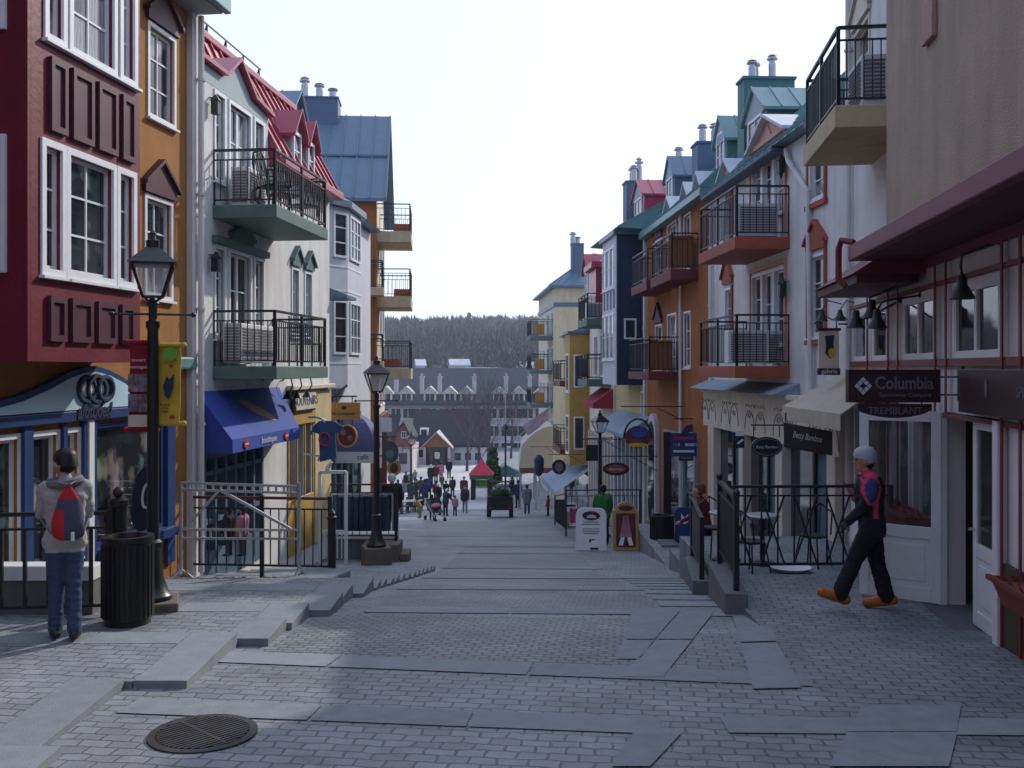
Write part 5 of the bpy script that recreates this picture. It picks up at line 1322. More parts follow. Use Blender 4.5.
# ================================================================== LAMPS
def lamp(lab, c, h=4.1, block=True, bh=.14):
    t = thing('street_lamp', lab, 'street lamp', c, .3, 'black lantern street lamps')
    s = h/4.1
    if block:
        b = MB(); b.box(-.27*s,.27*s,-.27*s,.27*s,-.35,bh); b.build('plinth', 'granite', t, bevel=.02)
    z = bh if block else 0
    b = MB(); b.lathe([(.20*s,z),(.20*s,z+.05*s),(.165*s,z+.09*s),(.12*s,z+.22*s),(.085*s,z+.40*s),(.08*s,z+.55*s),(.10*s,z+.57*s),(.10*s,z+.63*s),(.065*s,z+.66*s),(.058*s,3.1*s),(.075*s,3.12*s),(.075*s,3.18*s),(.045*s,3.2*s),(.045*s,3.34*s),(.07*s,3.38*s),(.03*s,3.44*s)], (0,0,0), 16)
    p = b.build('pole', 'black', t, smooth=True)
    b = MB(); b.tube([(-.42*s,0,3.26*s),(.42*s,0,3.26*s)], .014*s, 6); b.ball((-.42*s,0,3.26*s), .03*s, n=8, m=5); b.ball((.42*s,0,3.26*s), .03*s, n=8, m=5); b.build('ladder_bar', 'black', t, smooth=True)
    b = MB(); a0, a1, z0, z1 = .10*s, .21*s, 3.45*s, 3.80*s
    q0 = [V((a0*i,a0*j,z0)) for i,j in ((-1,-1),(1,-1),(1,1),(-1,1))]; q1 = [V((a1*i,a1*j,z1)) for i,j in ((-1,-1),(1,-1),(1,1),(-1,1))]
    for i in range(4):
        b.bar(q0[i], q1[i], .022*s); b.bar(q0[i], q0[(i+1)%4], .022*s); b.bar(q1[i], q1[(i+1)%4], .026*s); b.bar(q0[i], V((0,0,3.38*s)), .014*s)
    e = .25*s; zz = 3.815*s
    b.add([(-e,-e,zz),(e,-e,zz),(e,e,zz),(-e,e,zz),(-.075*s,-.075*s,zz+.17*s),(.075*s,-.075*s,zz+.17*s),(.075*s,.075*s,zz+.17*s),(-.075*s,.075*s,zz+.17*s)], [(0,1,5,4),(1,2,6,5),(2,3,7,6),(3,0,4,7),(4,5,6,7),(3,2,1,0)])
    b.lathe([(.07*s,zz+.171*s),(.075*s,zz+.25*s),(.035*s,zz+.27*s),(.028*s,zz+.31*s),(.04*s,zz+.33*s),(.008*s,zz+.37*s)], (0,0,0), 10)
    ln = b.build('lantern', 'black', t)
    b = MB(); a0 -= .008*s; a1 -= .008*s
    b.add([(a0*i,a0*j,z0+.01) for i,j in ((-1,-1),(1,-1),(1,1),(-1,1))]+[(a1*i,a1*j,z1-.01) for i,j in ((-1,-1),(1,-1),(1,1),(-1,1))], [(0,1,5,4),(1,2,6,5),(2,3,7,6),(3,0,4,7)]); b.build('lantern_glass', GL, ln)
    return t
gm, gnt, gb = base_mat('thin lamp glass'); gb.inputs['Base Color'].default_value = (.8,.83,.85,1); gb.inputs['Roughness'].default_value = .1
gb.inputs['Alpha'].default_value = .35; GL = gm
c1 = V((-3.95, 11.0, G(11)+.09)); lamp('tall black lantern lamp with two banners beside the litter bin', c1, 4.12)
c2 = V((P(376.5,0,20.6).x, 20.6, G(20.6)+.17)); lamp('black lantern lamp on a brown stone block in front of the round signs', c2, 4.2, bh=.34)
c3 = GPT(411, 507); lamp('distant black lantern lamp left of the crowd', c3, c3.y*.074)
c4 = V((P(600,0,33.6).x, 33.6, G(33.6))); lamp('black lantern lamp among the hanging signs below the red awning', c4, 4.2)
# banners on the first lamp
def banner(lab, c, x0, x1, z0, z1, m, name='banner'):
    t = thing(name, lab, 'banner', c, 0, 'banners on the near lamp')
    b = MB(); n_ = 8
    for k in range(n_):
        a, e = k/n_, (k+1)/n_
        f = lambda s_: .02*math.sin(s_*5)+.012*math.sin(s_*11)
        b.ext([(x0,f(a),z1+(z0-z1)*a),(x1,f(a),z1+(z0-z1)*a),(x1,f(e),z1+(z0-z1)*e),(x0,f(e),z1+(z0-z1)*e)], (0,.008,0))
    cl = b.build('cloth', m, t)
    for z_ in (z0, z1): b = MB(); b.tube([(x0-.05,.0,z_),(x1+.05,.0,z_)], .026, 8); b.ball((x0-.04 if x0 < 0 else x1+.04,0,z_), .035, n=8, m=5); b.build('rod', m, t, smooth=True)
    return t, cl
zz = lambda py: (HZ-py)*.011-c1.z
cb_ = c1+V((0,.08,0))
tb, cl = banner('dark red banner with four snapshots on the near lamp', cb_, -.29, -.012, zz(430), zz(342), 'bannerred')
for i, (x, y, m_) in enumerate(((-.23,383,'photo1'),(-.115,383,'photo2'),(-.23,403,'photo2'),(-.115,403,'photo1'))):
    b = MB(); b.box(x-.055,x+.055,-.052,-.045,zz(y+9),zz(y-9)); b.build('snapshot', m_, cl)
b = MB(); b.box(-.285,-.06,-.05,-.044,zz(427),zz(415)); b.build('caption_strip', 'signcream', cl)
text('lettering','saveurs',.06,'ltext',cl,(-.17,-.05,zz(360)),(1,0,0),(0,0,1),width=.15); text('lettering','montagne',.06,'ltext',cl,(-.17,-.05,zz(367)),(1,0,0),(0,0,1),width=.19)
tb, cl = banner('golden yellow banner with green disc on the near lamp', cb_, .012, .275, zz(424), zz(345), 'bannergold')
b = MB(); b.ext([(.18+.075*math.cos(k*PI/9),-.05,zz(354)+.075*math.sin(k*PI/9)) for k in range(18)], (0,.008,0)); b.build('green_disc', 'leafgreen', cl)
b = MB(); b.ext([(.10,-.05,zz(386)),(.14,-.05,zz(376)),(.17,-.05,zz(380)),(.22,-.05,zz(374)),(.21,-.05,zz(388)),(.16,-.05,zz(399)),(.12,-.05,zz(396))], (0,.008,0)); b.build('animal_picture', 'navy', cl)
b = MB(); b.ball((.2,-.05,zz(417)), (.035,.008,.02), n=10, m=5); b.ball((.19,-.05,zz(366)), (.025,.008,.02), n=10, m=5); b.build('red_dot', 'redtext', cl)
text('lettering','Festival\nde la\nneige',.06,'brownsign',cl,(.12,-.05,zz(408)),(1,0,0),(0,0,1),width=.1)

# ================================================================== STREET FURNITURE
def railing(name, lab, pts, z0, z1, gap=.13, m='iron', top='iron', cat='railing', posts=True, finial=False, group=None, slope=None, bw=.017):
    """iron railing through plan points; z0, z1 heights of foot and top rail (numbers or one pair per point)"""
    c = V((pts[0][0], pts[0][1], 0)); zs = [z if isinstance(z, tuple) else None for z in ()]
    za = z0 if isinstance(z0, (list, tuple)) else [z0]*len(pts); zb_ = z1 if isinstance(z1, (list, tuple)) else [z1]*len(pts)
    c.z = za[0]; t = thing(name, lab, cat, c, 0, group)
    b = MB(); tp = MB(); ps = []; seen = set()
    for (p, q, a0, a1, h0, h1) in zip(pts, pts[1:], za, za[1:], zb_, zb_[1:]):
        P0 = lambda s_, k: V((p[0]+(q[0]-p[0])*s_, p[1]+(q[1]-p[1])*s_, (a0+(a1-a0)*s_)*(1-k)+(h0+(h1-h0)*s_)*k))-c
        L_ = math.hypot(q[0]-p[0], q[1]-p[1]); n_ = max(2, int(L_/gap))
        tp.bar(P0(0,1), P0(1,1), .055, .04); b.bar(P0(0,.12), P0(1,.12), .03); b.bar(P0(0,.86), P0(1,.86), .025)
        for k in range(1, n_): b.bar(P0(k/n_,.12), P0(k/n_,.86), bw)
        for s_ in (0, 1):
            kk = tuple(round(x, 2) for x in P0(s_, 0))
            if kk in seen: continue
            seen.add(kk); pm_ = MB(); pm_.bar(P0(s_,-.05), P0(s_,1.03), .06)
            if finial: pm_.ball(P0(s_,1.06), .045, n=8, m=5)
            pm_.build('post', m, t)
    b.build('bars', m, t); tp.build('handrail', top, t)
    return t
# railing in front of the goggle shop
railing('railing', 'black railing in front of the goggle shop behind the walker', [(-5.75,10.3),(-4.6,10.45),(-4.22,10.5)], -2.62, -1.52, .22, bw=.034)
t = thing('stone_ledge', 'pale stone ledge behind the railing of the goggle shop', 'ledge', (-5.6,10.72,-2.62)); b = MB(); b.box(0,1.1,0,.22,-.1,.34); b.build('ledge', 'concrete', t, bevel=.01); b = MB(); b.box(-.02,1.12,-.03,.24,.341,.50); b.build('coping', 'white', t, bevel=.01)
t = thing('bollard', 'thick black railing end post with ball top beside the litter bin', 'bollard', (-4.18,10.62,-2.62)); b = MB(); b.lathe([(.09,0),(.09,1.15),(.105,1.16),(.105,1.22),(.06,1.24)], (0,0,0), 12); b.build('post', 'black', t, smooth=True); b = MB(); b.ball((0,0,1.3), .06, n=12, m=8); b.build('ball_top', 'brownsign', t, smooth=True)
# litter bin
def bin_(lab, c, r, h):
    t = thing('litter_bin', lab, 'litter bin', c, 0); b = MB()
    b.lathe([(r*.93,0),(r*.93,.05),(r,.06),(r,h-.06),(r*1.06,h-.05),(r*1.06,h),(r*.8,h),(r*.72,h-.06),(r*.72,h-.3)], (0,0,0), 28); b.build('body', 'black', t, smooth=True)
    b = MB()
    for k in range(28): a = 2*PI*k/28; b.bar((math.cos(a)*r*1.005,math.sin(a)*r*1.005,.08),(math.cos(a)*r*1.005,math.sin(a)*r*1.005,h-.08),.022,.03)
    b.build('slats', 'black', t)
    b = MB(); b.ball((.02,-.02,h-.13), (r*.55,r*.5,.07), n=10, m=6); b.build('liner', 'greyletter', t)
bin_('big round black litter bin at the foot of the near lamp', (-3.90,10.15,-2.588), .24, .89)
# snowboard shaped shop sign by the window
c = A.W(A.u(128), .18, -2.2); t = thing('snowboard_sign', 'dark snowboard with white swirl leaning in the goggle shop window', 'snowboard', (c.x,c.y,-2.25), 0)
b = MB(); pr = [( .17*math.cos(a), .45+.45*(1 if math.sin(a)>0 else -1)*abs(math.sin(a))**.7) for a in [k*PI/12 for k in range(24)]]
b.ext([(x+.12*z,0,z) for x,z in pr], (0,.02,0)); b.build('board', 'darktext', t)
b = MB(); b.tube([(.04+.075*math.cos(k*.4)*(1-k*.015)+.11*.0+.12*(.48+.15*math.sin(k*.4)),-.012,.48+.2*math.sin(k*.4)*(1-k*.02)) for k in range(14)], .018, 6); b.build('swirl', 'ltext', t)
# galvanised barrier
t = thing('queue_barrier', 'galvanised trestle barrier with ladder top in front of the blue awning shop', 'barrier', (-4.46,14.75,G(14.6)-.0), 0)
b = MB(); x0, x1, xy = -.42, 1.32, 0
zt = (HZ-484)*.0146-t.location.z; zm = (HZ-531)*.0146-t.location.z
for z_ in (zt, zt-.10): b.bar((x0,0,z_),(x1,.05,z_-.06),.035)
for k in range(16): x = x0+(x1-x0)*k/15; b.bar((x,.05*k/15,zt-.06*k/15),(x,.05*k/15,zt-.10-.06*k/15),.03)
for z_ in (zm, zm-.13): b.bar((x0,0,z_),(x1,.05,z_-.02),.032)
for k in range(9): x = x0+(x1-x0)*k/8; b.bar((x,0,zm),(x,0,zm-.13),.025)
b.bar((x0+.6,0,zt-.12),(x1-.12,0,zm),.04); b.bar((x0+.55,0,zt-.12),(x0+.05,0,zm),.035)
b.build('frame', 'galv', t)
for x in (x0, x1):
    b = MB(); b.tube([(x,-.0,zt),(x,0,.28),(x,-.05,.18)], .03, 8); b.tube([(x,-.02,.24),(x-.24 if x < 0 else x-.1,-.32,-.0)], .026, 6); b.tube([(x,0,.24),(x+.12,.34,0.0)], .026, 6); b.build('leg', 'galv', t, smooth=True)
railing('railing', 'black railing with red brown handrail behind the galvanised barrier', [(P(191,0,15.6).x,15.6),(P(262,0,15.5).x,15.5),(P(330,0,15.4).x,15.4)], [G(14.5)-.0]*3, [(HZ-497)*.0156]*3, .13, top='rustrail', finial=False)
t = thing('bollard', 'black railing end post with finial above a granite kerb', 'bollard', (P(332,0,15.3).x,15.3,G(15.3)+.05)); b = MB(); b.lathe([(.06,0),(.06,.95),(.075,.96),(.075,1.0),(.045,1.02),(.055,1.06),(.01,1.13)], (0,0,0), 12); b.build('post', 'black', t, smooth=True)
t = thing('kerb_block', 'long grey granite kerb block at the railing end', 'kerb block', (P(322,0,14.9).x,14.9,G(14.9)-.1), -.35); b = MB(); b.box(-.3,.3,-.95,.35,-.1,.32); b.build('stone', 'slab2', t, bevel=.03)
# white gate frame and second railing down the left side
t = thing('gate_frame', 'white metal gate frame behind the left railing', 'gate', (P(320,0,21.5).x,21.5,-4.2)); s_ = .0215
b = MB(); w_ = 26*s_; h = (HZ-472)*s_+4.2
b.bar((0,0,0),(0,0,h),.07); b.bar((w_,0,0),(w_,0,h),.07); b.bar((0,0,h),(w_,0,h),.07); b.bar((0,0,h*.35),(w_,0,h*.35),.05)
b.build('frame', 'white', t); b = MB()
for k in range(1,6): b.bar((w_*k/6,0,.1),(w_*k/6,0,h*.35),.025)
b.build('bars', 'white', t)
railing('railing', 'lower railing with red brown handrail beside the lamp on the stone block', [(P(316,0,23.5).x,23.5),(P(396,0,23.5).x,23.5)], [-4.1,-4.1], [(HZ-484.5)*.0235]*2, .16, top='rustrail')
t = thing('low_wall', 'low grey wall with pale coping below the lower railing', 'wall', (P(333,0,23.7).x,23.7,-4.6)); b = MB(); b.box(0,62*.0237,0,.3,-.3,.55); b.build('wall', 'concrete', t); b = MB(); b.box(-.03,62*.0237+.03,-.04,.34,.551,.68); b.build('coping', 'white', t, bevel=.01)
t = thing('stone_steps', 'brown stone block steps behind the second lamp', 'steps', (P(385,0,24.0).x-.1,23.0,G(23)-.05)); b = MB(); b.box(-.3,.55,0,.8,-.2,.45); b.box(.551,.75,.1,.8,-.2,.22); b.build('block', 'granite', t, bevel=.02)
t = thing('display_rack', 'dark blue clothes rack behind the lower railing', 'rack', (P(360,0,24.6).x,24.6,-4.9)); b = MB()
for k in range(9): x = -.55+.14*k; b.box(x,x+.11,-.2+.04*(k%3),.2,.75+.1*(k%2),1.75)
b.build('clothes', 'navy', t); b = MB(); b.bar((-.7,0,0),(-.7,0,1.8),.04); b.bar((.8,0,0),(.8,0,1.8),.04); b.bar((-.7,0,1.8),(.8,0,1.8),.04); b.build('frame', 'galv', t)
# cafe terrace on the left: railings, tables, closed parasols
railing('railing', 'black railing round the crowded cafe terrace on the left', [(P(398,0,58).x,58),(P(418,0,60).x,60)], [-8.5,-8.75], [-7.2,-7.45], .2)
for k, (px, Y, lab) in enumerate(((401,60.5,'round cafe table nearest the railing on the far left terrace'),(408,62,'round cafe table between two chairs on the far left terrace'),(415,64,'round cafe table nearest the strollers on the far left terrace'))):
    t = thing('cafe_table', lab, 'table', (P(px,0,Y).x,Y,G(Y)), 0, 'tables on the far left terrace'); b = MB(); b.lathe([(.5,.72),(.5,.76)], (0,0,0), 14); b.build('table_top', 'galv', t); b = MB(); b.lathe([(.3,0),(.05,.08),(.05,.719)], (0,0,0), 8); b.build('pedestal', 'black', t)
for k, (px, Y, lab) in enumerate(((398,59.8,'black terrace chair left of the first far cafe table'),(404.5,61,'black terrace chair right of the first far cafe table'),(411.5,63,'black terrace chair right of the middle far cafe table'),(418,64.5,'black terrace chair beside the table nearest the strollers'))):
    t = thing('terrace_chair', lab, 'chair', (P(px,0,Y).x,Y,G(Y)), k*1.3, 'chairs on the far left terrace'); b = MB(); b.box(-.24,.24,-.24,.24,.43,.48); b.build('seat', 'black', t); b = MB(); b.box(-.24,.24,.2,.25,.481,.98); b.build('backrest', 'black', t)
    for i in (-1,1):
        for j in (-1,1):
            b = MB(); b.bar((i*.2,j*.2,0),(i*.2,j*.2,.429),.04); b.build('leg', 'black', t)
# drain grate
c = GPT(203, 735); t = thing('drain_grate', 'round iron drain grate set in the near paving', 'drain grate', (c.x, c.y, c.z+.004), -.75)
b = MB(); b.lathe([(.37,0),(.37,.016),(.315,.018),(.315,.004)], (0,0,0), 40); b.build('rim', mat('worn cast iron', (.055,.054,.056), .6, .3, 8, metal=.3), t)
b = MB(); b.lathe([(.312,.0),(.312,.006)], (0,0,0), 40); b.build('pit', 'black', t)
b = MB()
for k in range(-8, 9):
    y = k*.037; h_ = math.sqrt(max(0,.311**2-y*y)); 
    if h_ > .03: b.box(y-.012,y+.012,-h_,-.012,.0065,.02); b.box(y-.012,y+.012,.012,h_,.0065,.02)
b.box(-.31,.31,-.0118,.0118,.0065,.021); b.build('bars', 'worn cast iron' if False else MATS['worn cast iron'], t)

# grit and rubble swept against the barrier
b = MB(); r_ = random.Random(31)
for k in range(260):
    x, y = r_.uniform(-5.0,-2.95), r_.gauss(15.05,.16); q = r_.uniform(.015,.05); top = max(G(y0)+.022 for (y0,y1,xe) in treads if y0 <= y <= y1) if any(y0 <= y <= y1 for (y0,y1,xe) in treads) else G(y)
    b.ball((x,y,top+q*.3), (q,q*.8,q*.6), n=6, m=4)
ro = b.build('rubble', 'granite'); props(ro, 'dark grit and small stones lying along the foot of the barrier', 'rubble', kind='stuff')
# ---- right terrace edge: kerb walls with rails
def kerb(lab, p, q, w, z0, z1, za=None):
    t = thing('kerb_wall', lab, 'kerb wall', (p[0],p[1],z0)); d = V((q[0]-p[0],q[1]-p[1],0)); n_ = V((-d.y,d.x,0)).normalized()*w/2; b = MB(); zz = (za if za is not None else z1)
    pts = [V((0,0,-.6))-n_, d+V((0,0,-.6))-n_, d+V((0,0,-.6))+n_, n_+V((0,0,-.6))]; up = [V((0,0,z1-z0)),V((0,0,zz-z0)),V((0,0,zz-z0)),V((0,0,z1-z0))]
    b.add(pts+[V((x.x,x.y,0))+u for x, u in zip(pts, up)], [(0,1,2,3),(4,5,6,7),(0,1,5,4),(1,2,6,5),(2,3,7,6),(3,0,4,7)]); b.build('wall', 'concrete', t, bevel=.015); return t
kerb('low concrete kerb under the nearest black terrace railing', (2.55,11.35), (2.72,13.2), .26, -2.9, -2.56)
kerb('low concrete kerb under the second terrace railing where a person leans', (2.55,13.45), (2.95,16.4), .24, -3.2, -2.86, -3.1)
railing('railing', 'nearest black terrace railing on the right beside the paving', [(2.58,11.5),(2.72,13.1)], [-2.52,-2.5], [-1.5,-1.48], .05, finial=True)
railing('railing', 'second black railing beyond the nearest terrace railing', [(2.58,13.6),(2.92,16.2)], [-2.85,-3.0], [-2.05,-2.1], .055)
# criss-cross fence
t = thing('lattice_fence', 'black criss cross fence closing the cafe terrace under the cream awning', 'fence', (2.85,13.15,-2.7)); b = MB(); w_ = 2.15; z0, z1 = .12, 1.14
b.bar((0,0,z1),(w_,.05,z1),.05,.035); b.bar((0,0,z0),(w_,.05,z0),.035); b.bar((0,0,z1-.12),(w_,.05,z1-.12),.02)
for k in range(11):
    x = w_*k/10; b.bar((x,0,z0),(x,0,z1),.02)
    if k % 2 == 0 and k < 10: e = w_/5; b.bar((x,.01,z0),(x+e*.7,.01,z1-.12),.022); b.bar((x+e*.7,-.01,z0),(x,-.01,z1-.12),.022)
b.build('bars', 'iron', t); b = MB(); b.bar((0,0,-.05),(0,0,1.22),.06); b.build('post', 'iron', t); b = MB(); b.bar((w_,.05,-.05),(w_,.05,1.16),.05); b.build('post', 'iron', t)
def table(lab, c, r=.25):
    t = thing('cafe_table', lab, 'table', c, 0, 'tables on the right cafe terrace'); b = MB(); b.lathe([(r,.71),(r+.01,.72),(r+.01,.74),(r,.75)], (0,0,0), 22); b.build('table_top', 'galv', t, smooth=True); b = MB(); b.lathe([(.22,0),(.22,.02),(.04,.05),(.035,.709)], (0,0,0), 10); b.build('pedestal', 'iron', t, smooth=True)
table('round white cafe table behind the criss cross fence', (3.78,15.1,-2.96)); table('round white cafe table close to the terrace railing', (3.3,15.4,-2.96)); 
t = thing('planter_dish', 'low white round dish on the ground behind the fence', 'dish', (4.05,14.55,-2.96)); b = MB(); b.lathe([(.18,0),(.29,.06),(.30,.07),(.27,.055),(.1,.03)], (0,0,0), 24); b.build('bowl', 'white', t, smooth=True)
for k, (x, y, r_, lab) in enumerate(((3.45,14.45,2.2,'black iron cafe chair between the two white tables'),(4.5,14.95,-.8,'black iron cafe chair right of the white table behind the fence'),(3.2,15.7,.3,'black iron cafe chair behind the table nearest the railing'))):
    t = thing('cafe_chair', lab, 'chair', (x,y,-2.96), r_, 'chairs on the right cafe terrace'); b = MB(); b.lathe([(.2,.44),(.2,.47)], (0,0,0), 14); b.build('seat', 'iron', t)
    b = MB(); b.tube([(-.2,.16,.47),(-.2,.2,.8),(0,.22,.92),(.2,.2,.8),(.2,.16,.47)], .014, 6); b.tube([(0,.19,.47),(0,.22,.92)], .01, 5); b.build('backrest', 'iron', t)
    for i in (-1,1):
        for j in (-1,1): b = MB(); b.tube([(i*.14,j*.14,.44),(i*.2,j*.2,0)], .013, 5); b.build('leg', 'iron', t)
# mid right railings
railing('railing', 'black railing on the right behind the person in green', [(P(566,0,33.5).x,33.5),(P(600,0,33.2).x,33.2),(P(640,0,32.4).x,32.4)], [-5.5,-5.4,-5.3], [-4.1,-4.05,-3.95], .17)
railing('railing', 'sloping railing going down the steps left of the pink board', [(P(566,0,33.4).x,33.4),(P(555,0,43).x,43)], [-5.55,-6.7], [-4.2,-5.5], .2)
# litter bin, sign post
bin_('round black litter bin at the foot of the finger post', (P(662,0,25.5).x,25.5,G(25.5)), .3, 1.0)
t = thing('finger_post', 'dark post with two blue finger boards in the middle of the right side', 'finger post', (P(667,0,26).x,26,G(26))); b = MB(); s_ = .026; h = (HZ-432)*s_-G(26)
b.box(-.10,.10,-.10,.10,-.1,h); b.lathe([(.24,0),(.24,.12),(.15,.3),(.12,.4)], (0,0,0), 12); b.build('post', 'black', t)
for k, z_ in enumerate((h-.28, h-.62)):
    b = MB(); b.box(.06,.75,-.13,-.101,z_,z_+.26); fb2 = b.build('finger_board', 'blue', t); b = MB(); b.box(.14,.68,-.138,-.131,z_+.10,z_+.16); b.build('arrow_line', 'redtext' if k == 0 else 'ltext', fb2)
# round topped hanging sign at the orange house
def arm_sign(lab, c, wall_dx, zarm, name='hanging_sign', group='hanging shop signs'):
    t = thing(name, lab, 'shop sign', c, 0, group); b = MB(); b.tube([(wall_dx,0,zarm),(-.5 if wall_dx > 0 else .5,0,zarm)], .018, 6)
    b.tube([(wall_dx,0,zarm-.45),(wall_dx*.4,0,zarm-.04)], .014, 6); b.build('bracket', 'iron', t); return t
def disc(cx, cz, rx, rz, y, th, n=24): return [(cx+rx*math.cos(2*PI*k/n), y, cz+rz*math.sin(2*PI*k/n)) for k in range(n)], (0, th, 0)
c = P(691, 445, 28.5); t = arm_sign('purple framed round topped sign with pale arch right of the finger post', c, 1.0, .75)
b = MB(); s_ = .0285; b.ext([(-12*s_,0,-16*s_),(12*s_,0,-16*s_),(12*s_,0,-7*s_)]+[(11*s_*math.cos(k*PI/10),0,4*s_+17*s_*math.sin(k*PI/10)) for k in range(11)]+[(-12*s_,0,-7*s_)], (0,.08,0)); pb_ = b.build('board', mat('violet signboard', (.07,.03,.09), .6), t)
b = MB(); b.ext([(-6*s_,-.012,-4*s_),(6*s_,-.012,-4*s_)]+[(6*s_*math.cos(k*PI/10),-.012,4*s_+9*s_*math.sin(k*PI/10)) for k in range(11)], (0,.011,0)); b.build('arch_picture', 'skyblue', pb_)
b = MB(); b.box(-10*s_,10*s_,-.012,-.001,-14*s_,-12*s_); b.box(-8*s_,8*s_,-.012,-.001,-10.5*s_,-9*s_); b.build('text_line', 'greyletter', pb_)
c = P(638, 437, 29.5); t = arm_sign('multicoloured globe like oval sign hanging left of the arched doorway', c, 1.4, .9); s_ = .0295
b = MB(); b.ext(*disc(0,0,13*s_,11*s_,0,.1)); o_ = b.build('board', mat('deep red blue painted globe', (.12,.035,.05), .5, .6, 2.5), t)
b = MB(); b.ext(*disc(1*s_,4*s_,8*s_,4.5*s_,-.02,.019)); b.build('blue_oval', 'awnblue', o_); b = MB(); b.ext(*disc(0,-8*s_,10*s_,2.2*s_,-.02,.019)); b.build('gold_strip', 'bannergold', o_)
b = MB(); b.tube([(14*s_*math.cos(k*PI/14),.05,-2*s_+20*s_*math.sin(k*PI/14)) for k in range(15)], .03, 6); b.build('hoop', 'iron', t)
c = P(616, 469, 31.5); t = arm_sign('red brown pointed oval sign hanging above the person in green', c, 1.3, .4); s_ = .0315
b = MB(); b.ext(*disc(0,0,13.5*s_,6.5*s_,0,.1)); o_ = b.build('board', 'brownsign', t); b = MB(); b.ext(*disc(0,0,10*s_,4*s_,-.02,.019)); o2 = b.build('oval', mat('brick red oval', (.30,.07,.05), .5), o_)
text('lettering','chocolats',.2,'ltext',t,(0,-.03,0),(1,0,0),(0,0,1),width=.45)
c = P(592, 453, 40); t = arm_sign('small square black sign left of the distant lantern', c, 1.2, .55); s_ = .04; b = MB(); b.box(-6*s_,6*s_,0,.08,-8*s_,8*s_); b.build('board', 'black', t); b = MB(); b.bar((-.2,-.1,.62),(.3,-.2,.66),.08); b.build('lamp_shade', 'white', t)
c = P(559, 467, 48); t = arm_sign('round black disc sign with pale bird emblem far down on the right', c, 1.2, .6); s_ = .048; b = MB(); b.ext(*disc(0,0,7*s_,7.5*s_,0,.1)); o_ = b.build('board', 'black', t); b = MB(); b.ext(*disc(0,0,4*s_,4.6*s_,-.02,.019)); b.build('emblem', 'greyletter', o_)
c = P(539, 465, 55); t = arm_sign('dark blue hanging lantern shaped sign by the cream corner block', c, 1.0, 1.0); s_ = .055; b = MB(); b.lathe([(.08,-.6),(.25,-.4),(.28,.3),(.12,.55)], (0,0,0), 12); b.build('body', 'navy', t)
# awnings on the right
awning('shop_awning', 'cream striped shop awning under the lower brick red balcony', ((5.72,17.42,-.10),(5.26,13.6,-.06)), ((4.72,17.4,-.66),(4.44,13.5,-.62)), .23, 'awncream', cheeks=False)
t = bpy.data.objects.new('tmp', None) if False else None
awning('shop_awning', 'small red shop awning under the lower dark balcony', (K.W(.3,.01,-.9), K.W(4.3,.01,-.9)), (K.W(.3,.85,-1.5), K.W(4.3,.85,-1.5)), .22, 'awnred')
awning('shop_awning', 'long blue grey shop awning under the navy bay window', (J.W(-.6,.01,-1.7), J.W(5.6,.01,-1.7)), (J.W(-.6,.95,-2.35), J.W(5.6,.95,-2.35)), .12, 'awngrey')
awning('shop_awning', 'pale green grey awning lowest down on the right', (N.W(-.3,.01,-5.1), N.W(7,.01,-5.1)), (N.W(-.3,1.8,-6.3), N.W(7,1.8,-6.3)), .3, 'awngrey', cheeks=False)
# black sign hanging under the cream awning, oval sign
t = thing('hanging_sign', 'black square shop sign with white script under the cream awning', 'shop sign', P(808,437,15.6), 0, 'hanging shop signs'); s_ = .0156
b = MB(); b.ext([(-22*s_,.12,14*s_),(22*s_,-.12,6*s_),(22*s_,-.12,-18*s_),(-22*s_,.12,-11*s_)], (.01,.04,0)); o_ = b.build('board', 'black', t)
dv = V((44*s_,-.24,-8*s_)); text('lettering','Betty\nBambou'.replace('\n',' '),.16,'ltext',t,(-1*s_,-.02,0*s_),dv,(.1,0,1),width=.44,height=.13,shear=.2)
b = MB(); b.bar((-20*s_,.13,14*s_),(-20*s_,.13,24*s_),.02); b.bar((20*s_,-.1,7*s_),(20*s_,-.1,17*s_),.02); b.build('hanger', 'iron', t)
t = thing('hanging_sign', 'black oval shop sign between the cream columns', 'shop sign', P(767,447,19.2), 0, 'hanging shop signs'); s_ = .0192
b = MB(); b.ext(*disc(0,0,15.5*s_,10*s_,0,.06)); o_ = b.build('board', 'black', t); b = MB(); b.tube([(13.8*s_*math.cos(k*PI/12),-.01,8.4*s_*math.sin(k*PI/12)) for k in range(25)], .010, 5); b.build('rim_line', 'greyletter', o_)
text('lettering','Betty Bambou',.1,'ltext',o_,(0,-.012,0),(1,0,0),(0,0,1),width=.42)
b = MB(); b.tube([(-.25,.03,.19),(-.25,.03,.42)],.01,5); b.tube([(.25,.03,.19),(.25,.03,.42)],.01,5); b.tube([(-.3,.03,.42),(.8,.03,.42)],.014,5); b.build('bracket', 'iron', t)
t = thing('hanging_sign', 'small white and navy flag sign on the left cream column', 'shop sign', P(740,441,20), 0, 'hanging shop signs'); b = MB(); b.box(-.09,.09,0,.03,-.14,.18); o_ = b.build('board', 'darktext', t); b = MB(); b.box(-.09,.09,-.008,-.001,.1,.2); b.ext([(-.07,-.008,-.05),(.05,-.008,.05),(.07,-.008,.02),(-.02,-.008,-.06)], (0,.006,0)); b.build('emblem', 'white', o_)
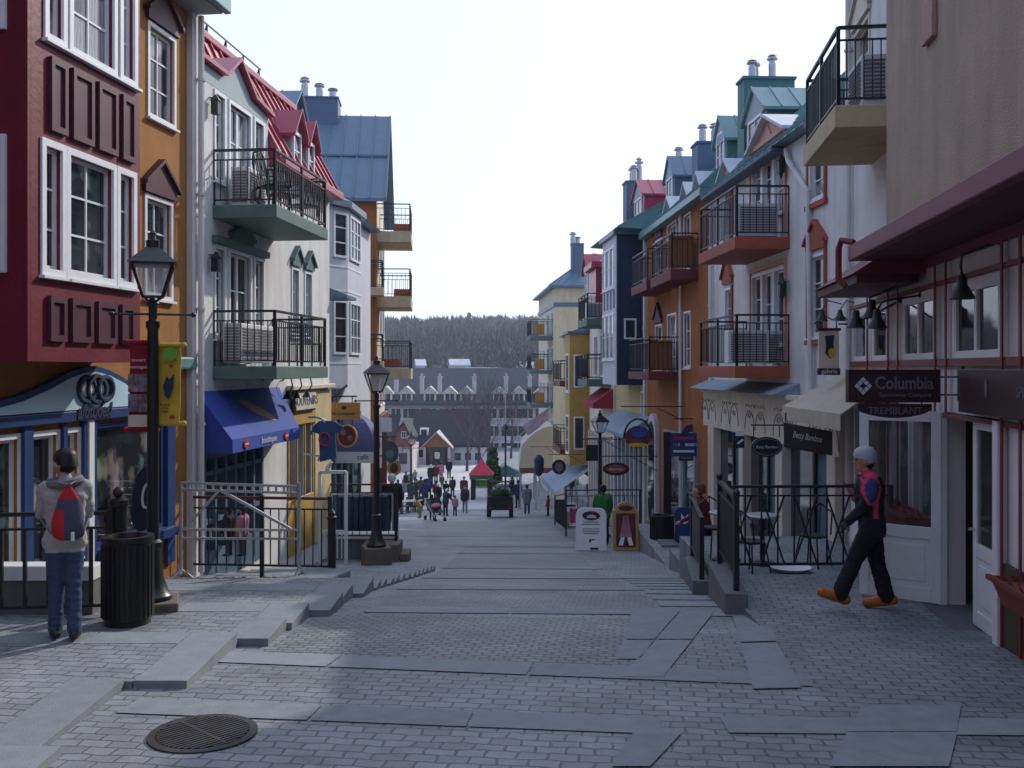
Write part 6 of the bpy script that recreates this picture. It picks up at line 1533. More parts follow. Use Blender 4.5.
# blade sign of the sports shop
t = thing('blade_sign', 'long dark maroon blade sign with pale diamond emblem and pewter letters', 'shop sign', P(848,386,10.8)); s_ = .0108
b = MB(); b.box(0,92*s_,0,.09,-16.5*s_,16.5*s_); o_ = b.build('board', 'brownsign', t, bevel=.008)
b = MB()
for q in ((0,92*s_,15.4*s_,16.5*s_),(0,92*s_,-16.5*s_,-15.4*s_),(0,1.1*s_,-15.4*s_,15.4*s_),(90.9*s_,92*s_,-15.4*s_,15.4*s_)): b.box(q[0],q[1],-.015,-.001,q[2],q[3])
b.build('rim', 'plum', o_)
b = MB(); cx, cz, k_ = 15*s_, 0, 3.0*s_
for i in (-1,0,1):
    for j in (-1,0,1):
        if (i, j) in ((0,0),): continue
        px_, pz_ = cx+(i-j)*k_*1.02, cz+(i+j)*k_*1.05; h_ = k_*.86
        b.ext([(px_-h_*.95,-.014,pz_),(px_,-.014,pz_-h_),(px_+h_*.95,-.014,pz_),(px_,-.014,pz_+h_)], (0,.012,0))
b.build('diamond_emblem', 'palebay', o_)
text('lettering','Columbia',.2,'greyletter',o_,(56*s_,-.008,2.5*s_),(1,0,0),(0,0,1),width=58*s_,height=13*s_,offset=.003)
text('lettering','Sportswear Company',.08,'greyletter',o_,(57*s_,-.008,-9*s_),(1,0,0),(0,0,1),width=52*s_)
b = MB()
for z_ in (9*s_,-9*s_): b.tube([(92*s_,.045,z_),(116*s_,.045,z_)],.012,6)
b.box(113*s_,118*s_,-.02,.1,-15*s_,22*s_); b.build('bracket', 'greyletter', t)
b = MB(); x0, x1, zt = 10*s_, 84*s_, -18*s_
b.ext([(x0,0,zt),(x1,0,zt)]+[(x1-(x1-x0)*k/10,0,zt-6*s_-8*s_*math.sin(PI*k/10)**.7) for k in range(11)], (0,.06,0)); o2 = b.build('lower_board', 'brownsign', t)
text('lettering','TREMBLANT',.1,'greyletter',o2,((x0+x1)/2,-.008,zt-7*s_),(1,0,0),(0,0,1),width=54*s_,height=7*s_)
b = MB(); b.tube([(x0+.1,.03,-16.5*s_),(x0+.1,.03,zt)],.008,5); b.tube([(x1-.1,.03,-16.5*s_),(x1-.1,.03,zt)],.008,5); b.build('hanger', 'iron', t)
# banner sign on the dormer house
t = thing('hanging_sign', 'upright cream sign with dark painted figure beside the mauve roof', 'shop sign', P(829,350,16.4), 0, 'hanging shop signs'); s_ = .0164
b = MB(); b.box(-10*s_,10*s_,0,.05,-18*s_,19*s_); o_ = b.build('board', 'signcream', t)
b = MB(); b.ext([(-4*s_,-.012,14*s_),(5*s_,-.012,15*s_),(4*s_,-.012,4*s_),(5*s_,-.012,-4*s_),(1*s_,-.012,-9*s_),(-4*s_,-.012,-3*s_),(-3*s_,-.012,4*s_)], (0,.011,0)); b.build('painted_shape', 'darktext', o_)
b = MB(); b.ext(*disc(2*s_,-3*s_,3*s_,5*s_,-.02,.007)); b.build('yellow_patch', 'bannergold', o_)
b = MB(); b.box(-11*s_,11*s_,-.02,.06,-25*s_,-18.2*s_); b.build('end_board', 'brownsign', o_); b = MB(); b.box(-11.5*s_,11.5*s_,-.02,.06,19.2*s_,22*s_); b.build('end_board', 'brownsign', o_)
text('lettering','galerie',.1,'ltext',o_,(0,-.03,-21.5*s_),(1,0,0),(0,0,1),width=.26)
b = MB(); b.tube([(-14*s_,.03,26*s_),(-6*s_,.03,36*s_),(4*s_,.03,30*s_),(12*s_,.03,36*s_),(22*s_,.03,28*s_)],.012,5); b.tube([(-8*s_,.03,22*s_),(-8*s_,.03,33*s_)],.01,5); b.tube([(8*s_,.03,22*s_),(8*s_,.03,33*s_)],.01,5); b.tube([(10*s_,.03,26*s_),(34*s_,.03,26*s_)],.014,5); b.build('bracket', 'iron', t)
for k,(px, lab) in enumerate(((822,'small black spotlight left above the upright cream sign'),(840,'small black spotlight right above the upright cream sign'))):
    t = thing('spot_lamp', lab, 'lamp', P(px,316,16.3), 0, 'black spot lamps on the right'); b = MB(); b.lathe([(.03,.1),(.05,.03),(.10,-.08)], (0,0,0), 10); b.build('lamp_shade', 'iron', t, smooth=True); b = MB(); b.tube([(0,0,.1),(.1,0,.25),(.35,.1,.2)],.01,5); b.build('arm', 'iron', t)
# long arm shop lamps under the mauve fascia
for k,(pe, ph, Y, pw, lab) in enumerate((((868,300),(872,312),12.9,(915,277),'black spot lamp on the farthest long arm below the mauve roof'),((860,322),(856,322),13.6,(895,300),'lowest black spot lamp left of the twin shop windows'),((960,258),(962,291),9.9,(1002,240),'large black spot lamp hanging in front of the widest shop window'),((880,305),(877,322),12.6,(900,295),'black spot lamp beside the downpipe above the blade sign'))):
    a = P(*ph, Y); t = thing('spot_lamp', lab, 'lamp', a, 0, 'black spot lamps on the right'); s_ = Y/1000
    b = MB(); b.lathe([(.035,.16),(.05,.12),(.05,.06),(.12,-.06),(.125,-.08),(.10,-.06)], (0,0,0), 14); b.build('lamp_shade', 'iron', t, smooth=True)
    e = P(*pe, Y)-a; w_ = P(*pw, Y-.2); uu = V((E.W(E.uY(Y-.2),.0,w_.z)))-a
    b = MB(); b.tube([(0,0,.16),e*.6+V((0,0,.05)),e+V((.02,0,.03)),e+V((.1,0,.06)),uu],.014,6); b.build('arm', 'iron', t, smooth=True); b = MB(); b.ball(uu,.05,n=8,m=6); b.build('wall_rose', 'iron', t)
# flower boxes
def fbox(lab, u0, u1, z0, z1):
    c = E.W(u0,.03,z0); t = thing('flower_box', lab, 'flower box', c, math.atan2(E.d.y,E.d.x), 'red flower boxes of the sports shop'); L_ = u1-u0; b = MB(); h = z1-z0
    b.add([(0,0,0),(L_,0,0),(L_,.2,0),(0,.2,0),(0,0,h),(L_,0,h),(L_,.32,h),(0,.32,h)], [(0,1,2,3),(0,1,5,4),(1,2,6,5),(2,3,7,6),(3,0,4,7)]); b.add([(.02,.02,h-.05),(L_-.02,.02,h-.05),(L_-.02,.29,h-.05),(.02,.29,h-.05)],[(0,1,2,3)]); b.build('box', mat('faded red flower box', (.28,.055,.045), .6, .15), t)
    b = MB(); b.box(-.012,L_+.012,.30,.345,h-.03,h+.01); b.box(-.03,-.001,0,.345,h-.03,h+.01); b.build('rim', 'red', t)
    b = MB(); r_ = random.Random(4)
    for k in range(40): x, y = r_.uniform(.05,L_-.05), r_.uniform(.05,.25); b.tube([(x,y,h-.06),(x+r_.uniform(-.06,.06),y+r_.uniform(-.05,.05),h+r_.uniform(-.03,.06))],.006,4)
    b.build('dry_stems', 'bark', t)
fbox('red flower box with dry stems nearest the right edge', eu(1085), eu(991,.33), -2.13, -1.87)
fbox('long red flower box seen behind the open shop door', eu(943)+.25, eu(868), -2.05, -1.78)
# A boards
def aboard(lab, c, w, h, m, rot=0, top='round'):
    t = thing('sandwich_board', lab, 'sandwich board', c, rot, 'sandwich boards on the paving'); r_ = w*.25
    pl = [(-w/2,0),(w/2,0),(w/2,h-r_)]+[(w/2-r_+r_*math.cos(k*PI/12),h-r_+r_*math.sin(k*PI/12)) for k in range(1,6)]+[(-w/2+r_-r_*math.sin(k*PI/12),h-r_+r_*math.cos(k*PI/12)) for k in range(0,7)]
    if top == 'arch': pl = [(-w/2,0),(w/2,0),(w/2,h*.82)]+[(w*.36*math.cos(k*PI/10)*1.1,h*.84+h*.16*math.sin(k*PI/10)) for k in range(11)]+[(-w/2,h*.82)]
    b = MB(); b.ext([(x,.10*z,z) for x,z in pl], (0,.03,0)); f = b.build('front_panel', m, t, bevel=.006)
    b = MB(); b.ext([(x,.2*h+.06-.10*z+.0,z) for x,z in pl], (0,.03,0)); b.build('rear_panel', m, t)
    return t, f
c = GPT(591, 551); tb, f = aboard('white sandwich board with brown oval and small writing', (c.x,c.y,c.z+.01), .82, 1.12, 'white', -.1)
b = MB(); b.ext([(.0+.24*math.cos(k*PI/10),.10*(.92+.12*math.sin(k*PI/10))-.012,.92+.12*math.sin(k*PI/10)) for k in range(20)], (0,.010,0)); o_ = b.build('oval_picture', 'brownsign', f); b = MB(); b.ext([(-.12,.072,.86),(.14,.072,.86),(.12,.078,.93),(0,.082,.95),(-.1,.079,.93)], (0,.004,0)); b.build('cake_shape', 'signcream', o_)
for z_, w_ in ((.74,.42),(.68,.5),(.56,.44),(.5,.46),(.44,.4)):
    b = MB(); b.ext([(-w_/2,.10*z_-.004,z_),(w_/2,.10*z_-.004,z_),(w_/2,.10*(z_+.022)-.004,z_+.022),(-w_/2,.10*(z_+.022)-.004,z_+.022)], (0,.003,0)); b.build('text_line', 'greyletter', f)
b = MB(); b.ext([(-.08,.022,.22),(-.05,.022,.22),(-.05,.03,.3),(.1,.03,.3),(.1,.026,.27),(-.0,.026,.27),(-.0,.022,.22),(.02,.022,.2),(-.08,.022,.2)], (0,.003,0)); b.build('cup_print', 'black', f); b = MB(); b.box(-.02,.2,-.006,.0,.03,.08); b.build('dark_label', 'black', f)
c = GPT(626, 551); tb, f = aboard('golden wooden sandwich board with pink streaked picture', (c.x,c.y,c.z+.01), .68, 1.28, 'signcream', -.05, 'arch'); f.data.materials[0] = M['gold']
b = MB(); b.ext([(-.26,.10*.1-.014,.1),(.26,.10*.1-.014,.1),(.26,.10*.98-.014,.98),(-.26,.10*.98-.014,.98)], (0,.012,0)); o_ = b.build('picture', mat('dark red picture ground', (.10,.02,.035), .6), f)
b = MB(); r_ = random.Random(9)
for k in range(16):
    x = -.15+.3*k/15; x2 = x*.35+r_.uniform(-.03,.03); y_ = lambda z: .10*z-.022
    b.ext([(x-.012,y_(.36),.36),(x+.014,y_(.36),.36),(x2+.012,y_(.93),.93),(x2-.01,y_(.93),.93)], (0,.005,0))
b.build('streaks', mat('pink streaks', (.50,.22,.28), .7), o_); b = MB(); b.ext([(-.2,-.006,.14),(-.08,-.006,.14),(-.03,.022,.36),(-.13,.022,.36)], (0,.004,0)); b.ext([(.08,-.006,.14),(.2,-.006,.14),(.14,.022,.36),(.03,.022,.36)], (0,.004,0)); b.build('pale_shape', 'white', o_)
b = MB(); b.ext([(.19*math.cos(k*PI/10),.10*1.12-.012+.007*math.sin(k*PI/10),1.12+.07*math.sin(k*PI/10)) for k in range(20)], (0,.010,0)); b.build('oval_label', 'brownsign', f)
c = GPT(571, 528); tb, f = aboard('pink and green striped sandwich board by the far railing', (c.x,c.y,c.z+.01), .62, 1.0, 'white', .15)
b = MB(); b.ext([(-.05,.02-.012,.2),(.28,.02-.012,.2),(.28,.08-.012,.78),(-.05,.08-.012,.78)], (0,.010,0)); b.build('pink_print', 'magenta', f); b = MB(); b.ext([(-.29,.005-.012,.05),(-.07,.005-.012,.05),(-.07,.065-.012,.65),(-.29,.065-.012,.65)], (0,.010,0)); b.build('green_print', 'leafgreen', f)
b = MB(); b.ext([(-.22,.072,.86),(.22,.072,.86),(.2,.08,.94),(-.2,.08,.94)], (0,.004,0)); b.build('heading', 'black', f)
c = P(685, 541, 24.5); c.z = G(24.5); tb, f = aboard('blue sandwich board with white emblem beside the dark bin', (c.x,c.y,c.z+.35), .42, .85, 'blue', 0)
b = MB(); b.ext([(-.09,.10*.5-.012,.5),(0,.10*.45-.012,.45),(.09,.10*.52-.012,.52),(.08,.10*.7-.012,.7),(.0,.10*.6-.012,.6),(-.08,.10*.72-.012,.72)], (0,.01,0)); b.build('emblem', 'white', f)
t = thing('stone_step', 'low stone step below the blue sandwich board', 'step', (c.x,c.y,c.z)); b = MB(); b.box(-.6,1.0,-.25,.6,-.3,.345); b.build('stone', 'concrete', t, bevel=.02)
# left side signs
def tshirt():
    t = thing('shirt_sign', 'big blue shirt shaped banner with red emblem hanging over the left walk', 'shop sign', P(326,438,18.6)); s_ = .0186
    pts = [(-7,17),(7,17),(17,11),(14,3),(9,6),(10,-20),(-6,-24),(-7,4),(-13,6),(-17,-0),(-13,11)]
    b = MB(); b.ext([(x*s_, .15*x*s_, z*s_) for x,z in pts], (0,.05,0)); o_ = b.build('cloth', mat('blue banner cloth', (.035,.085,.20), .8), t)
    b = MB(); b.tube([(5*s_*math.cos(k*PI/8)-1*s_,-.03+.15*5*s_*math.cos(k*PI/8),6.5*s_*math.sin(k*PI/8)-1*s_) for k in range(17)], .022, 5); b.build('ring_emblem', 'redtext', o_)
    b = MB(); b.tube([(-24*s_,.6,19*s_),(-14*s_,.35,20*s_),(-2*s_,.05,18*s_)],.02,6); b.build('bracket', 'galv', t); b = MB(); b.tube([(-32*s_,.9,-20*s_),(-5*s_,.1,-19*s_)],.02,6); b.build('bracket', 'galv', t)
    for pp in ([(-5*s_,.05,19*s_),(-2*s_,.03,17*s_),(0,.03,13*s_)],[(6*s_,.0,-24*s_),(2*s_,.01,-29*s_),(0*s_,0,-36*s_)],[(-9*s_,.1,-23*s_),(-6*s_,.08,-20*s_),(-4*s_,.05,-19*s_)]): b = MB(); b.tube(pp,[.02,.045,.025],7); b.build('knotted_cloth', 'white', t, smooth=True)
tshirt()
def lsign(lab, px, py, Y, w, h, m, round_=False, th=.06, name='hanging_sign', arm=True):
    t = thing(name, lab, 'shop sign', P(px,py,Y), 0, 'hanging shop signs'); s_ = Y/1000; b = MB()
    if round_: b.ext(*disc(0,0,w*s_/2,h*s_/2,0,th))
    else: b.box(-w*s_/2,w*s_/2,0,th,-h*s_/2,h*s_/2)
    o_ = b.build('board', m, t)
    if arm: b = MB(); b.tube([(-1.3,.05,h*s_/2+.15),(w*s_*.4,.05,h*s_/2+.15)],.02,5); b.tube([(-w*s_*.25,.03,h*s_/2+.15),(-w*s_*.25,.03,h*s_/2-.05)],.012,5); b.tube([(w*s_*.25,.03,h*s_/2+.15),(w*s_*.25,.03,h*s_/2-.05)],.012,5); b.build('bracket', 'iron', t)
    return t, o_, s_
t, o_, s_ = lsign('golden wooden rectangular sign left of the second lamp', 344, 411, 24.5, 32, 17, 'woodsign'); text('lettering','le Comptoir',.25,'brownsign',o_,(0,-.01,-.06),(1,0,0),(0,0,1),width=.55); b = MB(); b.ball((0,-.012,.09),(.06,.012,.05),n=8,m=5); b.build('crest', 'brownsign', o_)
b = MB(); b.bar((-29*s_,.1,-2*s_),(3*s_,.05,26*s_),.05); b.build('stay', 'black', t)
t, o_, s_ = lsign('round dark red sign with gold rim left of the second lamp', 347, 436, 25, 20, 23, 'bannergold', True); b = MB(); b.ext(*disc(0,0,8.6*s_,10*s_,-.02,.019)); o2 = b.build('red_disc', mat('dark red sign paint', (.11,.015,.02), .5), o_); b = MB(); b.ext(*disc(3*s_,-2*s_,3*s_,2.4*s_,-.03,.009)); b.ext(*disc(-3*s_,3*s_,2.5*s_,3*s_,-.03,.009)); b.build('picture', 'photo1', o2)
t, o_, s_ = lsign('dark green shield shaped sign right of the second lamp', 391, 452, 36, 15, 22, mat('dark green signboard', (.03,.055,.06), .6, .4, 4), True); b = MB(); b.ext(*disc(-1*s_,-2*s_,4*s_,4*s_,-.02,.019)); b.build('emblem', 'teal', o_)
t, o_, s_ = lsign('round ochre wooden sign below the green shield sign', 394, 468, 37, 14, 16, 'woodsign', True); b = MB(); b.ext(*disc(0,0,4*s_,5*s_,-.02,.019)); b.build('emblem', 'brownsign', o_)
t, o_, s_ = lsign('white pennant flag sticking out right of the second lamp', 384, 425, 30, 15, 14, 'white', arm=False)
# purple dome awning with white valance
Y = 27.0; c = P(353, 452, Y); t = thing('shop_awning', 'purple blue dome awning with white valance behind the round red sign', 'awning', c); s_ = Y/1000
b = MB(); r_ = 21*s_; k_ = 9
for i in range(k_):
    a0, a1 = PI/2*i/k_, PI/2*(i+1)/k_
    q = lambda a, x, dy: (x*s_, 1.0-1.0*math.cos(a)+dy, 40*s_*math.sin(a)*.92); xr = lambda a: -22+43*max(0,math.cos(a))**.55
    b.add([q(a0,-22,-.0),q(a0,xr(a0),0),q(a1,xr(a1),0),q(a1,-22,0)], [(0,1,2,3)])
    b.add([q(a0,xr(a0),0),(xr(a0)*s_,1.3,40*s_*math.sin(a0)*.92),(xr(a1)*s_,1.3,40*s_*math.sin(a1)*.92),q(a1,xr(a1),0)], [(0,1,2,3)])
b.build('canopy', 'awnpurple', t, recalc=False)
b = MB(); b.box(-22*s_,21*s_,-.03,.0,-11*s_,0); b.box(21*s_-.03,21*s_,.001,1.2,-11*s_,0); o_ = b.build('valance', 'white', t); text('lettering','café',.2,'black',o_,(10*s_,-.035,-5*s_),(1,0,0),(0,0,1),width=.3)
for k,(px,lab,m_) in enumerate(((319,'red and white spiral striped column beside the shirt banner','redtext'),)):
    t = thing('striped_column', lab, 'column', (P(px,0,23.4).x,23.4,-4.4)); b = MB(); h = (HZ-392)*.0234+4.4; b.tube([(0,0,0),(0,0,h)],.11,12); b.build('shaft', 'white', t, smooth=True); b = MB(); b.tube([(math.cos(k*.5)*.10,math.sin(k*.5)*.10,h*k/100) for k in range(101)],.04,5); b.build('spiral', m_, t)
c = P(386,455,38.6); t = thing('shop_banner', 'narrow green and white vertical banner behind the second lamp', 'banner', (c.x-.2,c.y,c.z)); s_ = .0386; b = MB(); b.box(-8*s_,-3*s_,-.4,-.36,-20*s_,30*s_); b.build('cloth', 'leafgreen', t); b = MB(); b.box(-3*s_+.01,2*s_,-.4,-.36,-12*s_,32*s_); b.build('white_cloth', 'white', t)

# AC units on balconies
def acunit(lab, F, u, o, z, rot=0):
    c = F.W(u, o, z); t = thing('air_conditioner', lab, 'air conditioner', c, math.atan2(F.d.y,F.d.x)+rot, 'air conditioners on balconies'); b = MB(); b.box(-.42,.42,-.16,.16,.05,.72); b.build('case', 'acwhite', t, bevel=.015)
    b = MB(); sg = 1 if F.s > 0 else -1
    for k in range(11): z_ = .12+.05*k; b.box(-.36,.36,.161 if sg > 0 else -.175,.175 if sg > 0 else -.161,z_,z_+.026); b.box(-.434,-.421,-.13,.13,z_,z_+.026)
    b.build('louvres', 'greyletter', t)
acunit('white air conditioner on the lower left balcony nearest the drainpipe', B, uL[0]+.45, .3, .035); acunit('white air conditioner on the lower left balcony below the door', B, uL[1]+.75, .3, .035); acunit('white air conditioner on the upper left balcony', B, uL[0]+.8, .3, 2.725)
acunit('white air conditioner on the lower right brick red balcony, nearer one', H, hu(735,1.11)+.45, .75, .045, 1.57); acunit('white air conditioner on the lower right brick red balcony, farther one', H, hu(735,1.11)+.75, .25, .045, 1.57); acunit('white air conditioner on the upper right brick red balcony', H, hu(735,1.11)+.5, .55, 2.625, 1.57)
acunit('white air conditioner on the topmost beige balcony', E, bu0+.7, .45, 3.365); acunit('white air conditioner on the far upper dark balcony below the red dormer', K, 1.6, .6, 2.125, 1.57)
# balcony chairs
def bchair(lab, c, rot, s=1):
    t = thing('balcony_chair', lab, 'chair', c, rot, 'balcony chairs'); b = MB(); b.box(-.24,.24,-.22,.22,.40,.44); b.build('seat', 'iron', t, bevel=.01); b = MB()
    b.tube([(-.24,.2,.4),(-.26,.3,.85),(-.15,.33,1.0),(.15,.33,1.0),(.26,.3,.85),(.24,.2,.4)],.018,6)
    for k in range(5): x = -.16+.08*k; b.tube([(x,.2,.44),(x,.31,.97)],.012,5)
    b.tube([(-.27,.27,.66),(-.28,-.15,.66),(-.25,-.2,.42)],.016,6); b.tube([(.27,.27,.66),(.28,-.15,.66),(.25,-.2,.42)],.016,6); b.build('backrest', 'iron', t, smooth=True)
    for i in (-1,1):
        for j in (-1,1): b = MB(); b.tube([(i*.2,j*.18,.4),(i*.24,j*.22,0)],.016,6); b.build('leg', 'iron', t)
bchair('black metal armchair at the near end of the upper left balcony', B.W(B.u(270,.75)+.1,.8,2.725), 2.2); bchair('black metal armchair in the middle of the upper left balcony', B.W(B.u(285,.7),.7,2.725), .8); bchair('black metal armchair at the far end of the upper left balcony', B.W(B.u(300,.6),.65,2.725), -.6)
t = thing('balcony_chair', 'slatted grey folding chair on the lower left balcony', 'chair', B.W(B.u(305,.6),.6,.035), .6, 'balcony chairs'); b = MB(); b.box(-.24,.24,-.22,.22,.42,.45); b.build('seat', 'galv', t); b = MB()
for k in range(6): b.box(-.24,.24,.22,.24,.5+.08*k,.55+.08*k)
b.bar((-.24,.23,0),(-.24,.23,1),.03); b.bar((.24,.23,0),(.24,.23,1),.03); b.bar((-.24,-.2,0),(-.24,-.2,.42),.03); b.bar((.24,-.2,0),(.24,-.2,.42),.03); b.build('backrest', 'galv', t)
# wooden balcony screens
def screen(lab, F, u0, u1, o, z, h=.95, m='wood'):
    c = F.W(u0,o,z); t = thing('wooden_screen', lab, 'screen', c, math.atan2(F.d.y,F.d.x), 'wooden boxes on balconies'); b = MB(); n_ = max(3,int((u1-u0)/.12))
    for k in range(n_): x = (u1-u0)*k/n_; b.box(x,x+(u1-u0)/n_-.015,0,.03,.05,h)
    b.box(0,u1-u0,-.35 if F.s > 0 else .031,-.001 if F.s > 0 else .35,h-.1,h-.06); b.box(0,u1-u0,.031,.05,h*.5,h*.56); b.build('slats', m, t)
    b = MB(); b.box(-.03,-.001,-.35,.35,.05,h); b.build('side_slats', m, t)
screen('brown slatted wooden box on the upper maroon balcony', I, 1.7,2.5,.45,2.755); screen('brown slatted wooden box on the lower maroon balcony', I, 3.9,5.2,.6,-.115)
for k,(F_,zt,lab,u0,u1,o_) in enumerate(((O,2.45,'golden wooden box on the highest balcony of the cream corner block',1.4,3,1.0),(O,-.15,'golden wooden box on the middle balcony of the cream corner block',1.4,3,1.0),(O,-2.7,'golden wooden box on the lowest balcony of the cream corner block',1.4,3,1.0),(D,5.25,'terracotta tub on the highest beige balcony on the left',.9,1.3,1.0),(D,2.75,'terracotta tub on the middle beige balcony on the left',1.4,1.8,1.0),(D,-.02,'terracotta tub on the lowest beige balcony on the left',.5,1.4,.6))):
    screen(lab, F_, u0, u1, o_, zt+.005, .85 if k < 3 else .36, 'woodsign' if k < 3 else 'terracotta')
for F_, u_, z_ in ((H, hu(788), 4.1),(H, hu(789), 1.62),(E, E.len-.6, 3.9)):
    b = F_.mb(); b.bar((u_,.0,z_+.12),(u_,.14,z_+.12),.02); b.box(u_-.06,u_+.06,.08,.2,z_-.18,z_+.06); b.lathe([(.1,z_+.06),(.02,z_+.2)],(u_,.14,0),8); b.lathe([(.01,z_-.3),(.05,z_-.18)],(u_,.14,0),8); b.build('wall_lantern', 'iron', F_.root)

# loaded utility cart seen from behind
c = GPT(500, 518); s_ = c.y/1000; t = thing('utility_cart', 'dark utility cart heaped with green fir boughs driving away down the street', 'cart', (c.x,c.y,c.z)); w = 13*s_
b = MB(); b.box(-w,w,0,2.6,.42,.62); b.box(-w,w,0,.06,.621,1.15); b.box(-w,-w+.06,.061,1.7,.621,1.0); b.box(w-.06,w,.061,1.7,.621,1.0); b.build('bed', 'black', t, bevel=.01)
for sx in (-1,1):
    for y in (.35, 2.15):
        b = MB(); b.v = []; 
        prof = [(.12,-.12),(.30,-.12),(.34,-.08),(.34,.08),(.30,.12),(.12,.12)]
        m2 = MB(); m2.lathe(prof,(0,0,0),18); b.add([(p.z+sx*(w-.10), p.x+y, p.y+.34) for p in m2.v], m2.f); wh = b.build('wheel', 'rubber', t, smooth=True)
        b = MB(); m2 = MB(); m2.lathe([(.06,-.125),(.12,-.121),(.12,.121),(.06,.125)],(0,0,0),14); b.add([(p.z+sx*(w-.10), p.x+y, p.y+.34) for p in m2.v], m2.f); b.build('rim', 'galv', wh)
b = MB()
for sx in (-1,1): b.tube([(sx*(w-.08),1.75,.6),(sx*(w-.12),1.8,1.75),(sx*(w-.15),2.6,1.7),(sx*(w-.1),2.9,.7)],.025,6)
b.bar((-w+.12,1.8,1.75),(w-.12,1.8,1.75),.05); b.bar((-w+.15,2.6,1.7),(w-.15,2.6,1.7),.05); b.build('roll_cage', 'black', t)
for sx in (-1,1): b = MB(); b.box(sx*(w-.2)-.07,sx*(w-.2)+.07,-.02,-.001,.5,.58); b.build('tail_light', 'redtext', t)
t2 = thing('fir_boughs', 'heap of dark green fir boughs on the utility cart', 'boughs', (c.x,c.y+.85,c.z+.95)); b = MB(); r_ = random.Random(2)
for k in range(420):
    x, y = r_.uniform(-w*.92,w*.92), r_.uniform(-.75,.75); z_ = r_.uniform(0,.62)*(1-.5*(x/w)**2); a = r_.uniform(0,6.3); l = .22
    d = V((math.cos(a),math.sin(a),r_.uniform(-.2,.6)))*l; e = V((-math.sin(a),math.cos(a),0))*.05; p = V((x,y,z_)); b.add([p-e,p+e,p+d],[(0,1,2)])
b.build('boughs', 'darkgreen', t2, recalc=False)
b = MB(); b.ball((0,0,.2),(w*.85,.7,.35),n=14,m=7); b.build('core', 'darkgreen', t2, smooth=True)
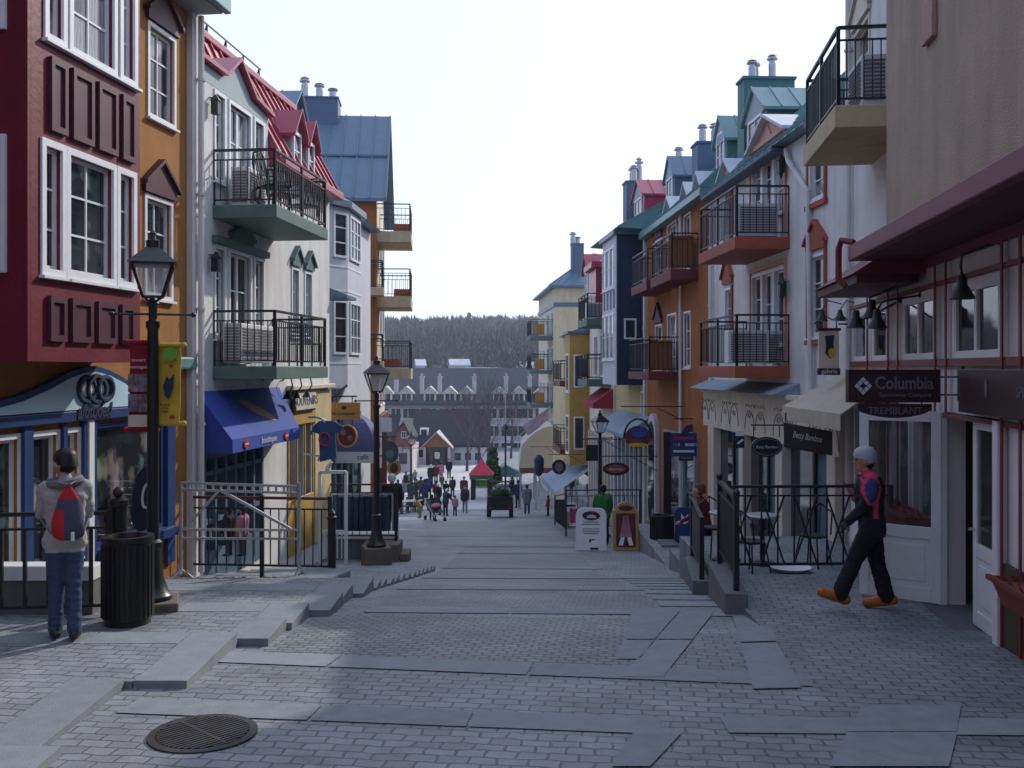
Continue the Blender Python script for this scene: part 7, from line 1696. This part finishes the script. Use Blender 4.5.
# ================================================================== PEOPLE
import numpy as np
def capsule(mb, a, b, ra, rb, n=12):
    a, b = V(a), V(b); d = b-a; L_ = d.length
    if L_ < 1e-5: mb.ball(a, ra, n=n, m=8); return
    d.normalize(); pts, rs = [], []
    for k in range(1, 5): t = PI/2*k/4; pts.append(a-d*ra*math.cos(t)); rs.append(ra*math.sin(t))
    for k in range(0, 4): t = PI/2*k/4; pts.append(b+d*rb*math.sin(t)); rs.append(rb*math.cos(t))
    mb.tube([a-d*ra*.995]+pts+[b+d*rb*.995], [ra*.08]+rs+[rb*.08], n)
def figure(lab, loc, rot, cols, H=1.75, legs=((0,0),(0,0)), arms=((5,15,8),(5,15,8)), lean=0, voxel=.028, build=1.0, coat=0, head=(0,0), hair='hair', hat=None, hands=False, sit=False, wrinkle=0, paint=None, group='people in the street', cat='person', skirt=False, bulk=0, boot=1.0):
    """cols: jacket, trousers, shoes, skin materials. Local +y is where the figure faces."""
    prims = []                                            # a, b, ra, rb, material
    add = lambda a, b, ra, rb, m: prims.append((V(a), V(b), ra, rb, m))
    J_, T_, S_, K_ = 0, 1, 2, 3
    B_ = build
    hipz = .92
    low = []
    for i, sx in enumerate((-1, 1)):
        a, kb = [math.radians(x) for x in legs[i][:2]]; out = math.radians(legs[i][2]) if len(legs[i]) > 2 else .03
        hip = V((sx*.085, 0, hipz)); k = hip+V((sx*math.sin(out)*.44, math.sin(a)*.44, -math.cos(a)*.44)); an = k+V((sx*.01, math.sin(a-kb)*.42, -math.cos(a-kb)*.42))
        add(hip, k, .088*B_+.012, .066*B_+.012, T_); add(k, an, .062*B_+.012, .052*B_+.014+(.012 if B_ > 1.1 else 0), T_)
        fp = a-kb; fd = V((sx*.18, math.cos(fp*.75), math.sin(fp*.75))).normalized()
        sh_ = (k-an).normalized(); add(an+V((0,-.03,-.03)), an+sh_*.06, .048*min(boot,1.15), .05, S_); add(an+V((0,.02,-.02)), an+fd*.09*boot+V((0,0,-.035)), .05*min(boot,1.2), .036*boot, S_); add(an-fd*.045*boot+V((0,0,-.045)), an+fd*.15*boot+V((0,0,-.052+.02*(boot-1))), .044*boot, .038*boot, S_)
        low.append(an.z-.09)
    ln = math.radians(lean)
    def up(p):                                            # lean the upper body about the hips
        p = V(p); d = p-V((0,0,hipz)); return V((p.x, d.y*math.cos(ln)+d.z*math.sin(ln), hipz+d.z*math.cos(ln)-d.y*math.sin(ln)))
    k = bulk
    for sx in (-1, 1):
        add(up((sx*.075,0,.93)), up((sx*.07,.0,1.08)), .105+k, .105+k, J_ if coat >= 0 else T_)
        add(up((sx*.07,.0,1.08)), up((sx*.09,-.01,1.32)), .108+k, .118+k, J_); add(up((sx*.06,-.01,1.36)), up((sx*.165,-.005,1.405)), .085+k, .072+k, J_)
    add(up((0,.03,1.0)), up((0,.02,1.3)), .115+k, .12+k, J_)
    if coat > 0:
        for sx in (-1, 1): add(up((sx*.08,0,.95)), V((sx*.10,0,.95-coat)), .112+k, .112+k, J_)
        add(up((0,0,.95)), V((0,0,.95-coat)), .115, .125, J_)
    add(up((0,-.005,1.42)), up((0,.015,1.52)), .06, .052, K_)
    add(up((0,-.01,1.415)), up((0,.0,1.455)), .085, .075, J_)
    hz_ = 1.635; nod, turn = [math.radians(x) for x in head]
    hm = Matrix.Rotation(turn, 4, 'Z') @ Matrix.Rotation(-nod, 4, 'X')
    hc = up((0,.02,hz_-.08))
    hp = lambda p: hc+(hm @ V(p))
    add(hp((0,-.01,.10)), hp((0,.005,.07)), .098, .094, K_); add(hp((0,.035,.0)), hp((0,.05,-.025)), .066, .042, K_)
    add(hp((0,.095,.065)), hp((0,.115,.035)), .012, .017, K_)
    for sx in (-1, 1): add(hp((sx*.088,.0,.06)), hp((sx*.09,.0,.03)), .02, .014, K_)
    hand_pts = []
    for i, sx in enumerate((-1, 1)):
        a, eb, ab = [math.radians(x) for x in arms[i][:3]]
        sh = V((sx*.195, -.005, 1.40)); el = sh+V((sx*math.sin(ab)*.28, math.sin(a)*.28*math.cos(ab), -math.cos(a)*.28*math.cos(ab)))
        f = a+eb; inw = arms[i][3] if len(arms[i]) > 3 else 0
        wr = el+V((-sx*inw*.25, math.sin(f)*.25, -math.cos(f)*.25)) if not inw else el+V((-sx*inw, math.sin(f), -math.cos(f))).normalized()*.25
        sh, el, wr = up(sh), up(el), up(wr)
        add(sh, el, .062+k, .052+k*.8, J_); add(el, wr, .051+k*.8, .038+k*.6, J_)
        d = (wr-el).normalized(); hand = wr+d*.075
        gl = 4 if len(cols) > 4 and cols[4] else K_
        add(wr, hand, .030, .036, gl)
        if hands:
            s_ = d.cross(V((0,0,1))); s_ = s_.normalized() if s_.length > .1 else V((0,1,0)); c_ = d.cross(s_).normalized()
            for q in range(4):
                o = (q-1.5)*.021; L1 = (.034,.042,.04,.03)[q]
                p0 = hand+s_*o; p1 = p0+d*L1+c_*.012; p2 = p1+(d*.7+c_*.7).normalized()*L1*.8; 
                add(p0, p1, .0125, .0115, gl); add(p1, p2, .0115, .010, gl)
            p0 = wr+d*.03+s_*-.03; p1 = p0+(d*.7-s_*.6+c_*.3).normalized()*.045; add(p0, p1, .014, .012, gl); add(p1, p1+(d*.9+c_*.4).normalized()*.03, .012, .010, gl)
        else:
            add(hand, hand+d*.06, .03, .02, gl)
    mb = MB()
    for a, b, ra, rb, m in prims: capsule(mb, a, b, ra, rb, 10 if voxel > .02 else 14)
    t = thing('person', lab, cat, loc, rot, group); sc_ = H/1.75
    me = bpy.data.meshes.new('tmp'); me.from_pydata(mb.v, [], mb.f)
    bm = bmesh.new(); bm.from_mesh(me); bmesh.ops.recalc_face_normals(bm, faces=bm.faces); bm.to_mesh(me); bm.free()
    o = bpy.data.objects.new('tmp', me); COL.objects.link(o)
    md = o.modifiers.new('r', 'REMESH'); md.mode = 'VOXEL'; md.voxel_size = voxel
    ms = o.modifiers.new('s', 'SMOOTH'); ms.factor = .5; ms.iterations = 2 if voxel < .02 else 1
    bpy.context.view_layer.update()
    bme = bpy.data.meshes.new_from_object(o.evaluated_get(bpy.context.evaluated_depsgraph_get()))
    bpy.data.objects.remove(o); bpy.data.meshes.remove(me)
    nv = len(bme.vertices); co_ = np.empty(nv*3); bme.vertices.foreach_get('co', co_); co_ = co_.reshape(-1, 3)
    npoly = len(bme.polygons); ce = np.empty(npoly*3); bme.polygons.foreach_get('center', ce); ce = ce.reshape(-1, 3)
    best = np.full(npoly, 1e9); idx = np.zeros(npoly, dtype=np.int32)
    for a, b, ra, rb, m in prims:
        A_ = np.array(a); D_ = np.array(b-a); l2 = max(D_ @ D_, 1e-9); tt = np.clip(((ce-A_) @ D_)/l2, 0, 1)
        ds = np.linalg.norm(ce-(A_+tt[:, None]*D_), axis=1)-(ra+(rb-ra)*tt)
        w_ = ds < best; best[w_] = ds[w_]; idx[w_] = m
    if wrinkle:
        nrm = np.empty(nv*3); bme.vertices.foreach_get('normal', nrm); nrm = nrm.reshape(-1, 3)
        vm = np.zeros(nv, dtype=bool)
        for p in bme.polygons:
            if idx[p.index] in (0, 1):
                for q in p.vertices: vm[q] = True
        for q in range(nv):
            if vm[q]:
                c = co_[q]; f = noise.noise(V((c[0]*9, c[1]*9, c[2]*22+3*c[0])))+.5*noise.noise(V((c[0]*22+5, c[1]*22, c[2]*38)))
                co_[q] += nrm[q]*f*wrinkle
    if paint is not None:
        for q in range(npoly):
            r_ = paint(ce[q], idx[q])
            if r_ is not None: idx[q] = r_
    lowz = co_[:, 2].min(); co_[:, 2] -= lowz; co_ *= sc_
    bme.vertices.foreach_set('co', co_.ravel())
    bme.materials.clear()
    for c in cols: bme.materials.append(M[c] if isinstance(c, str) else (c or M['skin']))
    bme.polygons.foreach_set('material_index', idx); bme.polygons.foreach_set('use_smooth', [True]*npoly); bme.update()
    bo = bpy.data.objects.new('body', bme); COL.objects.link(bo); bo.parent = t
    fin = lambda p: (V(p)-V((0,0,lowz)))*sc_
    # hair or hat
    b = MB(); hm_ = hat or hair
    if hm_:
        n_ = 14 if voxel < .02 else 8; r0 = .108 if not hat else .114
        ring = []
        prof = [(1.0,-.03 if hat else -.035),(1.04,.03),(.97,.065),(.75,.098),(.4,.118),(.06,.122)]
        for r_, z_ in prof:
            ring.append([fin(hp((math.cos(2*PI*q/n_)*r0*r_*.93, -.012+math.sin(2*PI*q/n_)*r0*r_*(1.05)-(.02 if not hat else .0), .095+z_*.95+ ((.045 if not hat else .03)*max(0, math.sin(2*PI*q/n_))-.055*max(0, -math.sin(2*PI*q/n_)) if z_ < .0 else 0)))) for q in range(n_)])
        vs = [p for r_ in ring for p in r_]; fs = [(i*n_+q, i*n_+(q+1)%n_, (i+1)*n_+(q+1)%n_, (i+1)*n_+q) for i in range(len(prof)-1) for q in range(n_)]
        fs.append(tuple(range((len(prof)-1)*n_, len(prof)*n_))); fs.append(tuple(range(n_)))
        if not hat:                                       # back of the head
            b.ball(fin(hp((0,-.035,.05))), (.088*sc_,.068*sc_,.088*sc_), n=n_, m=8)
        else:
            b.ball(fin(hp((0,-.03,.06))), (.098*sc_,.085*sc_,.075*sc_), n=n_, m=8)
            if voxel < .02: hb2 = MB(); hb2.ball(fin(hp((0,-.04,.01))), (.075*sc_,.055*sc_,.06*sc_), n=12, m=8); hb2.build('hair', 'hair', t, smooth=True)
        b.add(vs, fs); b.build('hat' if hat else 'hair', hm_, t, smooth=True)
    if voxel < .02:
        b = MB()
        for sx in (-1, 1): b.ball(fin(hp((sx*.034,.093,.072))), .011*sc_, n=8, m=6)
        b.build('eyes', 'black', t, smooth=True)
        b = MB(); b.ball(fin(hp((0,.092,.0))), (.022*sc_,.008*sc_,.006*sc_), n=8, m=5); b.build('mouth', mat('lips', (.30,.11,.09), .5), t, smooth=True)
    return t, fin, up, hp
def cm(name, col, r=.85): return mat(name, col, r, .16, 7, bump=.1)
jw = cm('pale grey jacket cloth', (.36,.355,.34)); jeans = cm('blue jeans', (.045,.065,.13)); dk = cm('black ski cloth', (.013,.013,.017)); bo_ = cm('orange ski boot', (.42,.13,.025), .5)
char = cm('charcoal cloth', (.035,.035,.04)); dblue = cm('dark blue cloth', (.025,.035,.10)); pink = cm('pink cloth', (.40,.15,.22)); wine = cm('wine red cloth', (.10,.018,.025)); grn = cm('green jacket cloth', (.03,.17,.045)); brn = cm('brown cloth', (.09,.06,.045)); wht = cm('white coat cloth', (.52,.52,.52)); grey = cm('grey cloth', (.17,.17,.18)); must = cm('mustard cloth', (.22,.14,.05)); red_ = cm('red jacket cloth', (.15,.022,.03)); teal_ = cm('teal cloth', (.025,.06,.065)); khaki = cm('khaki cloth', (.20,.17,.11)); orng = cm('orange cloth', (.45,.12,.03)); glove = cm('dark glove', (.03,.03,.034)); patch = cm('violet blue patch', (.045,.05,.16)); pinkl = cm('hot pink piping', (.50,.045,.10))
# ---- the walker on the left with a drawstring bag
lx = V((-4.30, 9.6, -2.62)); lx = V((P(65,0,9.3).x, 9.3, G(8.05)+.061))
t, fin, up_, hp = figure('person in pale jacket and jeans walking away past the shop railing', lx, math.radians(24), [jw, jeans, 'black', 'skin', None], 1.72, legs=((5,6,-1.5),(-5,3,-1.5)), arms=((22,85,4,.3),(16,80,3,.35)), lean=3, voxel=.011, build=.98, coat=.06, head=(14,40), hands=True, wrinkle=.009, bulk=-.008, paint=lambda c, m: (0 if m == 1 and c[2] > .80 else 1 if m == 0 and c[2] < .80 else None))
b = MB(); n_ = 24
b.tube([fin(up_((.13*math.cos(2*PI*k/n_), -.02+.105*math.sin(2*PI*k/n_), 1.455+.02*math.sin(2*PI*k/n_+1)))) for k in range(n_+1)], .042, 8); b.build('scarf', grey, t, smooth=True)
bag = thing('drawstring_bag', 'red and blue drawstring bag on the back of the walker in jeans', 'bag', t.location, t.rotation_euler.z)
b = MB(); c = fin(up_((.03,-.20,1.16)))
prof = [(.025,.25),(.055,.20),(.09,.14),(.12,.05),(.137,-.06),(.14,-.15),(.122,-.20),(.07,-.23)]
vs = []; nn = 20
for r_, z_ in prof:
    for k in range(nn):
        a = 2*PI*k/nn; f = 1+.06*math.sin(a*3+z_*20); vs.append(c+V((math.cos(a)*r_*f, -.02+math.sin(a)*r_*.45*f-.03*(z_<0), z_)))
fs, mi = [], []
for i in range(len(prof)-1):
    for k in range(nn): fs.append((i*nn+k, i*nn+(k+1)%nn, (i+1)*nn+(k+1)%nn, (i+1)*nn+k)); mi.append(1 if (prof[i][1] > .16 or (vs[i*nn+k].x-c.x < -.06 and prof[i][1] < .06)) else 0)
b.add(vs, fs); b.mi = mi; b.add([vs[-nn+k] for k in range(nn)], [tuple(range(nn))]); b.build('bag_body', [cm('grey blue bag cloth', (.06,.065,.11)), cm('red bag cloth', (.42,.02,.03))], bag, smooth=True)
b = MB()
for sx in (-1,1): b.tube([c+V((sx*.01,-.0,.27)), fin(up_((sx*.12,-.10,1.47))), fin(up_((sx*.15,.02,1.49))), fin(up_((sx*.17,.13,1.36))), fin(up_((sx*.21,.04,1.1))), c+V((sx*.12,-.0,-.2))], .008, 5)
b.build('cords', grey, bag); b = MB(); b.box(c.x+.02,c.x+.05,c.y-.115,c.y-.1,c.z-.23,c.z-.15); b.build('tag', 'white', bag)
# ---- the skier on the right
sx_ = V((P(872,0,11.2).x, 11.2, -2.713))
def ski(c, m):
    if m != 0: return None
    if c[0] < .02:
        e = ((c[1]-.05)/.10)**2+((c[2]-1.30)/.165)**2
        if e < .62: return 5
        if e < 1.05: return 6
        if abs(c[1]-.0) < .026 and .98 < c[2] < 1.2: return 6
    if c[2] > 1.44: return 6
    return None
t, fin, up_, hp = figure('person in black ski suit, pale cap and orange boots striding left', sx_, math.radians(82), [dk, dk, bo_, 'skin', glove, patch, pinkl], 1.77, legs=((27,4),(-9,6)), arms=((22,28,7),(-12,25,6)), lean=5, voxel=.011, build=1.22, coat=.10, head=(6,-4), hat=cm('pale blue grey knit', (.42,.44,.50)), hands=True, wrinkle=.008, paint=ski, bulk=.02, boot=1.4)
# boots get stiff shells
# ---- others
def px_person(px, py_foot, Y=None, **k):
    c = GPT(px, py_foot)
    return V((P(px,0,Y).x, Y, G(Y))) if Y else c
def ppl(lab, px, pyf, hpx, cols, rot, **k):
    c = GPT(px, pyf); H = k.pop('H', None) or max(1.0, min(1.85, hpx*c.y/1000)); k.setdefault('bulk', .03); k.setdefault('coat', .08)
    return figure(lab, c, rot, cols, H, **k)
S = 'black'
c = V((P(603,0,29.5).x, 29.5, G(29.5)))
figure('person in bright green jacket standing by the sandwich boards', c, 0, [grn, dk, S, 'skin'], 1.72, legs=((3,2),(-4,4)), voxel=.02, coat=.10, bulk=.025, arms=((12,35,10),(10,30,10)))
c = V((P(706,0,18.3).x, 18.3, -3.8))
figure('person in dark wine jacket leaning at the second terrace railing', c, 1.2, [wine, dk, S, 'skin'], 1.66, legs=((6,8),(-3,3)), voxel=.02, lean=12, arms=((35,40,10),(25,50,10)), hair=brn)
W_ = [ # label, px, foot row, height px, colours, heading, extra
 ('person in big dark blue jacket at the left edge of the crowd', 425, 506, 31, [dblue, char, S, 'skin'], .6, dict(bulk=.05, coat=.1)),
 ('person in white hat and dark coat pushing the stroller', 445.5, 516, 27, [char, dk, S, 'skin'], -.5, dict(hat=wht, lean=14, arms=((40,25,5),(40,25,5)))),
 ('child in pink jacket beside the stroller', 455, 516, 20, [pink, dblue, S, 'skin'], -.3, dict(hat=wine)),
 ('person in pink skirt and black top beside the stroller', 432, 520, 25, [pink, dk, S, 'skin'], .3, dict(coat=.18)),
 ('person in mustard coat crouching left of the stroller', 420, 518, 16, [must, khaki, S, 'skin'], 1.1, dict(H=1.15, lean=35)),
 ('lone person in dark jacket and grey trousers in mid street', 465, 513, 27, [char, grey, S, 'skin'], PI, dict(legs=((10,4),(-10,8)))),
 ('person in wine jacket behind the lone walker in mid street', 464, 501, 24, [wine, char, S, 'skin'], PI, {}),
 ('person in black standing by the kiosk posts', 473, 498, 19, [dk, dk, S, 'skin'], 2.0, dict(bulk=.04)),
 ('person in long grey coat right of the loaded cart', 527, 514, 29, [grey, dblue, S, 'skin'], 0, dict(coat=.25)),
 ('person in dark clothes just left of the long grey coat', 518, 508, 28, [dblue, dk, S, 'skin'], .4, {}),
 ('person in orange top by the foot of the cream corner block', 548, 516, 20, [orng, char, S, 'skin'], 1.2, {}),
 ('person in white cap and black jacket walking into the plaza', 431, 487, 23, [dk, dk, S, 'skin'], 0, dict(hat=wht, legs=((12,4),(-10,8)))),
 ('person in wine red jacket walking into the plaza', 436, 484, 20, [wine, char, S, 'skin'], .1, dict(legs=((-12,10),(12,4)))),
 ('person in pale pink jacket walking into the plaza', 441, 482, 20, [pink, grey, S, 'skin'], -.1, {}),
 ('person in black coat alone in front of the hall', 449, 479, 20, [dk, dk, S, 'skin'], PI, dict(legs=((10,4),(-10,8)))),
 ('child in brown jacket between the plaza walkers', 442, 489, 14, [brn, char, S, 'skin'], 0, {}),
 ('person in dark jacket right of the plaza walkers', 452.5, 497, 20, [char, dk, S, 'skin'], .2, {}),
 ('person in black jacket seen over the stroller', 446, 501, 20, [dk, char, S, 'skin'], -.4, {}),
 ('person in dark red jacket left of the stroller group', 436, 503, 22, [red_, dk, S, 'skin'], .4, {}),
 ('person in teal jacket at the cafe terrace corner', 416, 500, 21, [teal_, char, S, 'skin'], 1.0, {}),
 ('person in khaki jacket near the distant left lamp', 415, 483, 13, [khaki, dk, S, 'skin'], .3, {}),
 ('person in grey jacket at the far left cafe tables', 403, 501, 21, [grey, dk, S, 'skin'], 2.2, {}),
 ('person in black jacket at the far left cafe tables', 409, 503, 22, [dk, dblue, S, 'skin'], -1.2, {}),
 ('person in white jacket at the porch of the hall', 437, 466, 16, [wht, char, S, 'skin'], 0, {}),
 ('person in violet jacket near the rust red house', 402, 471, 16, [dblue, grey, S, 'skin'], .5, {}),
 ('person in black behind the tent posts', 512, 497, 20, [dk, char, S, 'skin'], .8, {}),
]
W_ += [
 ('person in black hood at the near corner of the cafe terrace', 398, 503, 23, [dk, char, S, 'skin'], -.6, dict(bulk=.03)),
 ('person in dark teal scarf jacket beside the terrace railing', 412, 506, 24, [teal_, dk, S, 'skin'], -.9, {}),
 ('person in brown coat between terrace and stroller', 421, 500, 23, [brn, dk, S, 'skin'], .2, dict(coat=.15)),
 ('person in charcoal jacket bending over the stroller', 440, 515, 22, [char, dk, S, 'skin'], 1.9, dict(lean=28)),
 ('person in dark coat with wine hat behind the terrace tables', 406, 492, 20, [dk, grey, S, 'skin'], .9, dict(hat=wine)),
 ('person in black coat with white hat behind the stroller', 438, 508, 24, [dk, dk, S, 'skin'], .1, dict(hat=wht, coat=.12)),
 ('person in navy coat close behind the dark blue jacket', 429, 500, 25, [dblue, dk, S, 'skin'], -.3, {}),
 ('person in grey coat at the far edge of the cafe terrace', 411, 490, 19, [grey, char, S, 'skin'], 2.8, {}),
]
for lab, px, pf, hp_, cols, rot, ex in W_: ppl(lab, px, pf, hp_, cols, rot, **ex)
c = V((P(392,0,25.5).x, 25.5, G(24.5)+.2)); figure('person in dark jacket standing on the steps behind the second lamp', c, .3, [dk, dblue, S, 'skin'], 1.7, voxel=.024, hat=wht, bulk=.02)
for lab, px, col in (('child in dark coat standing behind the galvanised barrier', 229, dk), ('child in pink coat standing behind the galvanised barrier', 243, pink)):
    c = V((P(px,0,16.6).x, 16.6, -3.12)); figure(lab, c, 1.2, [col, char, S, 'skin'], .78, voxel=.02, bulk=.05, coat=.12)
for lab, F_, u_, zt in (): pass
# stroller
c = GPT(435, 521); t = thing('stroller', 'black stroller with pink blanket in the crowd', 'stroller', c, .6); b = MB(); b.ext([(-.25,-.4,.45),(-.25,.35,.5),(-.25,.45,.95),(-.25,.1,1.15),(-.25,-.15,.7)], (.5,0,0)); b.build('seat', 'black', t)
b = MB(); b.tube([(-.25,.45,.95),(-.25,-.5,.15)],.02,5); b.tube([(.25,.45,.95),(.25,-.5,.15)],.02,5); b.tube([(-.25,.1,.5),(-.25,.5,.15)],.02,5); b.tube([(.25,.1,.5),(.25,.5,.15)],.02,5); b.tube([(-.25,.45,.95),(-.25,.6,1.05),(.25,.6,1.05),(.25,.45,.95)],.018,5); b.build('frame', 'galv', t)
for x in (-.27,.27):
    for y in (-.5,.5): b = MB(); b.tube([(x-.025,y,.12),(x+.025,y,.12)],.12,12); b.build('wheel', 'rubber', t)
b = MB(); b.ball((0,-.1,.78),(.27,.3,.13),n=10,m=6); b.build('blanket', pink, t, smooth=True)

# ================================================================== thin winter haze
hzb = MB(); hzb.box(-430, 430, -70, 680, -14, 52)
hm, hnt, hb_ = base_mat('winter haze'); hnt.nodes.remove(hb_)
pv = hnt.nodes.new('ShaderNodeVolumePrincipled'); pv.inputs['Color'].default_value = (.90, .93, 1.0, 1); pv.inputs['Density'].default_value = .0004; pv.inputs['Anisotropy'].default_value = .25
hnt.links.new(pv.outputs[0], hnt.nodes['Material Output'].inputs['Volume'])
ho = hzb.build('haze', hm); props(ho, 'thin pale winter haze hanging over the valley', 'haze', kind='stuff')
